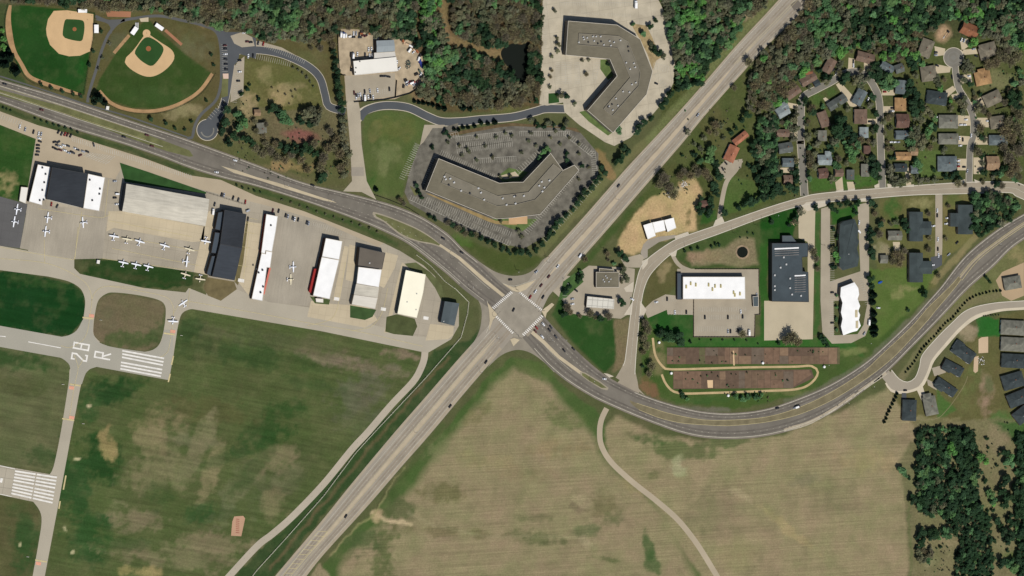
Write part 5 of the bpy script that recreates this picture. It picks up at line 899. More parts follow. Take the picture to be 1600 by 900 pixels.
# ---------------------------------------------------------------- houses
HR = {'slate': (92, 95, 88), 'blue': (98, 106, 104), 'bluegrey': (136, 143, 138), 'brown': (116, 96, 80), 'maroon': (104, 80, 68), 'taupe': (118, 110, 92), 'grey': (116, 114, 100), 'orange': (160, 126, 86), 'rust': (132, 88, 62), 'dark': (60, 67, 66), 'tan': (146, 120, 92), 'red': (158, 104, 78)}
HN_ = {'slate': 'slate-grey', 'blue': 'blue-grey', 'bluegrey': 'pale blue-grey', 'brown': 'brown', 'maroon': 'maroon', 'taupe': 'taupe', 'grey': 'grey', 'orange': 'orange-brown', 'rust': 'rust-brown', 'dark': 'near-black', 'tan': 'tan', 'red': 'terracotta'}
def local_poly(w, d): return [(-w/2, -d/2), (w/2, -d/2), (w/2, d/2), (-w/2, d/2)]
def house(cx, cy, w, d, ang, col, style='gable', wing=None, chim=True):
    a = math.radians(ang)
    def pp(poly): return [(cx+x*math.cos(a)+y*math.sin(a), cy-x*math.sin(a)+y*math.cos(a)) for x, y in poly]
    h = 3.4; P = pp(local_poly(w, d)); name = 'garden_shed' if w < 14 and d < 14 else 'house'
    E = root(name, P, '%s %s roof%s %s' % (HN_[col], 'hipped' if style == 'hip' else 'gabled', ' with side wing' if wing else (' of a small shed' if name != 'house' else ''), where(cx, cy, 'the new houses' if False else None)), 'shed' if name != 'house' else 'house', 'houses and sheds of the estates', h=h)
    rm = mat('shingle_'+col, HR[col], .24, .8, 2.0); wl = [WALLM, WALLW, WALLB, mat('siding_grey', (150, 150, 142))][int(abs(cx*7+cy)) % 4]
    def roofed(poly, hh, k, st):
        Pw = px_in(E, poly, hh); mb = MB(); mb.prism(inset(Pw, .45), 0, hh-.02); wo = mb.build('wall', wl, E)
        if math.dist(Pw[0], Pw[1]) < math.dist(Pw[1], Pw[2]): Pw = Pw[1:]+Pw[:1]
        Pn = [np.array(p) for p in Pw]; A_ = (Pn[0]+Pn[3])/2; B_ = (Pn[1]+Pn[2])/2; half = np.linalg.norm(Pn[3]-Pn[0])/2; dd = (B_-A_)/np.linalg.norm(B_-A_)
        if st == 'hip': A_ = A_+dd*half*.9; B_ = B_-dd*half*.9
        vs = [(*p, hh) for p in Pn]+[(*A_, hh+k), (*B_, hh+k)]+[(*p, hh-.15) for p in Pn]
        mb = MB(); mb.add(vs, [(0, 1, 5, 4), (2, 3, 4, 5), (0, 4, 3), (1, 2, 5), (6, 7, 1, 0), (7, 8, 2, 1), (8, 9, 3, 2), (9, 6, 0, 3), (9, 8, 7, 6)]); r = mb.build('roof', rm, E); fix(r); return r, A_, B_
    k = min(3.0, max(1.0, min(w, d)*.75*.5*.42)); r, A_, B_ = roofed(P, h, k, style)
    if wing:
        ox, oy, ww, wd = wing; roofed(pp([(x+ox, y+oy) for x, y in local_poly(ww, wd)]), h-.06, max(.9, min(ww, wd)*.75*.5*.4), style)
    if name == 'house':
        c = A_*.35+B_*.65; mb = MB(); mb.box(-.5, .5, -.5, .5, 0, 1.5); mb.box(-.6, .6, -.6, .6, 1.5, 1.65); ch = mb.build('chimney', WALLB, r); ch.location = (c[0], c[1]+1.0, h+k-1.1)
        q = A_*.6+B_*.4; mb = MB(); mb.cyl(0, 0, 0, .8, .25); v = mb.build('roof_vent', METL, r); v.location = (q[0], q[1]-1.2, h+k-.9)
        for e in (0, 1, 2, 3):
            ww = wallbox(E, 'window', P[e], P[(e+1) % 4], h, 1.0, 2.2, GLS, .2, .34); ww2 = wallbox(E, 'window', P[e], P[(e+1) % 4], h, 1.0, 2.2, GLS, .64, .8)
            for wq in (ww, ww2): wq.location = tuple(-.42*np.array([0, 0, 0]))
        gd = wallbox(E, 'garage_door', P[2], P[3], h, .05, 2.3, METL, .04, .18)
    return E
HL = [(1223, 174, 20, 17, 30, 'bluegrey', 'gable', (6, -6, 12, 12)), (1239, 145, 25, 13, 35, 'brown'), (1263, 124, 26, 14, 30, 'brown'), (1296, 103, 15, 24, -30, 'brown'), (1352, 90, 28, 16, -15, 'brown'), (1386, 105, 22, 13, -30, 'blue'), (1405, 107, 14, 14, 20, 'slate'),
      (1447, 75, 20, 28, -20, 'taupe', 'hip'), (1515, 47, 27, 20, -25, 'rust'), (1544, 78, 26, 22, 15, 'taupe', 'hip', (-8, 4, 14, 20)), (1451, 115, 24, 24, 8, 'taupe', 'hip'), (1536, 122, 25, 22, 12, 'orange', 'hip', (0, -8, 12, 14)), (1464, 153, 32, 21, -8, 'dark', 'hip'), (1551, 154, 28, 20, 25, 'taupe', 'hip'),
      (1407, 163, 18, 21, 0, 'orange'), (1410, 189, 20, 22, 0, 'maroon'), (1482, 190, 30, 21, 0, 'grey', 'hip'), (1559, 191, 24, 20, 8, 'taupe', 'hip'), (1408, 136, 17, 22, -5, 'blue'), (1343, 152, 16, 25, -28, 'blue'), (1308, 160, 32, 14, 32, 'slate'), (1345, 182, 20, 23, 0, 'brown'), (1287, 186, 15, 25, 20, 'brown'),
      (1350, 207, 14, 17, 0, 'bluegrey'), (1285, 212, 14, 17, 0, 'grey'), (1223, 208, 20, 12, 0, 'brown'), (1410, 211, 22, 14, 0, 'blue'), (1482, 217, 31, 17, 0, 'grey', 'hip'), (1560, 219, 29, 16, 0, 'blue', 'hip'), (1227, 231, 22, 16, 10, 'slate'), (1231, 254, 18, 14, 0, 'blue'), (1288, 250, 22, 16, 0, 'bluegrey', 'gable', (6, -5, 10, 18)),
      (1286, 271, 15, 16, 5, 'maroon'), (1311, 270, 13, 12.5, 0, 'brown'), (1329, 273, 12, 16, 0, 'slate'), (1352, 266, 13, 20, 0, 'grey'), (1411, 244, 24, 13, 0, 'orange'), (1428, 237, 12, 12, 0, 'tan'), (1407, 262, 20, 13, 0, 'dark'), (1429, 265, 12.5, 13, 0, 'blue'), (1480, 256, 30, 24, 0, 'blue', 'hip'), (1551, 255, 20, 22, 0, 'tan'),
      (1231, 281, 14, 15, 0, 'brown'), (1355, 234, 11, 13, 0, 'maroon'), (1398, 368, 22, 15, 0, 'grey'), (1381, 405, 12, 13, 0, 'grey'), (1143, 240, 17, 26, -25, 'red'), (1157, 216, 26, 11, 38, 'red'), (1100, 319, 12, 12, 0, 'maroon'), (1506, 551, 36, 20, -35, 'dark', 'hip', (-12, -4, 14, 16)), (1489, 575, 33, 16, -28, 'dark', 'hip', (-8, 4, 14, 12)),
      (1478, 605, 36, 15, -34, 'dark', 'hip', (-8, 4, 14, 12)), (1421, 641, 22, 33, -2, 'dark', 'hip'), (1454, 634, 20, 30, 12, 'grey', 'hip', (-2, -14, 13, 12)), (1583, 512, 38, 23, -3, 'grey', 'hip'), (1583, 538, 38, 22, -3, 'grey', 'hip'), (1584, 564, 38, 22, -3, 'dark', 'hip'), (1583, 595, 34, 24, 16, 'dark', 'hip'), (1592, 622, 36, 22, 22, 'dark', 'hip'), (1598, 648, 28, 22, 38, 'dark', 'hip'),
      (1582, 442, 27, 20, 10, 'grey', 'hip'), (409, 200, 15, 17, 5, 'grey'), (402, 176, 10, 10, 0, 'tan'), (1263, 112, 12, 10, 0, 'rust'), (1276, 130, 10, 10, 30, 'dark')]
for h_ in HL: house(*h_)
# ---------------------------------------------------------------- dugouts, bleachers, small structures
for (x, y, w, d, a), lb in zip(((129, 17, 14, 5.5, 0), (150.5, 45, 7, 13, 0), (210, 48, 7, 13, -35), (249, 42, 14, 6, -35)), ('white dugout roof above the left ball field infield', 'white dugout roof right of the left ball field infield', 'white dugout roof upper left of the right ball field', 'white dugout roof upper right of the right ball field')):
    r = math.radians(a); P = [(x+p*math.cos(r)+q*math.sin(r), y-p*math.sin(r)+q*math.cos(r)) for p, q in local_poly(w, d)]
    E = root('dugout', P, lb, 'dugout', 'ball field dugouts', h=3); block(E, P, 2.8, RWHT, WALLD, 0, z0=0)
E = root('bleachers', [(214, 36), (220, 38), (217, 43), (212, 41)], 'small grey bleachers behind home plate of the right ball field', 'bleachers', h=1.5)
for i in range(3):
    mb = MB(); mb.box(-3+i*1.3, -2+i*1.3, -3, 3, .4+i*.5, .5+i*.5); mb.box(-3+i*1.3, -2.8+i*1.3, -3, -2.8, 0, .4+i*.5); mb.box(-3+i*1.3, -2.8+i*1.3, 2.8, 3, 0, .4+i*.5); mb.build('bench_row', METL, E)
def fence(name, pts, h, m, label, cat='fence', step=4.0, w=.08, smooth=False, rails=True):
    P = [G(*p) for p in (cr(pts, 6) if smooth else pts)]; c = P[0]; e = empty(name, (c.x, c.y, 0)); tag(e, label, cat, None, pts[len(pts)//2]); mb = MB(); pb = MB()
    for a, b in zip(P[:-1], P[1:]):
        d = (b-a); L = d.length; rz = math.atan2(d.y, d.x)
        for k in ((h-w, h), (h*.5, h*.5+w), (.1, .1+w)) if rails else ((0, h),): mb.box(0, L, -w/2, w/2, k[0], k[1], rz, (a.x-c.x, a.y-c.y))
        for i in range(max(1, int(L/step))):
            t = i/max(1, int(L/step)); pb.box(-w, w, -w, w, 0, h+.1, rz, (a.x-c.x+d.x*t, a.y-c.y+d.y*t))
    mb.build('fence_rails' if rails else 'wall_panel', m, e); pb.build('fence_posts', m, e); return e
FD = mat('fence_dark', (46, 44, 40)); FG = mat('fence_galvanised', (210, 204, 178))
fence('chain_link_fence', [(60, 6), (118, 13), (148, 22), (145, 60), (141, 85), (130, 149)], 3, FD, 'dark chain-link fence along the right side of the left ball field')
fence('chain_link_fence', [(12, 6), (7, 30), (9, 58), (17, 84), (30, 105), (42, 124), (66, 136), (100, 145), (129, 152)], 2, FD, 'outfield fence curving round the left ball field', smooth=True)
fence('chain_link_fence', [(153, 144), (170, 163), (195, 174), (225, 178), (257, 175), (288, 163), (316, 144), (337, 114)], 2, FD, 'outfield fence curving round the right ball field', smooth=True)
fence('chain_link_fence', [(710, 450), (732, 472), (730, 490), (720, 527), (665, 590), (585, 675), (555, 708), (505, 775), (450, 837), (400, 892), (380, 920)], 1.8, FG, 'pale perimeter fence between the airport road and the diagonal road', w=.16, step=14)
fence('chain_link_fence', [(650, 398), (672, 415), (695, 440), (712, 452)], 2.2, FG, 'short pale fence above the small grey hangar', w=.12)
fence('privacy_fence', [(553, 159.5), (600, 156), (617, 152.5), (619, 125)], 2.4, FD, 'dark solid fence along the lower side of the equipment yard', w=.2, rails=False)
fence('privacy_fence', [(619, 152), (640, 146), (660, 134), (666, 120)], 2.2, FD, 'dark fence round the lower right corner of the equipment yard', w=.2, rails=False)
fence('privacy_fence', [(527, 48), (528, 80), (530, 117), (540, 118)], 2, FD, 'dark fence along the left side of the equipment yard', w=.15, rails=False)
fence('parapet_wall', [(1083.5, 468), (1083.5, 526.5), (1179, 526.5), (1179.5, 492), (1187, 491), (1187, 462)], 1.2, mat('wall_lot', (96, 84, 70)), 'low dark wall round the car park below the long white roof', 'wall', w=.4, rails=False)
fence('parapet_wall', [(1086, 420.5), (1185.5, 420.5), (1185.5, 448)], 1.2, mat('wall_lot', (96, 84, 70)), 'low dark wall above the long white flat roof', 'wall', w=.3, rails=False)
fence('chain_link_fence', [(323, 301), (345, 308), (383, 320)], 2.4, FD, 'dark fence above the long black hangar', w=.12)
fence('privacy_fence', [(1436, 281), (1472, 281), (1473, 279)], 2, FD, 'dark board fence below the large blue-grey estate house', w=.15, rails=False)
fence('privacy_fence', [(1562, 147), (1600, 130)], 2, FD, 'dark board fence slanting right of the estate, upper one', w=.15, rails=False); fence('privacy_fence', [(1555, 171), (1583, 163)], 2, FD, 'dark board fence slanting right of the estate, lower one', w=.15, rails=False)
fence('garden_fence', [(1042, 542.5), (1310, 542.5)], 1.4, FD, 'thin dark fence along the top of the garden plots')
fence('privacy_fence', [(585, 304.5), (610, 313), (640, 326), (655, 336)], 1.0, FD, 'low dark edging fence below the green meadow beside the highway', w=.3, rails=False)
# garden water tanks
def tank(x, y, lb):
    g = G(x, y); mb = MB(); mb.cyl(0, 0, 0, 2.2, 1.5, 14); mb.cyl(0, 0, 2.2, 2.6, 1.5, 14, .3); E = empty('water_tank', g); tag(E, lb, 'water tank', 'round pale tanks beside the gardens', (x, y)); mb.build('tank_body', RWHT, E); mb = MB(); mb.box(-.15, .15, -2.2, -1.5, 0, .9); mb.build('tap_post', METD, E)
for x, y, lb in ((1191, 567, 'pale round tank between the two garden strips'), (1048, 583, 'pale round tank left of the lower garden strip'), (1137, 618, 'pale round tank below the lower garden strip'), (1287, 573, 'pale round tank right of the garden track loop'), (1029, 535, 'small pale tank above the garden track')): tank(x, y, lb)
for x, y, n in ((143, 493, 1),): pass
# airfield edge signs
SGNM = mat('sign_white', (226, 220, 200)); SGM = mat('sign_housing', (60, 60, 60))
def asign(x, y, lb):
    g = G(x, y); E = empty('taxiway_sign', g, math.radians(-10)); tag(E, lb, 'sign', 'airfield edge signs', (x, y)); mb = MB(); mb.box(-1.6, 1.6, -.15, .15, .3, 1.1); mb.build('sign_panel', SGNM, E); mb = MB(); mb.box(-1.5, -1.3, -.08, .08, 0, .3); mb.box(1.3, 1.5, -.08, .08, 0, .3); mb.build('sign_legs', SGM, E)
for x, y, lb in ((157, 500, 'white edge sign right of the upper taxiway hold bars'), (283, 524, 'white edge sign right of the second taxiway hold bars'), (98, 600.5, 'white edge sign left of the taxiway below the runway'), (129.5, 662, 'white edge sign right of the lower taxiway'), (43, 870, 'white edge sign left of the bottom taxiway')): asign(x, y, lb)
# segmented marker pad in the field
o = sheet('marker_pad', [(366, 807), (380, 806), (383, 810), (377, 838), (361, 837), (363, 815)], mat('pad_salmon', (184, 146, 116), .08), 1)
Mk = Lines('pad_marking', mat('pad_mark', (150, 92, 74)), 2)
for i in range(8): Mk.seg((368.5+i*.0, 811+i*3), (374, 811.6+i*3), 1.1)
Mk.done()
tick('d_build')
# ---------------------------------------------------------------- vehicles
CARC = {'white': (236, 236, 232), 'black': (26, 26, 30), 'dark grey': (58, 60, 64), 'silver': (170, 174, 178), 'red': (150, 34, 30), 'blue': (44, 70, 130), 'tan': (178, 152, 116), 'maroon': (90, 34, 32)}
TYR = mat('tyre_rubber', (24, 24, 24)); RIM = mat('wheel_rim', (150, 150, 150)); CGL = mat('car_glass', (20, 24, 28), .02, rough=.15, spec=.6); LAMP = mat('headlamp_lens', (220, 220, 210)); TLAMP = mat('tail_lamp', (150, 20, 18))
def loft(secs):
    """secs: list of (x, halfwidth, z0, z1)"""
    vs = []; fs = []
    for x, hw, z0, z1 in secs: vs += [(x, -hw, z0), (x, hw, z0), (x, hw*.97, z1), (x, -hw*.97, z1)]
    n = len(secs)
    for i in range(n-1):
        a = 4*i
        for j in range(4): fs.append((a+j, a+(j+1) % 4, a+4+(j+1) % 4, a+4+j))
    fs += [(3, 2, 1, 0), (4*n-4, 4*n-3, 4*n-2, 4*n-1)]; return vs, fs
def veh_meshes(kind):
    M = {}
    b = MB()
    if kind == 'car':
        b.add(*loft([(-2.3, .80, .35, .85), (-2.1, .88, .3, .98), (-1.0, .92, .3, 1.0), (.9, .92, .3, .96), (1.9, .88, .3, .85), (2.3, .76, .38, .70)])); b.add(*loft([(-1.15, .70, 1.42, 1.48), (.35, .70, 1.42, 1.48)]))
        g = MB(); g.add([(-1.9, -.8, .97), (-1.9, .8, .97), (-1.15, .7, 1.44), (-1.15, -.7, 1.44)], [(0, 3, 2, 1)]); M['rear_window'] = g
        g = MB(); g.add([(1.15, -.8, .96), (1.15, .8, .96), (.35, .7, 1.44), (.35, -.7, 1.44)], [(0, 1, 2, 3)]); M['windshield'] = g
        for s in (1, -1):
            g = MB(); g.add([(-1.9, s*.8, .96), (1.15, s*.8, .96), (.35, s*.7, 1.43), (-1.15, s*.7, 1.43)], [(0, 1, 2, 3) if s < 0 else (3, 2, 1, 0)]); M['side_window'+('' if s > 0 else '#')] = g
        wx, wr = (1.4, -1.35), .33
    elif kind == 'van':
        b.add(*loft([(-2.9, .95, .4, 2.2), (-2.8, 1.0, .35, 2.3), (1.4, 1.0, .35, 2.3), (1.9, .98, .35, 1.35), (2.7, .9, .4, 1.1)]))
        g = MB(); g.add([(1.95, -.85, 1.36), (1.95, .85, 1.36), (1.47, .85, 2.2), (1.47, -.85, 2.2)], [(0, 1, 2, 3)]); M['windshield'] = g
        wx, wr = (1.8, -1.9), .38
    elif kind == 'truck':
        b.add(*loft([(1.2, 1.15, .6, 1.5), (1.3, 1.2, .5, 2.7), (2.7, 1.2, .5, 2.7), (3.1, 1.15, .5, 1.6), (3.6, 1.05, .5, 1.4)]))
        g = MB(); g.add([(3.12, -1.0, 1.62), (3.12, 1.0, 1.62), (2.74, 1.0, 2.6), (2.74, -1.0, 2.6)], [(0, 1, 2, 3)]); M['windshield'] = g
        g = MB(); g.box(-4.2, 1.05, -1.25, 1.25, .9, 3.3); g.box(-4.1, 1.0, -.4, .4, .6, .9); M['cargo_box'] = g
        wx, wr = (2.5, -2.8), .48
    M['body'] = b
    k = 0
    for x in wx:
        for s in (1, -1):
            g = MB(); g.wheel(x, s*(.80 if kind == 'car' else .9 if kind == 'van' else 1.05), wr, wr, .26); M['wheel'+'#'*k] = g; k += 1
    return M
VM = {}
def vehicle(x, y, ang, color='white', kind='car', place='parked', sc=1.0):
    key = (kind, color)
    if key not in VM:
        cm = mat('car_paint_'+color.replace(' ', '_'), CARC[color], .02, .5, rough=.35, spec=.5); d = []
        for n, g in veh_meshes(kind).items():
            nn = n.replace('#', ''); m = CGL if 'window' in nn or nn == 'windshield' else TYR if nn == 'wheel' else (RWHT if nn == 'cargo_box' else cm)
            me = g.mesh(nn, m); d.append((nn, me))
        VM[key] = d
    nm = {'car': 'parked_car' if place == 'parked' else 'car', 'van': 'van', 'truck': 'box_truck'}[kind]; g = G(x, y, z_(5) if place != 'parked' else z_(1.5))
    e = empty(nm, g, math.radians(ang), sc); kd = {'car': 'car', 'van': 'van', 'truck': 'box truck'}[kind]
    tag(e, '%s %s %s' % (color, kd if place == 'parked' else kd+' driving', where(x, y)), kd, {'parked': 'parked vehicles', 'road': 'vehicles driving on the roads'}[place], (x, y))
    for nn, me in VM[key]: link(nn, me, e)
K_, D_, S_, R_, B_l, T_, M_, W_c = 'black', 'dark grey', 'silver', 'red', 'blue', 'tan', 'maroon', 'white'
for x, y, a, c in ((64.5, 171.5, -17, M_), (229, 211, -17, M_), (193, 213.5, -17, K_), (7, 131, -17, K_), (237, 228, -17, M_), (367, 250.5, -17, W_c), (338, 269, -10, W_c), (488, 289.5, -20, K_), (692, 372.5, -30, K_), (721, 394.5, -32, K_), (797, 437, 0, K_), (966, 290, 48, D_), (871, 416, 50, W_c), (837.5, 424.5, 30, S_), (857, 432, 48, M_), (845, 446, 48, M_), (836, 455.5, 50, W_c), (828, 464, 55, R_), (848, 464, 55, K_),
                   (802, 484, 60, K_), (848.5, 506.5, -50, W_c), (838, 512, -50, R_), (836, 517.5, -48, M_), (860.5, 511, -52, D_), (858, 515.5, -48, K_), (847, 526, -48, W_c), (868, 526, -48, D_), (881, 547.5, -48, K_), (895.5, 545, -42, K_), (944, 592, -10, W_c), (987.5, 467.5, -30, W_c), (759, 565.5, 55, K_), (703, 634.5, 50, K_), (540, 806.5, 55, K_), (1090, 179.5, 50, S_), (1214, 637.5, 8, K_), (1242, 637, 15, S_)):
    vehicle(x, y, a, c, place='road', sc=1.12)
vehicle(906, 399, 50, W_c, 'van', 'road'); vehicle(1246, 635.5, 15, K_, 'truck', 'road', .9); vehicle(992, 6, 88, W_c, 'truck', sc=1.25)
PK = [(30.5, 198, 75, W_c), (39, 202, 75, S_), (52, 206, 75, K_), (60, 209, 75, W_c), (64, 209.5, 75, S_), (61, 216, -20, W_c), (62, 221, -20, K_), (91, 206, 60, K_), (96, 209, 60, D_), (101, 209.5, 60, R_), (105, 210.5, 60, M_), (110, 212, 60, K_), (85, 222, 10, K_), (91, 222, 30, D_), (59, 227, -5, K_), (59, 232, -5, K_), (59, 237, -5, D_), (57.5, 242, -5, K_),
      (84, 231, -20, K_), (89, 227, -20, D_), (94, 229, -20, W_c), (99.5, 227, -20, W_c), (106, 228, -20, D_), (87.5, 233, -20, K_), (94, 234.5, -20, M_), (101, 235, -20, W_c), (107, 238.5, -20, S_), (112, 237.5, -20, K_), (117.5, 232, -20, W_c), (121, 234, -20, D_), (114, 239, -20, D_), (129.5, 236.5, -20, S_), (136, 237, -20, K_), (125, 242.5, 20, M_), (146, 226, -70, D_),
      (179, 283, 0, S_), (179, 309, 0, K_), (182, 319, 0, W_c), (80, 319, 80, R_), (89, 322, 60, D_), (346, 304, 70, K_), (349.5, 305, 70, S_), (364, 309, 70, K_), (372, 312, 70, D_), (383, 315.5, 80, R_), (387, 342, 80, K_), (335, 319, 75, D_), (426, 329, 75, M_), (435, 329.5, 75, K_), (446, 336.5, 75, K_), (449.5, 338, 75, S_), (457, 340.5, 75, D_), (460, 342.5, 75, W_c), (465.5, 343, 75, K_), (479, 347.5, 75, D_), (482, 349, 75, S_),
      (1134, 255, -45, K_), (1129, 264, -60, K_), (900, 454, -35, K_), (894, 467, 5, S_), (894, 475, 5, W_c), (1042, 467, 90, K_), (1025, 472, 5, W_c), (1054, 488, 88, W_c), (1072, 487.5, 90, K_), (1101, 495.5, 90, K_), (1137, 495.5, 90, K_), (1160, 494.5, 90, K_), (1157, 487, 90, W_c), (1137, 517.5, 90, S_), (1141, 517.5, 90, K_), (1153, 516.5, 90, K_), (1182, 461, 90, S_),
      (1025, 130.5, -20, K_), (1414, 610, 0, K_), (1372, 481, -8, W_c), (1350, 521, 50, S_), (1300, 457, 0, K_), (1300, 504.5, 0, K_), (1342, 347.5, 80, W_c), (1464, 329, 85, W_c), (1464, 336.5, 88, K_), (1480, 340.5, 5, W_c), (1478, 349.5, 5, W_c), (1458, 353, 5, W_c), (1465, 374, 85, W_c), (1465, 389, 90, K_), (1466, 399, 90, W_c), (1482, 397.5, 35, S_), (1495, 379, 40, K_), (1457, 414, 0, W_c),  # black car left of the new houses is added where a dark shadow lies
      (1497, 251, 0, W_c), (1497, 256, 0, S_), (1497, 260, 0, R_), (1506, 261, 0, K_), (1511, 267, 80, S_), (1500, 227.5, 0, W_c), (1232, 237, 0, W_c), (1302, 109, 40, K_), (1307, 114.5, 40, W_c), (1333, 96, 88, D_), (1333, 102.5, 88, W_c), (1502, 62, 60, W_c), (1506, 63.5, 60, S_), (1462, 82, 0, D_), (1462, 86, 0, S_), (1521, 76.5, 10, S_), (1525, 87.5, -20, K_), (1464, 102.5, -20, K_), (1487, 120, 100, K_),
      (1514, 119, 0, W_c), (1531, 157, 50, K_), (1394, 169, 0, K_), (1394, 173.5, 0, W_c), (1356, 155, 60, W_c), (1359, 190, 0, K_), (1349, 191, 80, D_), (1462, 183, 0, W_c), (1509, 187, 0, W_c), (1501, 195, 0, W_c), (1507, 195, 0, W_c), (1543, 189, 0, W_c), (1391, 222, 0, W_c), (1397, 222, 0, W_c), (1403, 222, 0, S_), (1499, 216, 90, W_c), (1504, 218, 90, K_), (1382, 143.5, 0, R_), (1517, 212, 80, W_c),
      (381, 51, 10, W_c), (386, 65, 0, M_), (391.5, 66, 0, K_), (351, 71, 0, M_), (351.5, 76, 0, K_), (352, 84.5, 0, W_c), (352, 92.5, -5, K_), (352.5, 100, -5, K_), (353, 108, -5, K_), (387.5, 87.5, 85, W_c), (395, 87, 88, K_), (374, 94.5, 0, K_), (374, 112, 0, W_c), (372, 126.5, 0, K_), (403, 67, 75, D_), (411, 68.5, 75, R_),
      (552, 52.5, 85, W_c), (556, 52.5, 85, S_), (561, 54, 85, K_), (567, 55.5, 0, M_), (573, 53, 80, D_), (552, 58, 0, K_), (562, 58.5, 0, D_), (571, 56, 20, M_), (575.5, 77, 88, W_c), (580, 76.5, 88, W_c), (577, 87, 88, W_c), (581, 87, 88, W_c), (558, 84.5, 85, W_c), (570, 85.5, 88, D_), (548, 108, 85, K_), (549, 104, 85, T_), (588, 60, 0, W_c), (620, 97, 90, W_c), (623, 107, 40, W_c), (646, 81, 40, W_c), (654, 91, 80, K_), (655.5, 95.5, 60, B_l),
      (635, 128, 20, W_c), (636, 132, 20, S_), (647, 132, 40, W_c), (657, 116, 50, W_c), (661, 129, 70, W_c), (640, 128, 20, R_), (652, 127, 40, M_), (596, 119, 0, K_), (601.5, 119, 0, D_), (607, 120, -10, K_), (553, 145, 95, M_), (556, 152, 95, W_c), (559, 149, 95, S_), (562.5, 148, 95, W_c), (564.5, 153, 95, D_), (575, 151.5, 95, W_c), (578.5, 150.5, 95, K_), (582.5, 152, 95, W_c), (569.5, 143, 95, K_), (577.5, 142, 95, S_), (589.5, 141, 95, W_c), (608, 139, 95, K_)]
for x, y, a, c in PK: vehicle(x, y, a, c, sc=1.08)
for x, y, a, c, k in ((183, 303, -3, W_c, 'van'), (332, 330, 82, W_c, 'truck'), (387, 329, 20, S_, 'van'), (1169.5, 519, 88, W_c, 'truck'), (1357, 503, 85, W_c, 'truck'), (1342, 362, -45, W_c, 'van'), (532, 53, 85, S_, 'truck'), (536, 54, 85, B_l, 'truck'), (540, 55, 85, W_c, 'van'), (551, 86, 86, S_, 'truck'), (569, 152, 90, W_c, 'truck'), (644, 129, 20, R_, 'truck'), (640, 77, 50, T_, 'truck'), (1437, 412, 0, W_c, 'van') if False else (609, 60, 0, W_c, 'van')):
    vehicle(x, y, a, c, k, sc=.95)
# ---------------------------------------------------------------- yard stock
SRN = random.Random(5)
CONTM = {c: mat('steel_'+c, rgb, .1, .8) for c, rgb in (('rust', (150, 92, 62)), ('tan', (206, 176, 140)), ('white', (226, 222, 212)), ('navy', (54, 62, 128)), ('dark', (58, 54, 50)), ('green', (84, 96, 84)))}
def crate(x, y, a, w, d, h, c):
    g = G(x, y, z_(1.6)); E = empty('storage_container', g, math.radians(a)); tag(E, '%s storage container %s' % ({'rust': 'rusty', 'navy': 'blue'}.get(c, c), where(x, y)), 'container', 'containers and pallets in the equipment yard', (x, y))
    mb = MB(); mb.box(-w/2, w/2, -d/2, d/2, .1, h); n = int(w/1.2)
    for i in range(n): mb.box(-w/2+.3+i*1.2, -w/2+.7+i*1.2, -d/2-.06, d/2+.06, .2, h-.1)
    mb.build('container_shell', CONTM[c], E); mb = MB(); mb.box(w/2+.01, w/2+.08, -d/2+.1, d/2-.1, .2, h-.15); mb.build('container_door', METD, E)
for x, y, a, w, d, h, c in ((629, 62, 88, 6, 2.4, 2.4, 'rust'), (631, 67, 80, 4, 2.2, 2, 'tan'), (635, 69, -20, 6, 2, 2, 'tan'), (641, 72, -30, 6, 2, 2, 'white'), (647, 76, 50, 5, 2.4, 2, 'tan'), (651, 80, -50, 5, 2, 2, 'rust'), (656, 86, 60, 4, 2, 2, 'dark'), (653.5, 92, 70, 5, 2.4, 2.2, 'white'), (656.5, 99, -70, 8, 2.6, 2.5, 'navy'), (660, 103, 40, 5, 2.4, 2.2, 'navy'), (650, 116, 20, 5, 2.2, 2, 'dark'), (655, 111, -60, 4, 2, 2, 'green'), (661, 122, 80, 5, 2.2, 2, 'white'),
                           (566, 49.5, 5, 6, 2, 2, 'dark'), (574, 48.5, 0, 5, 2, 2, 'tan'), (578, 52, 20, 4, 2, 1.8, 'rust'), (546, 57, 10, 4, 2, 1.8, 'white'), (564, 52.5, 0, 4, 1.8, 1.6, 'rust'), (556, 148.5, 90, 3, 1.6, 1.4, 'dark'), (630, 135, 80, 4, 2, 2, 'dark'), (633, 125, 10, 4, 2, 1.8, 'dark'), (639.5, 133, 10, 5, 2, 1.8, 'tan'), (548, 86, 88, 5, 2.2, 2.2, 'dark'), (626, 60, 88, 5, 2, 2, 'dark')): crate(x, y, a, w, d, h, c)
def pile(x, y):
    g = G(x, y, z_(1.6)); E = empty('scrap_pile', g); tag(E, 'round heap of grey scrap metal in the middle of the equipment yard', 'scrap pile', None, (x, y)); mb = MB()
    for i in range(26):
        q = SRN.uniform(0, 6.28); r = SRN.uniform(0, 3.6); mb.box(-SRN.uniform(.4, 1.4), SRN.uniform(.4, 1.4), -.3, .3, 0, SRN.uniform(.3, 1.6)*(1.2-r/5), SRN.uniform(0, 3), (r*math.cos(q), r*math.sin(q)*1.3))
    mb.build('metal_scraps', CONTM['green'], E); mb = MB()
    for i in range(14):
        q = SRN.uniform(0, 6.28); r = SRN.uniform(1, 4.2); mb.box(-SRN.uniform(.3, 1.0), SRN.uniform(.3, 1.0), -.25, .25, 0, SRN.uniform(.3, 1.1), SRN.uniform(0, 3), (r*math.cos(q), r*math.sin(q)*1.3))
    mb.build('dark_scraps', METD, E)
pile(637, 101)
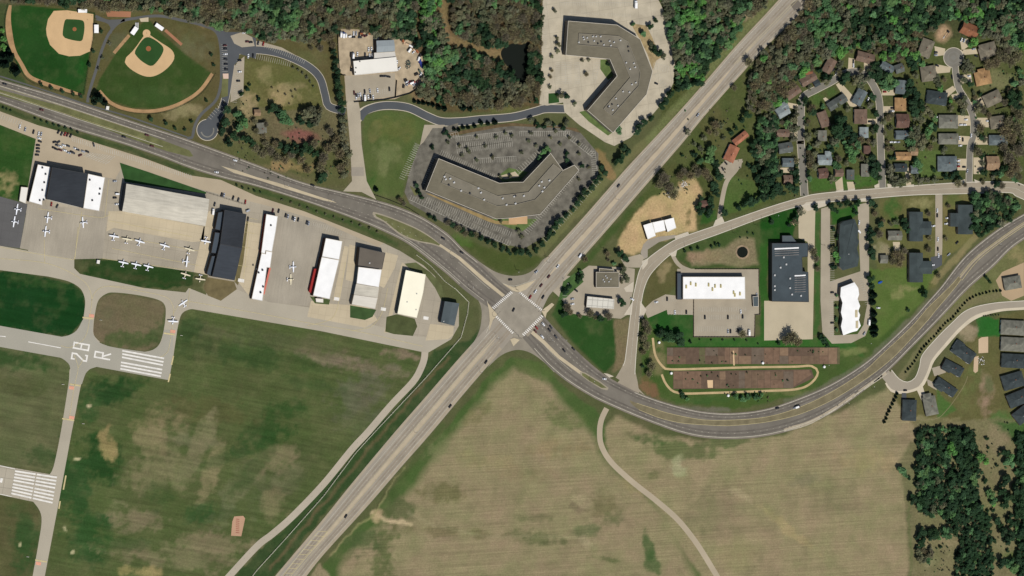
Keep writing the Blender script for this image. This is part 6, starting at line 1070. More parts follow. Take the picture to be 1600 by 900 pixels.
# playground, patio, rubble, blue tarp
def rubble(x, y, r, n, lb, name='rubble_heap', cat='rubble', m1=None):
    g = G(x, y, .02); E = empty(name, g); tag(E, lb, cat, None, (x, y))
    for m, k in ((m1 or CONTM['white'], n), (CONTM['dark'], n//2)):
        mb = MB()
        for i in range(k):
            q = SRN.uniform(0, 6.28); rr = SRN.uniform(0, r); mb.box(-SRN.uniform(.2, .8), SRN.uniform(.2, .8), -.3, .3, 0, SRN.uniform(.2, .7), SRN.uniform(0, 3), (rr*math.cos(q), rr*math.sin(q)))
        mb.build('rubble_blocks' if m is not CONTM['dark'] else 'dark_rubble', m, E)
rubble(1068, 288, 5, 30, 'pale heap of debris under the bare trees above the dirt lot'); rubble(1045, 303, 5, 24, 'scattered pale debris at the edge of the dirt lot'); rubble(1534, 563, 6, 26, 'patch of pale boulders beside the new dark house', 'boulder_patch', 'boulders'); rubble(1240, 348, 4, 18, 'heap of pale brush left of the street above the dark roof', 'brush_heap', 'brush heap', CONTM['tan'])
g = G(1478, 54); E = empty('play_structure', g); tag(E, 'dark playground frame on the sandy patch left of the rust-roofed house', 'playground', None, (1478, 54))
mb = MB(); mb.box(-3.5, 3.5, -.15, .15, 2.3, 2.5, .9)
for s in (-1, 1):
    for t in (-1, 1): mb.box(-.1, .1, -.1, .1, 0, 2.4, .9, (s*2.1-t*.8, s*2.7+t*.6))
mb.build('swing_frame', METD, E); mb = MB(); mb.box(-1.3, 1.3, -1.3, 1.3, 1.4, 1.6, .9, (2.6, 3.4)); mb.cyl(2.6, 3.4, 1.6, 3.4, 1.5, 6, .1); mb.build('play_tower', METD, E); mb = MB(); mb.box(-2, 2, -.4, .4, .4, .6, .9, (-3, -3)); mb.build('slide', METL, E)
g = G(1375, 441); E = empty('tarpaulin_cover', g, .3); tag(E, 'bright blue covered boat on the lawn left of the condo drive', 'covered boat', None, (1375, 441)); mb = MB(); mb.add(*loft([(-3, .9, 0, .9), (-1, 1.3, 0, 1.5), (1.4, 1.1, 0, 1.2), (3.2, .3, .2, .8)])); mb.build('tarpaulin', mat('tarp_blue', (40, 84, 160)), E); mb = MB(); mb.box(-3.4, 4.2, -.1, .1, .05, .25); mb.build('trailer_bar', METD, E)
E['label'] = 'bright blue tarpaulin-covered boat on the lawn right of the white condo'
for x, y, lb in ((152.5, 409, 'white utility cabinet at the left end of the grass strip by the taxiway'), (167, 168.5, 'small white utility box below the black evergreen by the highway')):
    g = G(x, y); E = empty('utility_cabinet', g, -.2); tag(E, lb, 'cabinet', None, (x, y)); mb = MB(); mb.box(-1.6, 1.6, -1.9, 1.9, 0, 2.2); mb.build('cabinet_body', RWHT, E); mb = MB(); mb.box(-1.75, 1.75, -2.05, 2.05, 2.2, 2.35); mb.build('cabinet_roof', ROFF, E)
# ---------------------------------------------------------------- aeroplanes
PLW = mat('aircraft_white', (240, 240, 238), .02, .5, rough=.4, spec=.4); PLB = mat('aircraft_stripe', (44, 60, 110))
def plane_parts(low):
    M = []; b = MB()
    secs = [(4.3, .25, .75, 1.25), (3.9, .5, .6, 1.45), (2.6, .6, .55, 1.6), (1.6, .65, .5, 2.15), (-.4, .62, .6, 2.15), (-1.6, .5, .8, 1.7), (-4.2, .15, 1.1, 1.45)]; b.add(*loft(secs)); M.append(('fuselage', b, PLW))
    zw = .8 if low else 2.2; w = MB(); w.add([(1.7, 0, zw-.08), (1.3, 6.2, zw+.1), (.1, 6.2, zw+.1), (-.2, 0, zw-.08), (-.2, 0, zw+.12), (.1, 6.2, zw+.22), (1.3, 6.2, zw+.22), (1.7, 0, zw+.12)], [(0, 1, 2, 3), (4, 5, 6, 7), (0, 7, 6, 1), (1, 6, 5, 2), (2, 5, 4, 3)])
    w.add([(1.7, 0, zw-.08), (1.3, -6.2, zw+.1), (.1, -6.2, zw+.1), (-.2, 0, zw-.08), (-.2, 0, zw+.12), (.1, -6.2, zw+.22), (1.3, -6.2, zw+.22), (1.7, 0, zw+.12)], [(3, 2, 1, 0), (7, 6, 5, 4), (1, 6, 7, 0), (2, 5, 6, 1), (3, 4, 5, 2)]); M.append(('wing', w, PLW))
    t = MB(); t.add([(-3.3, 0, 1.3), (-3.6, 2.1, 1.32), (-4.4, 2.1, 1.32), (-4.5, 0, 1.3), (-4.4, -2.1, 1.32), (-3.6, -2.1, 1.32), (-3.3, 0, 1.42), (-3.6, 2.1, 1.42), (-4.4, 2.1, 1.42), (-4.5, 0, 1.42), (-4.4, -2.1, 1.42), (-3.6, -2.1, 1.42)], [(5, 4, 3, 2, 1, 0), (6, 7, 8, 9, 10, 11)]+[(i, (i+1) % 6, (i+1) % 6+6, i+6) for i in range(6)]); M.append(('tailplane', t, PLW))
    f = MB(); f.add([(-3.0, -.06, 1.4), (-4.5, -.06, 1.4), (-4.7, -.06, 2.9), (-4.1, -.06, 2.9), (-3.0, .06, 1.4), (-4.5, .06, 1.4), (-4.7, .06, 2.9), (-4.1, .06, 2.9)], [(0, 1, 2, 3), (7, 6, 5, 4), (0, 4, 5, 1), (1, 5, 6, 2), (2, 6, 7, 3), (3, 7, 4, 0)]); M.append(('tail_fin', f, PLB))
    g = MB(); g.add([(2.62, -.55, 1.62), (2.62, .55, 1.62), (1.75, .55, 2.17), (1.75, -.55, 2.17)], [(0, 1, 2, 3)]); M.append(('windshield', g, CGL))
    p = MB(); p.box(4.3, 4.4, -.95, .95, .92, 1.08); p.cyl(4.35, 0, .9, 1.1, .16); M.append(('propeller', p, METD))
    for x, y in ((3.3, 0), (-.1, 1.2), (-.1, -1.2)): q = MB(); q.wheel(x, y, .25, .25, .16); M.append(('wheel', q, TYR))
    q = MB(); q.box(-.15, -.05, .4, 1.2, .3, .9); q.box(-.15, -.05, -1.2, -.4, .3, .9); q.box(3.25, 3.35, -.06, .06, .3, .8); M.append(('landing_strut', q, METL)); return [(n, b_.mesh(n, m)) for n, b_, m in M]
PLB2 = mat('aircraft_red', (150, 50, 44)); PLC = mat('aircraft_cream', (226, 214, 180))
PP = {0: plane_parts(False), 1: plane_parts(True)}
PVAR = {}
for x, y, a, low in ((27, 327, 170, 1), (22.5, 346.5, 170, 1), (75, 340, 172, 1), (71.5, 361.5, 172, 1), (130, 347.5, 185, 1), (177, 370, 78, 0), (197.5, 374.5, 78, 0), (217, 378, 72, 0), (256, 384.5, 72, 0), (295, 390.5, 72, 0), (290, 408.5, -8, 0), (191.5, 411, 76, 0), (211.5, 414, 76, 0), (230.5, 417, 74, 0), (288.5, 429.5, 72, 0), (312, 435, -100, 0), (320.5, 376, -102, 0), (286, 474, 120, 1), (269.5, 501, -96, 0), (457, 417, 0, 1), (453, 436.5, 0, 1)):
    g = G(x, y, z_(2)); e = empty('light_aircraft', g, math.radians(a), 1.0)
    tag(e, '%s %s-wing light aircraft %s' % ('cream' if int(x*3+y) % 4 == 3 else 'white', 'low' if low else 'high', 'taxiing '+where(x, y) if y > 470 else where(x, y)), 'aircraft', 'light aircraft on the airport', (x, y))
    vr = int(x*3+y) % 4
    for n, me in PP[low]:
        if (n == 'tail_fin' and vr in (1, 3)) or (n in ('wing', 'fuselage') and vr == 3):
            key = (n, low, vr)
            if key not in PVAR: q = me.copy(); q.materials[0] = PLB2 if n == 'tail_fin' else PLC; PVAR[key] = q
            me = PVAR[key]
        link(n, me, e)
# ---------------------------------------------------------------- street lamps, signals, utility poles
def lamp_parts():
    a = MB(); a.cyl(0, 0, 0, 9, .14, 8, .09); b = MB(); b.box(0, 2.4, -.06, .06, 8.9, 9.02); c = MB(); c.box(2.0, 3.1, -.22, .22, 8.78, 8.95); return [('pole', a.mesh('pole', METD)), ('arm', b.mesh('arm', METD)), ('lamp_head', c.mesh('lamp_head', METL))]
LP = lamp_parts()
for x, y, a in ((281, 254, 70), (360, 259, 70), (445, 292, 70), (514, 315, 70), (590, 318, -110), (677, 358, -110), (704, 403, 60), (732, 450, 40), (806, 421, -100), (878, 528, -45), (856, 533, 40), (922, 598, 60), (962, 311, 135), (854, 409, 135), (776, 529, 135), (750, 582, 135), (647, 675, 135), (1362, 606, 120), (1322, 632, 110), (1285, 649, 110), (1560, 383, 130), (880, 440, -45), (1287, 570, 0), (1353, 536, 0), (1210, 339, 70), (1455, 289, 90)):
    g = G(x, y); e = empty('street_lamp', g, math.radians(a)); tag(e, 'tall single-arm street lamp '+where(x, y), 'street lamp', 'street lamps along the roads', (x, y))
    for n, me in LP: link(n, me, e)
for x, y, a, lb in ((806, 452, -60, 'traffic signal mast on the upper island of the crossroads'), (770, 494, 40, 'traffic signal mast on the left island of the crossroads'), (848, 485, 180, 'traffic signal mast at the right corner of the crossroads'), (811, 528, 140, 'traffic signal mast at the lower corner of the crossroads')):
    g = G(x, y); e = empty('traffic_signal', g, math.radians(a)); tag(e, lb, 'traffic signal', 'signals at the crossroads', (x, y)); mb = MB(); mb.cyl(0, 0, 0, 6.5, .16, 8); mb.build('mast', METD, e); mb = MB(); mb.box(0, 9, -.08, .08, 6.0, 6.16); mb.build('mast_arm', METD, e)
    for d in (4.5, 8.5): mb = MB(); mb.box(d-.2, d+.2, -.2, .2, 5.0, 6.0); mb.build('signal_head', mat('signal_housing', (40, 38, 30)), e)
pp_ = MB(); pp_.cyl(0, 0, 0, 10, .18, 8, .12); pc = MB(); pc.box(-.06, .06, -1.3, 1.3, 9.2, 9.4); PPM = [('pole', pp_.mesh('pole', mat('pole_wood', (84, 70, 54)))), ('crossarm', pc.mesh('crossarm', mat('pole_wood', (84, 70, 54))))]
for x, y in ((1144.5, 363), (1178, 350.5), (1191, 345), (938, 386), (852, 400), (1582, 340), (1283, 382), (1070, 385.5), (806, 421.5)):
    g = G(x, y); e = empty('utility_pole', g, .4); tag(e, 'wooden utility pole '+where(x, y), 'utility pole', 'utility poles', (x, y))
    for n, me in PPM: link(n, me, e)
def person(x, y, rz, lb, top):
    """one skinned body, about 1.75 m tall, walking stance"""
    J = [(0, 0, .95), (0, 0, 1.15), (0, 0, 1.42), (0, 0, 1.53), (.01, 0, 1.66), (0, .20, 1.40), (.04, .26, 1.13), (.12, .27, .90), (0, -.20, 1.40), (-.03, -.26, 1.13), (.02, -.27, .88), (0, .10, .90), (.12, .10, .50), (.10, .10, .08), (.22, .10, .04), (0, -.10, .90), (-.08, -.10, .50), (-.18, -.10, .10), (-.06, -.10, .04)]
    Ed = [(0, 1), (1, 2), (2, 3), (3, 4), (2, 5), (5, 6), (6, 7), (2, 8), (8, 9), (9, 10), (0, 11), (11, 12), (12, 13), (13, 14), (0, 15), (15, 16), (16, 17), (17, 18)]
    Rr = [.15, .14, .17, .06, .11, .06, .045, .035, .06, .045, .035, .10, .065, .045, .04, .10, .065, .045, .04]
    me = bpy.data.meshes.new('person'); me.from_pydata(J, Ed, []); me.materials.append(top); o = bpy.data.objects.new('person', me); COL.objects.link(o)
    md = o.modifiers.new('skin', 'SKIN'); sv = me.skin_vertices[0].data
    for i, r in enumerate(Rr): sv[i].radius = (r, r)
    sv[0].use_root = True; o.modifiers.new('smooth', 'SUBSURF').levels = 1; o.location = G(x, y, .04); o.rotation_euler = (0, 0, rz); tag(o, lb, 'person', 'players and bystanders at the ball fields', (x, y))
CL = {'dark': mat('clothing_dark', (40, 40, 48)), 'white': mat('clothing_white', (210, 210, 206)), 'grey': mat('clothing_grey', (96, 96, 100))}
for x, y, r, lb, c in ((109.5, 20.5, 0, 'person in dark clothes standing at the top of the left infield', 'dark'), (136.5, 31, 1, 'person in dark clothes on the right side of the left infield clay', 'dark'), (143.5, 25, 2, 'person in grey by the upper right corner of the left infield', 'grey'), (229, 52, 1, 'person in dark clothes at home plate of the right ball field', 'dark'), (197, 63, 1, 'person in grey on the clay strip left of the right ball field', 'grey'), (190, 135, 1, 'person in white in the left outfield of the right ball field', 'white') if False else (194, 67, 2, 'person in dark clothes lower on the clay strip left of the right ball field', 'dark')): person(x, y, r, lb, CL[c])
tick('e_things')
# ---------------------------------------------------------------- trees
LEAF = mat_attr('foliage'); BARK = mat('bark', (96, 80, 62), .15, 2)
TREEC = {'green': (116, 156, 100), 'lime': (116, 168, 88), 'dark': (64, 90, 62), 'olive': (130, 132, 100), 'bare': (152, 143, 114), 'conifer': (42, 60, 44)}
def proto(kind, seed):
    r = np.random.default_rng(seed); V = []; Cc = []
    base = np.array(C(TREEC[kind], 1.15)); tint = base*r.uniform(.78, 1.25)*np.array([r.uniform(.9, 1.1), 1, r.uniform(.9, 1.1)])
    def quads(cen_, size, col, flat=None):
        n = len(cen_); nn = r.normal(size=(n, 3))*.24+np.array([0, 0, .5])+(flat if flat is not None else 0); nn /= np.linalg.norm(nn, axis=1)[:, None]; a = np.cross(nn, r.normal(size=(n, 3))); a /= np.linalg.norm(a, axis=1)[:, None]; b = np.cross(nn, a)
        s = size[:, None]; V.append(np.stack([cen_-a*s-b*s*.8, cen_+a*s-b*s, cen_+a*s*.8+b*s, cen_-a*s+b*s*.7], 1)); Cc.append(np.repeat(col[:, None, :], 4, 1))
    if kind == 'conifer':
        n = 230; z = r.random(n)**.8; th = r.uniform(0, 2*math.pi, n); rr = (1-z*.93)*(.65+.35*r.random(n))*(1+.12*np.sin(th*5+seed)); P = np.stack([rr*np.cos(th), rr*np.sin(th), .25+z*2.3], 1)
        quads(P, r.uniform(.10, .22, n), tint*r.uniform(.7, 1.35, (n, 1)))
    elif kind == 'bare':
        n = 420; th = r.uniform(0, 2*math.pi, n); ph = np.arccos(r.uniform(-.25, 1, n)); d = np.stack([np.sin(ph)*np.cos(th), np.sin(ph)*np.sin(th), np.cos(ph)], 1); lob = .75+.25*np.sin(th*3+seed)*np.sin(ph*2+seed)
        r0 = r.uniform(.15, .75, n)*lob; L = r.uniform(.18, .42, n); d2 = d+r.normal(size=(n, 3))*.45; d2 /= np.linalg.norm(d2, axis=1)[:, None]; o = np.array([0, 0, 1.0])
        p0 = o+d*r0[:, None]; p1 = p0+d2*L[:, None]; sd = np.cross(d2, d+np.array([0, 0, .4])+r.normal(size=(n, 3))*.3); sd /= np.linalg.norm(sd, axis=1)[:, None]; w = r.uniform(.016, .04, n)[:, None]
        V.append(np.stack([p0-sd*w, p0+sd*w, p1+sd*w*.6, p1-sd*w*.6], 1)); Cc.append(np.repeat((tint*r.uniform(.6, 1.4, (n, 1)))[:, None, :], 4, 1))
        m = 110; th = r.uniform(0, 2*math.pi, m); rr = np.sqrt(r.random(m))*.8; P = np.stack([rr*np.cos(th), rr*np.sin(th), .9+.7*r.random(m)], 1); quads(P, r.uniform(.03, .08, m), tint*r.uniform(.5, 1.5, (m, 1))*np.array([.95, 1.02, .85]))
    else:
        k = r.integers(8, 13); dens = {'olive': .8}.get(kind, 1.0)
        for i in range(k):
            th = r.uniform(0, 2*math.pi); q = r.uniform(.2, .66) if i else 0; c = np.array([q*math.cos(th), q*math.sin(th), r.uniform(.75, 1.55)-(q*.25)]); R0 = r.uniform(.28, .44); n = int(70*dens)
            d = r.normal(size=(n, 3)); d /= np.linalg.norm(d, axis=1)[:, None]; P = c+d*(R0*r.uniform(.55, 1.08, n))[:, None]; v = r.uniform(.86, 1.16)
            quads(P, r.uniform(.045, .11, n), tint*v*r.uniform(.9, 1.12, (n, 1)), d*.9)
    return np.concatenate(V)*np.array([1, 1, .8]), np.concatenate(Cc)
def trunk(kind):
    mb = MB(); n = 6; H = {'conifer': 1.2}.get(kind, 1.0); mb.cyl(0, 0, 0, H, .055, n, .03)
    if kind != 'conifer':
        for i in range(5):
            a = i*1.26+.4; L = .55; p = np.array((0, 0, .62+.06*i)); q = p+np.array((math.cos(a)*L, math.sin(a)*L, .55)); s = np.array((-math.sin(a), math.cos(a), 0)); u = np.array((0, 0, 1))
            vs = []
            for t, w in ((p, .026), (q, .008)): vs += [t-s*w, t-u*w, t+s*w, t+u*w]
            mb.add(vs, [(0, 1, 5, 4), (1, 2, 6, 5), (2, 3, 7, 6), (3, 0, 4, 7), (4, 5, 6, 7)])
    return mb
def quadmesh(name, Q, Cq, m):
    n = len(Q); me = bpy.data.meshes.new(name); me.vertices.add(4*n); me.vertices.foreach_set('co', Q.reshape(-1).astype(np.float32)); me.loops.add(4*n); me.loops.foreach_set('vertex_index', np.arange(4*n, dtype=np.int32)); me.polygons.add(n); me.polygons.foreach_set('loop_start', np.arange(0, 4*n, 4, dtype=np.int32)); me.polygons.foreach_set('loop_total', np.full(n, 4, np.int32)); me.update(calc_edges=True)
    at = me.color_attributes.new('Col', 'FLOAT_COLOR', 'POINT'); c = np.ones((4*n, 4), np.float32); c[:, :3] = np.clip(Cq.reshape(-1, 3), .003, .8); at.data.foreach_set('color', c.ravel()); me.materials.append(m); return me
NP_ = 5; PR_ = {}; PM = {}; TM = {}
for ki, kind in enumerate(TREEC):
    TM[kind] = trunk(kind).mesh('trunk', BARK)
    for j in range(NP_): PR_[kind, j] = proto(kind, 100*ki+j); PM[kind, j] = quadmesh('crown', *PR_[kind, j], LEAF)
KN = {'green': 'fresh green', 'lime': 'bright spring-green', 'dark': 'dark green', 'olive': 'thinly leafed olive', 'bare': 'bare brown-grey', 'conifer': 'dark conical evergreen'}
T = []   # manual trees: x, y, r, kind
def t(s, kind, r=None):
    for w in s.split():
        q = [float(v) for v in w.split(',')]; T.append((q[0], q[1], q[2] if len(q) > 2 else r, kind))
# park and ball fields
t('64,132,4 80,137,4 97,143,4 115,147,4 126,150,4 145,80,4 139,101,4.5 159,49,4 236,186,5 259,192,4.5 274,200,3.8 289,202,3.6 299,190,3.5 330,85,3.6 334,101,3.6 322,157,3.6 404,155,4.5', 'dark'); t('153,153,9 164,160,5.5 148,160,5 14,88,9 8,100,8 25,111,8 12,78,6 5,90,6', 'conifer')
t('387,140,5 377,146,5 390,132,3.6', 'dark'); t('5,60,6 4,48,5 6,74,6', 'lime'); t('160,90,3.6 155,108,3.6 171,68,3.6', 'olive')
t('355,172,8 352,190,9 347,205,8 365,213,9 358,222,8 382,216,8 394,222,7 376,185,8', 'dark'); t('372,178,8 382,192,10 372,200,9', 'green'); t('400,205,6 412,212,6 415,194,6 398,190,6', 'bare')
t('428,168,8 436,175,8 422,172,6', 'dark'); t('442,182,10 450,190,8', 'green'); t('478,180,11 494,186,11 485,172,9 500,175,8', 'olive'); t('486,193,9 470,188,8', 'dark')
t('437,226,7 447,232,8 460,235,9 472,238,9 485,234,8 478,228,7 462,226,6 492,240,7', 'dark'); t('455,242,8 505,246,10 512,232,9 500,262,9 508,272,8 503,255,8', 'bare'); t('505,275,9 500,283,6', 'dark')
t('400,232,8 410,240,9 422,235,9 432,246,9 445,250,8 415,225,7 430,225,7 470,250,8 480,265,7 490,225,9 520,230,9 530,240,10 540,255,9 532,262,9 525,218,8 515,205,8', 'bare'); t('538,272,8 545,240,8', 'olive')
t('522,82,7 524,95,7 526,108,8 528,122,8 528,134,8 530,146,8 533,160,8 534,172,7', 'dark'); t('536,186,8 537,200,8 537,214,8 538,228,8', 'olive'); t('500,75,7 492,66,6 486,75,5 520,70,7 515,58,8', 'bare')
t('696,207,5.5 702,213,4', 'dark'); t('710,202,3.5 717,203,3.5 724,199,3.8 732,199,3.6 742,197,4 752,192,4.5 763,193,4 774,191,5 648,158,3.6 655,160,3.6 662,161,4 670,162,4 677,164,4 686,168,5 695,170,5 724,168,6 735,170,5', 'conifer')
t('830,187,5.5 857,192,6 885,192,6 876,148,7 898,162,5 859,136,4 867,17,4.5 870,60,4.5 872,70,5.5 871,80,5 862,88,4 910,94,3.6 920,94,3.6 1037,88,6 1018,70,6', 'olive'); t('840,195,6 850,198,5 865,196,5 879,200,6 886,151,6 1021,77,7.5 1030,82,8 1016,42,6 1024,32,5 950,100,4', 'dark'); t('1005,52,7 967,203,7 989,38,4', 'green'); t('916,116,5 862,110,4 860,120,4', 'bare')
t('1040,157,8 1033,166,7 1017,184,6 1007,191,7 999,200,8 995,207,6 1047,146,8', 'dark'); t('1170,97,9 1147,137,6 1117,195,9 1108,206,6 1119,208,6', 'bare'); t('1167,180,8 1160,187,6 1142,207,6 1150,200,5 1186,210,8 1177,225,8', 'dark')
# round the southern office
t('848,238,6.5 856,233,6.5 843,246,5', 'green'); t('885,240,5 886,250,5 890,257,4 909,259,5', 'dark'); t('940,262,7 946,270,6 938,278,7 930,284,6 925,292,7 915,300,8 908,308,7 902,317,6.5 895,327,5 885,336,6 876,344,7 868,352,8 862,364,8 856,371,6 846,381,6.5 837,390,6 826,395,6 815,393,7 806,393,6 829,399,4', 'dark'); t('970,248,9 980,238,8 975,230,7 963,254,6', 'dark'); t('655,300,5.5 651,290,5 659,308,4.5 676,230,5', 'dark'); t('625,312,5.5 631,318,5 700,348,6 715,357,7 727,365,6 743,367,6', 'bare')
t('672,337,5 680,342,5 705,351,6 722,360,6 736,366,6 752,371,6 763,377,6 774,382,6 785,388,6 794,391,5 797,396,4', 'dark'); t('588,296,4.5', 'conifer'); t('770,246,4.5 718,228,4 730,233,4 811,362,5 815,370,5 783,346,4 745,214,3.6 790,208,3.8 782,276,4 797,275,4 850,262,5 860,250,5 826,220,4 860,215,4 905,225,4', 'olive')
t('733,238,4 745,250,4 722,242,4 758,228,4 775,214,4 800,212,4 815,238,4 838,228,4 875,225,4 890,215,4 905,240,4 920,262,4 905,280,4 700,222,4 868,205,4 830,208,4','olive')
# between diagonal road and estate
t('1037,278,12 1030,288,9 1045,292,10 1052,304,10 1062,275,8 1068,268,8 1078,274,9', 'bare'); t('1090,270,9 1102,270,10 1086,262,7 1108,278,7', 'bare'); t('1112,236,10 1108,250,8 1094,252,6', 'green'); t('1085,241,6 1066,243,3.6 1117,252,8 1120,262,8 1122,276,9 1116,290,9 1120,302,9 1112,312,8 1096,330,9 1108,332,9 1110,320,8 1092,322,7 1095,310,5 1132,333,7.5 1154,325,6.5 1163,321,6 1172,317,10 1182,312,8 1192,309,9 1176,264,7 1170,258,5 1193,290,12 1186,280,9 1195,270,11 1178,240,9', 'dark')
t('1190,240,10 1200,228,9', 'green'); t('1075,206,6 1085,225,5 1100,215,6 1095,232,6 1130,215,5 1125,195,7', 'olive')
t('914,405,6 949,397,6 950,406,4', 'bare'); t('968,396,7 975,403,7 980,408,4 907,432,7 904,440,5', 'dark'); t('974,423,8 978,436,8 970,440,5', 'olive'); t('907,425,5 960,412,5', 'green')
t('884,456,7 890,448,5 880,492,6 886,490,5', 'dark'); t('886,480,8 891,488,6 906,494,5', 'bare'); t('905,493,4 922,490,8 930,496,5 951,494,8', 'bare'); t('937,496,6.5 942,500,4 972,472,7.5', 'dark')
t('1008,505,8 1012,516,9 1006,528,8 1010,540,9 1005,550,6 1018,572,9 1014,584,7', 'bare'); t('1032,520,9 1040,526,9 1048,523,8 1062,524,9 1064,534,9 1058,531,8', 'dark'); t('1047,530,7', 'green'); t('1004,572,3.8 1065,615,5 1067,620,4.5 1079,534,3.6', 'dark'); t('1074,623,5 1150,620,6 1160,624,6 1170,620,6 1182,621,6 1190,617,5', 'green'); t('1160,522,8', 'bare')
t('1070,392,3.5 1080,389,3.5 1091,387,3.5 1112,386,3.5 1118,382,3.5 1124,383,3.5', 'dark')
# condos and lawns
t('1237,528,13 1228,532,9 1246,534,9', 'bare'); t('1217,536,4.5 1286,532,7 1292,538,6 1282,525,5', 'dark'); t('1275,324,7 1299,324,7.5 1307,330,5 1312,319,5.5 1324,317,7 1331,322,4.5 1340,317,7 1337,331,5.5 1362,317,7 1368,322,5 1376,350,7 1362,362,9 1360,374,8 1362,392,9 1363,400,7 1360,436,8 1362,448,6 1206,346,5.5', 'dark'); t('1367,334,6 1374,366,8 1271,393,8 1275,405,7 1277,420,6 1300,390,6', 'bare'); t('1365,461,7 1364,472,6 1366,490,6 1366,502,6 1367,514,7 1367,522,6', 'conifer')
t('1305,398,7 1312,402,7 1308,407,6 1308,372,4', 'lime'); t('1302,358,4.5 1309,370,5 1304,388,5.5 1303,417,6', 'dark'); t('1307,462,4 1307,480,4 1307,499,4 1307,516,4.5', 'green'); t('1415,352,9 1412,343,6 1419,360,6', 'dark'); t('1400,347,6 1392,350,5', 'olive'); t('1451,334,5.5 1452,372,5.5 1451,390,6.5 1482,322,5 1478,373,5 1400,398,9 1408,402,9 1413,392,7 1394,408,8 1405,412,7 1466,430,6 1380,345,5', 'bare')
t('1241,347,8 1252,330,7.5', 'olive'); t('1445,459,7.5 1438,455,3.6 1419,485,4 1541,434,4.5 1547,440,4', 'dark'); t('1233,352,5 1244,340,7', 'dark')
# estate
t('1242,268,7.5 1232,291,8 1241,297,8 1213,295,12 1206,280,11 1222,300,9 1218,270,8', 'dark'); t('1267,248,8 1265,258,7', 'bare'); t('1333,238,11 1325,232,9 1340,228,9 1331,250,8', 'green'); t('1366,256,9 1364,268,9 1370,276,8 1362,246,8 1372,262,7', 'dark'); t('1392,265,9 1400,283,10 1410,284,9 1393,275,7 1425,230,8 1440,228,8', 'olive'); t('1432,256,9 1436,264,6', 'green'); t('1460,265,4.5 1478,275,6 1487,276,6 1493,270,6 1537,270,6.5 1556,270,6.5 1398,247,4', 'dark'); t('1527,237,9 1575,245,12 1585,260,12 1590,235,12 1578,270,9 1568,230,9', 'bare')
t('1321,120,9 1317,126,8 1296,120,6 1290,119,6 1270,176,7 1322,116,7 1365,152,6 1361,148,5 1372,110,10 1368,120,9 1378,118,9 1366,100,8 1425,98,8 1432,92,8 1420,90,7 1428,105,7 1516,132,6', 'dark'); t('1390,122,9 1398,130,9 1380,130,9 1440,100,7', 'green'); t('1313,82,9 1320,78,7 1470,138,6 1523,66,8 1516,70,6 1485,158,4 1412,82,9 1380,90,8 1395,87,9', 'lime'); t('1335,125,8 1345,122,8 1345,133,7 1313,100,7 1265,137,5 1463,125,6 1467,132,6 1510,100,9 1518,106,8 1508,110,7 1465,120,5', 'olive')
t('1310,195,12 1322,205,12 1332,215,10 1312,212,9 1318,186,8 1305,204,8', 'dark'); t('1450,205,8 1447,212,7 1455,195,7 1422,222,8', 'green'); t('1424,140,9 1432,150,9 1425,162,10 1438,165,9 1415,150,6 1430,175,9 1422,130,8', 'dark'); t('1432,205,10 1440,218,10 1425,212,9 1446,170,8 1455,178,7 1507,165,7 1500,158,7 1505,175,7', 'olive'); t('1240,185,9 1238,200,9 1262,213,8 1275,208,5 1305,220,8 1310,165,5 1325,170,6 1260,195,4', 'olive'); t('1536,172,7 1545,180,6 1570,205,12 1580,215,11 1590,200,12 1575,190,10 1592,180,10 1532,200,8', 'bare'); t('1580,155,9 1590,165,10 1592,150,8 1583,145,8', 'dark')
t('1544,101,10 1556,98,10 1568,90,10 1580,95,10 1590,88,10 1574,78,9 1561,84,8', 'bare'); t('1360,165,6 1380,190,6 1383,208,5 1345,170,4', 'olive')
# south-east wood edge and clearing
t('1410,735,9 1414,741,6 1547,772,9 1552,781,8 1576,880,8 1585,888,10 1575,721,9', 'green'); t('1533,714,9 1540,722,7 1552,788,6', 'lime'); t('1421,747,4.5 1426,783,9 1424,776,6 1570,707,8 1572,747,10 1568,756,8 1565,768,9 1570,785,11 1578,775,9 1592,765,12 1594,780,12 1597,800,11 1557,813,8 1563,820,6 1579,816,9 1580,806,6 1567,832,10 1580,836,11 1595,832,10 1574,845,8 1566,880,10 1581,875,6 1575,861,4 1542,686,4.5 1544,699,3.6 1540,752,5.5 1534,738,4.5 1552,797,5 1543,798,4 1558,727,4 1561,709,4 1487,735,5 1475,748,4 1485,747,4.5 1470,855,4 1555,845,5', 'dark')
t('1580,715,8 1582,725,7', 'green'); t('1487,698,9 1482,706,7 1492,708,7', 'lime')
# woods: polygon, spacing, mix
WN = {'north': 'in the wood above the ball fields', 'yard': 'in the leafy belt around the equipment yard', 'pond': 'in the wood around the dark pond', 'office': 'in the wood right of the northern office block', 'estate': 'in the wood above the housing estate', 'east': 'in the thicket right of the apartments', 'corner': 'in the dark wood at the lower right corner'}
ROOF_PTS = [(h[0], h[1], (h[2]+h[3])*.25) for h in HL]
SCAT = []; occ = {}
T = [(x, y, r*(1.18 if x > 1200 and y < 300 else 1.08 if r > 5 else 1), k) for x, y, r, k in T]
def far(x, y, d):
    i, j = int(x//12), int(y//12)
    for a in (-1, 0, 1):
        for b in (-1, 0, 1):
            for (u, v) in occ.get((i+a, j+b), ()):
                if (u-x)**2+(v-y)**2 < d*d: return False
    return True
def put(x, y): occ.setdefault((int(x//12), int(y//12)), []).append((x, y))
for q in T: put(q[0], q[1])
TRN = random.Random(42); CLUST = [(TRN.uniform(0, 1600), TRN.uniform(-30, 320), TRN.choice(['green', 'dark', 'bare', 'olive', 'lime', 'bare'])) for _ in range(260)]
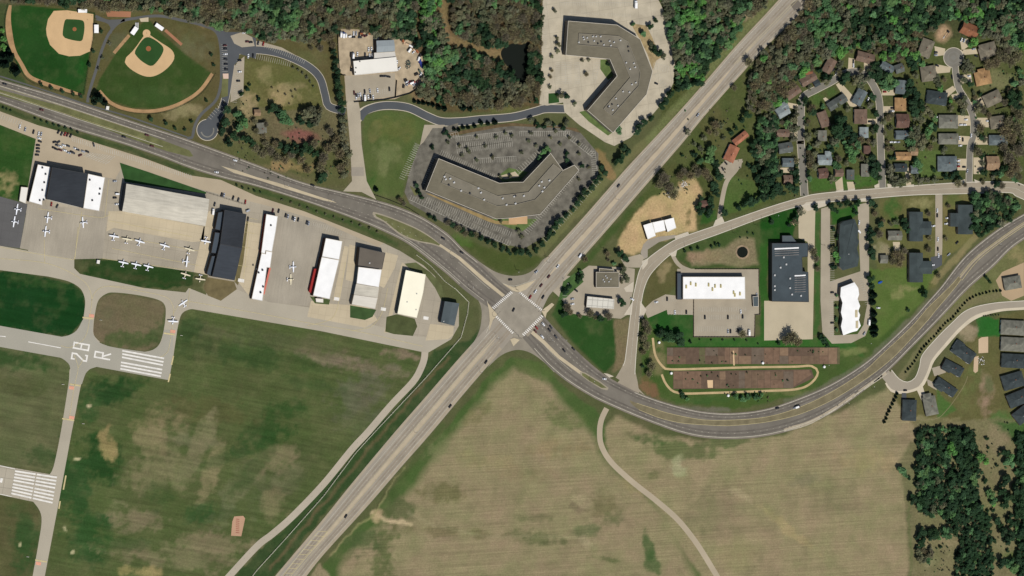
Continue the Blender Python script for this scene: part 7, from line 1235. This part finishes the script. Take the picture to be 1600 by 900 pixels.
for poly, wn, mix in WOODS:
    x0, x1 = min(p[0] for p in poly), max(p[0] for p in poly); y0, y1 = min(p[1] for p in poly), max(p[1] for p in poly); sp = 6.0 if wn != 'corner' else 5.0
    nc = int((x1-x0)*(y1-y0)/8); cxs = RNG.uniform(x0, x1, nc); cys = RNG.uniform(y0, y1, nc); ok = pip(cxs, cys, poly)
    for x, y in zip(cxs[ok].tolist(), cys[ok].tolist()):
        if not far(x, y, sp) or any(abs(x-a) < s and abs(y-b) < s for a, b, s in ROOF_PTS): continue
        if TRN.random() < .02: continue
        put(x, y); k = None
        near = min(CLUST, key=lambda c: (c[0]-x)**2+(c[1]-y)**2)
        if near[2] in mix and TRN.random() < .55: k = near[2]
        else:
            u = TRN.random()
            for kk, p in mix.items():
                u -= p
                if u <= 0: k = kk; break
            k = k or 'olive'
        SCAT.append((x, y, TRN.choice((5, 6, 7, 8, 9.5))*TRN.uniform(.9, 1.18)*(.85 if wn == 'corner' else 1), k, wn))
# loose garden trees in the estate
EST = [(1262, 200), (1280, 180), (1300, 185), (1330, 190), (1265, 230), (1300, 232), (1310, 248), (1340, 225), (1395, 155), (1392, 200), (1395, 232), (1450, 235), (1455, 180), (1465, 165), (1530, 130), (1560, 130), (1570, 160), (1532, 215), (1545, 235), (1565, 290), (1535, 255), (1445, 140), (1440, 120), (1425, 190), (1440, 190), (1215, 190), (1245, 170), (1215, 215), (1240, 215), (1240, 240), (1245, 280), (1215, 245), (1340, 255), (1322, 255), (1300, 280), (1345, 285), (1470, 170), (1440, 245), (1460, 240), (1475, 235), (1520, 120), (1557, 115), (1567, 110), (1380, 240), (1345, 110), (1360, 110), (1280, 110), (1330, 80)]
for _ in range(620):
    x, y = TRN.uniform(1205, 1600), TRN.uniform(110, 290)
    if x > 1400 or y > 165 or TRN.random() < .4: EST.append((x, y))
OPEN = [(1435, 233, 1473, 280), (1262, 282, 1372, 292), (1247, 165, 1262, 300), (1370, 150, 1386, 300), (1511, 170, 1526, 290), (1478, 78, 1504, 140), (1530, 105, 1575, 145), (1265, 140, 1290, 165), (1485, 178, 1518, 270)]
for x, y in EST:
    if any(abs(x-a) < s*1.5 and abs(y-b) < s*1.5 for a, b, s in ROOF_PTS) or any(a < x < c and b < y < d for a, b, c, d in OPEN): continue
    if far(x, y, 6): put(x, y); T.append((x, y, TRN.uniform(4.5, 9), TRN.choice(['olive', 'bare', 'olive', 'bare', 'green', 'dark'])))
NB = lambda q: sum(1 for p in T if p is not q and (p[0]-q[0])**2+(p[1]-q[1])**2 < ((p[2]+q[2])*.75)**2)
ALLT = [(q[2]+(1.5 if NB(q) == 0 else 0), q[0], q[1], q[2], q[3], '') for q in T if q[2] >= 3.5]+[(q[2]-.8, q[0], q[1], q[2], q[3], q[4]) for q in SCAT]
ALLT.sort(key=lambda a: -a[0]); INDIV = ALLT[:300]; REST = [a[1:] for a in ALLT[300:]]
print('manual', len(T), 'scatter', len(SCAT), 'individual wood trees', sum(1 for a in INDIV if a[5]))
def hgt(k): return 1.0
def tree(x, y, r, kind, label, cat='tree', group=None, share=False, name='tree'):
    R_m = r*MPP; zc = R_m*(.82 if kind != 'conifer' else .7); g = G(x, y, zc); e = empty(name, (g.x, g.y, 0), TRN.uniform(0, 6.28), R_m); tag(e, label, cat, group, (x, y), share)
    link('crown' if name != 'shrub' else 'foliage', PM[kind, TRN.randrange(NP_)], e); link('trunk' if name != 'shrub' else 'stem', TM[kind], e); return e
TN = {'conifer': 'evergreen_tree'}
for x, y, r, k in T:
    if r < 3.5: tree(x, y, r, k, '%s round shrub %s' % (KN[k], where(x, y)), 'shrub', 'small shrubs', name='shrub')
for sz_, x, y, r, k, w in INDIV:
    if not w: tree(x, y, r, k, '%s tree %s' % (KN[k], where(x, y)), name='tree', group='trees standing outside the woods')
    else: tree(x, y, r, k, '%s tree %s' % (KN[k], WN[w]), group='%s trees %s' % (KN[k], WN[w]), share=True)
# hedge rows and small shrubs
def row(pts, n, r, kind, lb, cat='shrub', grp=None, jit=.4):
    P = resample(cr(pts), n)
    for x, y in P: tree(x+TRN.uniform(-jit, jit), y+TRN.uniform(-jit, jit), r*TRN.uniform(.85, 1.15), kind, lb, cat, grp, False, 'shrub')
row([(1415, 581), (1427, 568), (1436, 552), (1450, 535), (1465, 520), (1476, 506), (1488, 497), (1500, 482), (1510, 471), (1525, 462), (1545, 456), (1563, 454)], 38, 2.2, 'conifer', 'small evergreen in the row beside the new street', 'shrub', 'evergreen row along the new street')
row([(1382, 659), (1388, 645), (1395, 630), (1402, 615)], 9, 2.8, 'conifer', 'small evergreen in the short row left of new houses', 'shrub', 'short evergreen row')
row([(55.5, 185), (65, 188.5), (74, 192), (83, 194.5), (93, 197), (103, 200), (112, 203), (121, 207)], 8, 2.6, 'dark', 'round shrub on the strip between highway and car park', 'shrub', 'round shrubs on the strip')
row([(5, 168), (10, 170), (17, 173)], 3, 2.2, 'dark', 'tiny shrub at the left end of the highway strip', 'shrub', 'round shrubs at the left')
row([(370, 289), (380, 293), (388, 295), (398, 298), (407, 300)], 5, 2.4, 'dark', 'round shrub on the strip above the long black hangar', 'shrub', 'shrubs above the black hangar')
row([(441, 312), (455, 317), (479, 325), (488, 328), (519, 338), (528, 341), (536, 344), (557, 350), (574, 356), (582, 358), (590, 363)], 12, 2.6, 'olive', 'round shrub on the strip above the white hangars', 'shrub', 'shrubs above the white hangars')
row([(1157, 371), (1170, 372), (1178, 364), (1168, 364)], 4, 2.0, 'dark', 'small shrub above the round retention pond', 'shrub', 'shrubs at the retention pond')
row([(1093, 530), (1103, 531), (1114, 532), (1138, 531), (1175, 533), (1184, 537)], 6, 2.0, 'dark', 'small shrub below the walled car park', 'shrub', 'shrubs below the walled car park')
row([(1443, 506), (1500, 494), (1562, 494)], 1, 1.5, 'dark', 'tiny shrub by the new street', 'shrub') if False else None
row([(1537, 494), (1548, 493), (1560, 492)], 7, 1.6, 'dark', 'small shrub in the bed above the bright lawn', 'shrub', 'shrubs above the bright lawn')
row([(425, 137), (446, 148), (463, 138), (452, 162)], 7, 2.2, 'bare', 'small brown bush on the straw-coloured knoll', 'shrub', 'bushes on the knoll')
row([(458, 105), (470, 112), (480, 122), (490, 135)], 6, 2.8, 'olive', 'faint bush along the inner edge of the park road', 'shrub', 'bushes along the park road')
row([(442, 228), (520, 232)], 2, 3, 'conifer', 'small dark evergreen near the reddish plot', 'shrub', 'evergreens near the reddish plot')
def woodland(name, L, label, cat):
    Q = []; Cq = []
    for x, y, r, k, w in L:
        q, c = PR_[k, TRN.randrange(NP_)]; a = TRN.uniform(0, 6.28); s = r*MPP; ca, sa = math.cos(a), math.sin(a); g = G(x, y, s*.82); M = np.array([[ca, sa, 0], [-sa, ca, 0], [0, 0, 1]])*s
        Q.append(q@M+np.array([g.x, g.y, 0])); Cq.append(c*TRN.uniform(.8, 1.2))
    o = link(name, quadmesh(name, np.concatenate(Q), np.concatenate(Cq), LEAF)); o['kind'] = 'stuff'; tag(o, label, cat, None, None, True)
woodland('woodland', REST, 'the remaining mixed bare and green trees of the woods and gardens', 'woodland')
# undergrowth: scattered low scrub clumps on the woodland floor and rough ground
SC2 = []
for poly, wn, mix in WOODS:
    x0, x1 = min(p[0] for p in poly), max(p[0] for p in poly); y0, y1 = min(p[1] for p in poly), max(p[1] for p in poly)
    nc = int((x1-x0)*(y1-y0)/26); cxs = RNG.uniform(x0, x1, nc); cys = RNG.uniform(y0, y1, nc); ok = pip(cxs, cys, poly)
    for x, y in zip(cxs[ok].tolist(), cys[ok].tolist()): SC2.append((x, y, TRN.uniform(1.2, 3.2), TRN.choice(['olive', 'bare', 'dark', 'olive']), wn))
for cx, cy, rx, ry, n in ((1430, 160, 30, 110, 90), (1560, 200, 36, 90, 90), (1240, 230, 26, 80, 60), (460, 240, 90, 40, 110), (1300, 250, 40, 20, 24), (1120, 230, 50, 60, 60), (1560, 770, 40, 110, 130), (1460, 870, 24, 24, 50), (1060, 290, 30, 14, 24), (1480, 740, 16, 12, 20), (370, 190, 22, 34, 40), (1170, 620, 40, 8, 30), (1350, 240, 16, 50, 24), (1580, 100, 20, 30, 30), (1170, 557, 125, 11, 30), (1150, 593, 90, 12, 20)):
    for _ in range(n): SC2.append((cx+TRN.uniform(-rx, rx), cy+TRN.uniform(-ry, ry), TRN.uniform(.8, 2.2), TRN.choice(['olive', 'bare', 'dark', 'green']), ''))
SC2 = [s for s in SC2 if not any(abs(s[0]-a) < q and abs(s[1]-b) < q for a, b, q in ROOF_PTS)]
woodland('undergrowth', SC2, 'low scrub and brush under and between the trees', 'undergrowth')
finish_labels()
print('LONG', [o['label'] for o, l, p, q in THINGS if len(o['label'].replace('-', ' ').split()) > 16])
# ---------------------------------------------------------------- light and render settings
SUN_EL, SUN_AZ = math.radians(56), math.radians(165)
w = bpy.data.worlds.new('World'); SC.world = w; w.use_nodes = True; nt = w.node_tree; bg = nt.nodes['Background']; sky = nt.nodes.new('ShaderNodeTexSky'); sky.sky_type = 'NISHITA'; sky.sun_disc = False; sky.sun_elevation = SUN_EL; sky.sun_rotation = SUN_AZ
nt.links.new(sky.outputs[0], bg.inputs[0]); bg.inputs[1].default_value = 0.08
sd = bpy.data.lights.new('sun', 'SUN'); sd.energy = 5.0; sd.angle = math.radians(.5); sd.color = (1, .95, .87); so = bpy.data.objects.new('sun', sd); COL.objects.link(so)
dirv = Vector((math.sin(SUN_AZ)*math.cos(SUN_EL), math.cos(SUN_AZ)*math.cos(SUN_EL), math.sin(SUN_EL))); so.rotation_euler = dirv.to_track_quat('Z', 'Y').to_euler(); so.location = (0, 0, 300)
SC.render.engine = 'CYCLES'; SC.view_settings.view_transform = 'Standard'; SC.view_settings.look = 'None'; SC.view_settings.exposure = 0; SC.view_settings.gamma = 1
SC.cycles.max_bounces = 4; SC.cycles.diffuse_bounces = 2; SC.cycles.glossy_bounces = 2; SC.cycles.transparent_max_bounces = 4
SC.render.resolution_x = 1024; SC.render.resolution_y = 576
tick('f_trees')
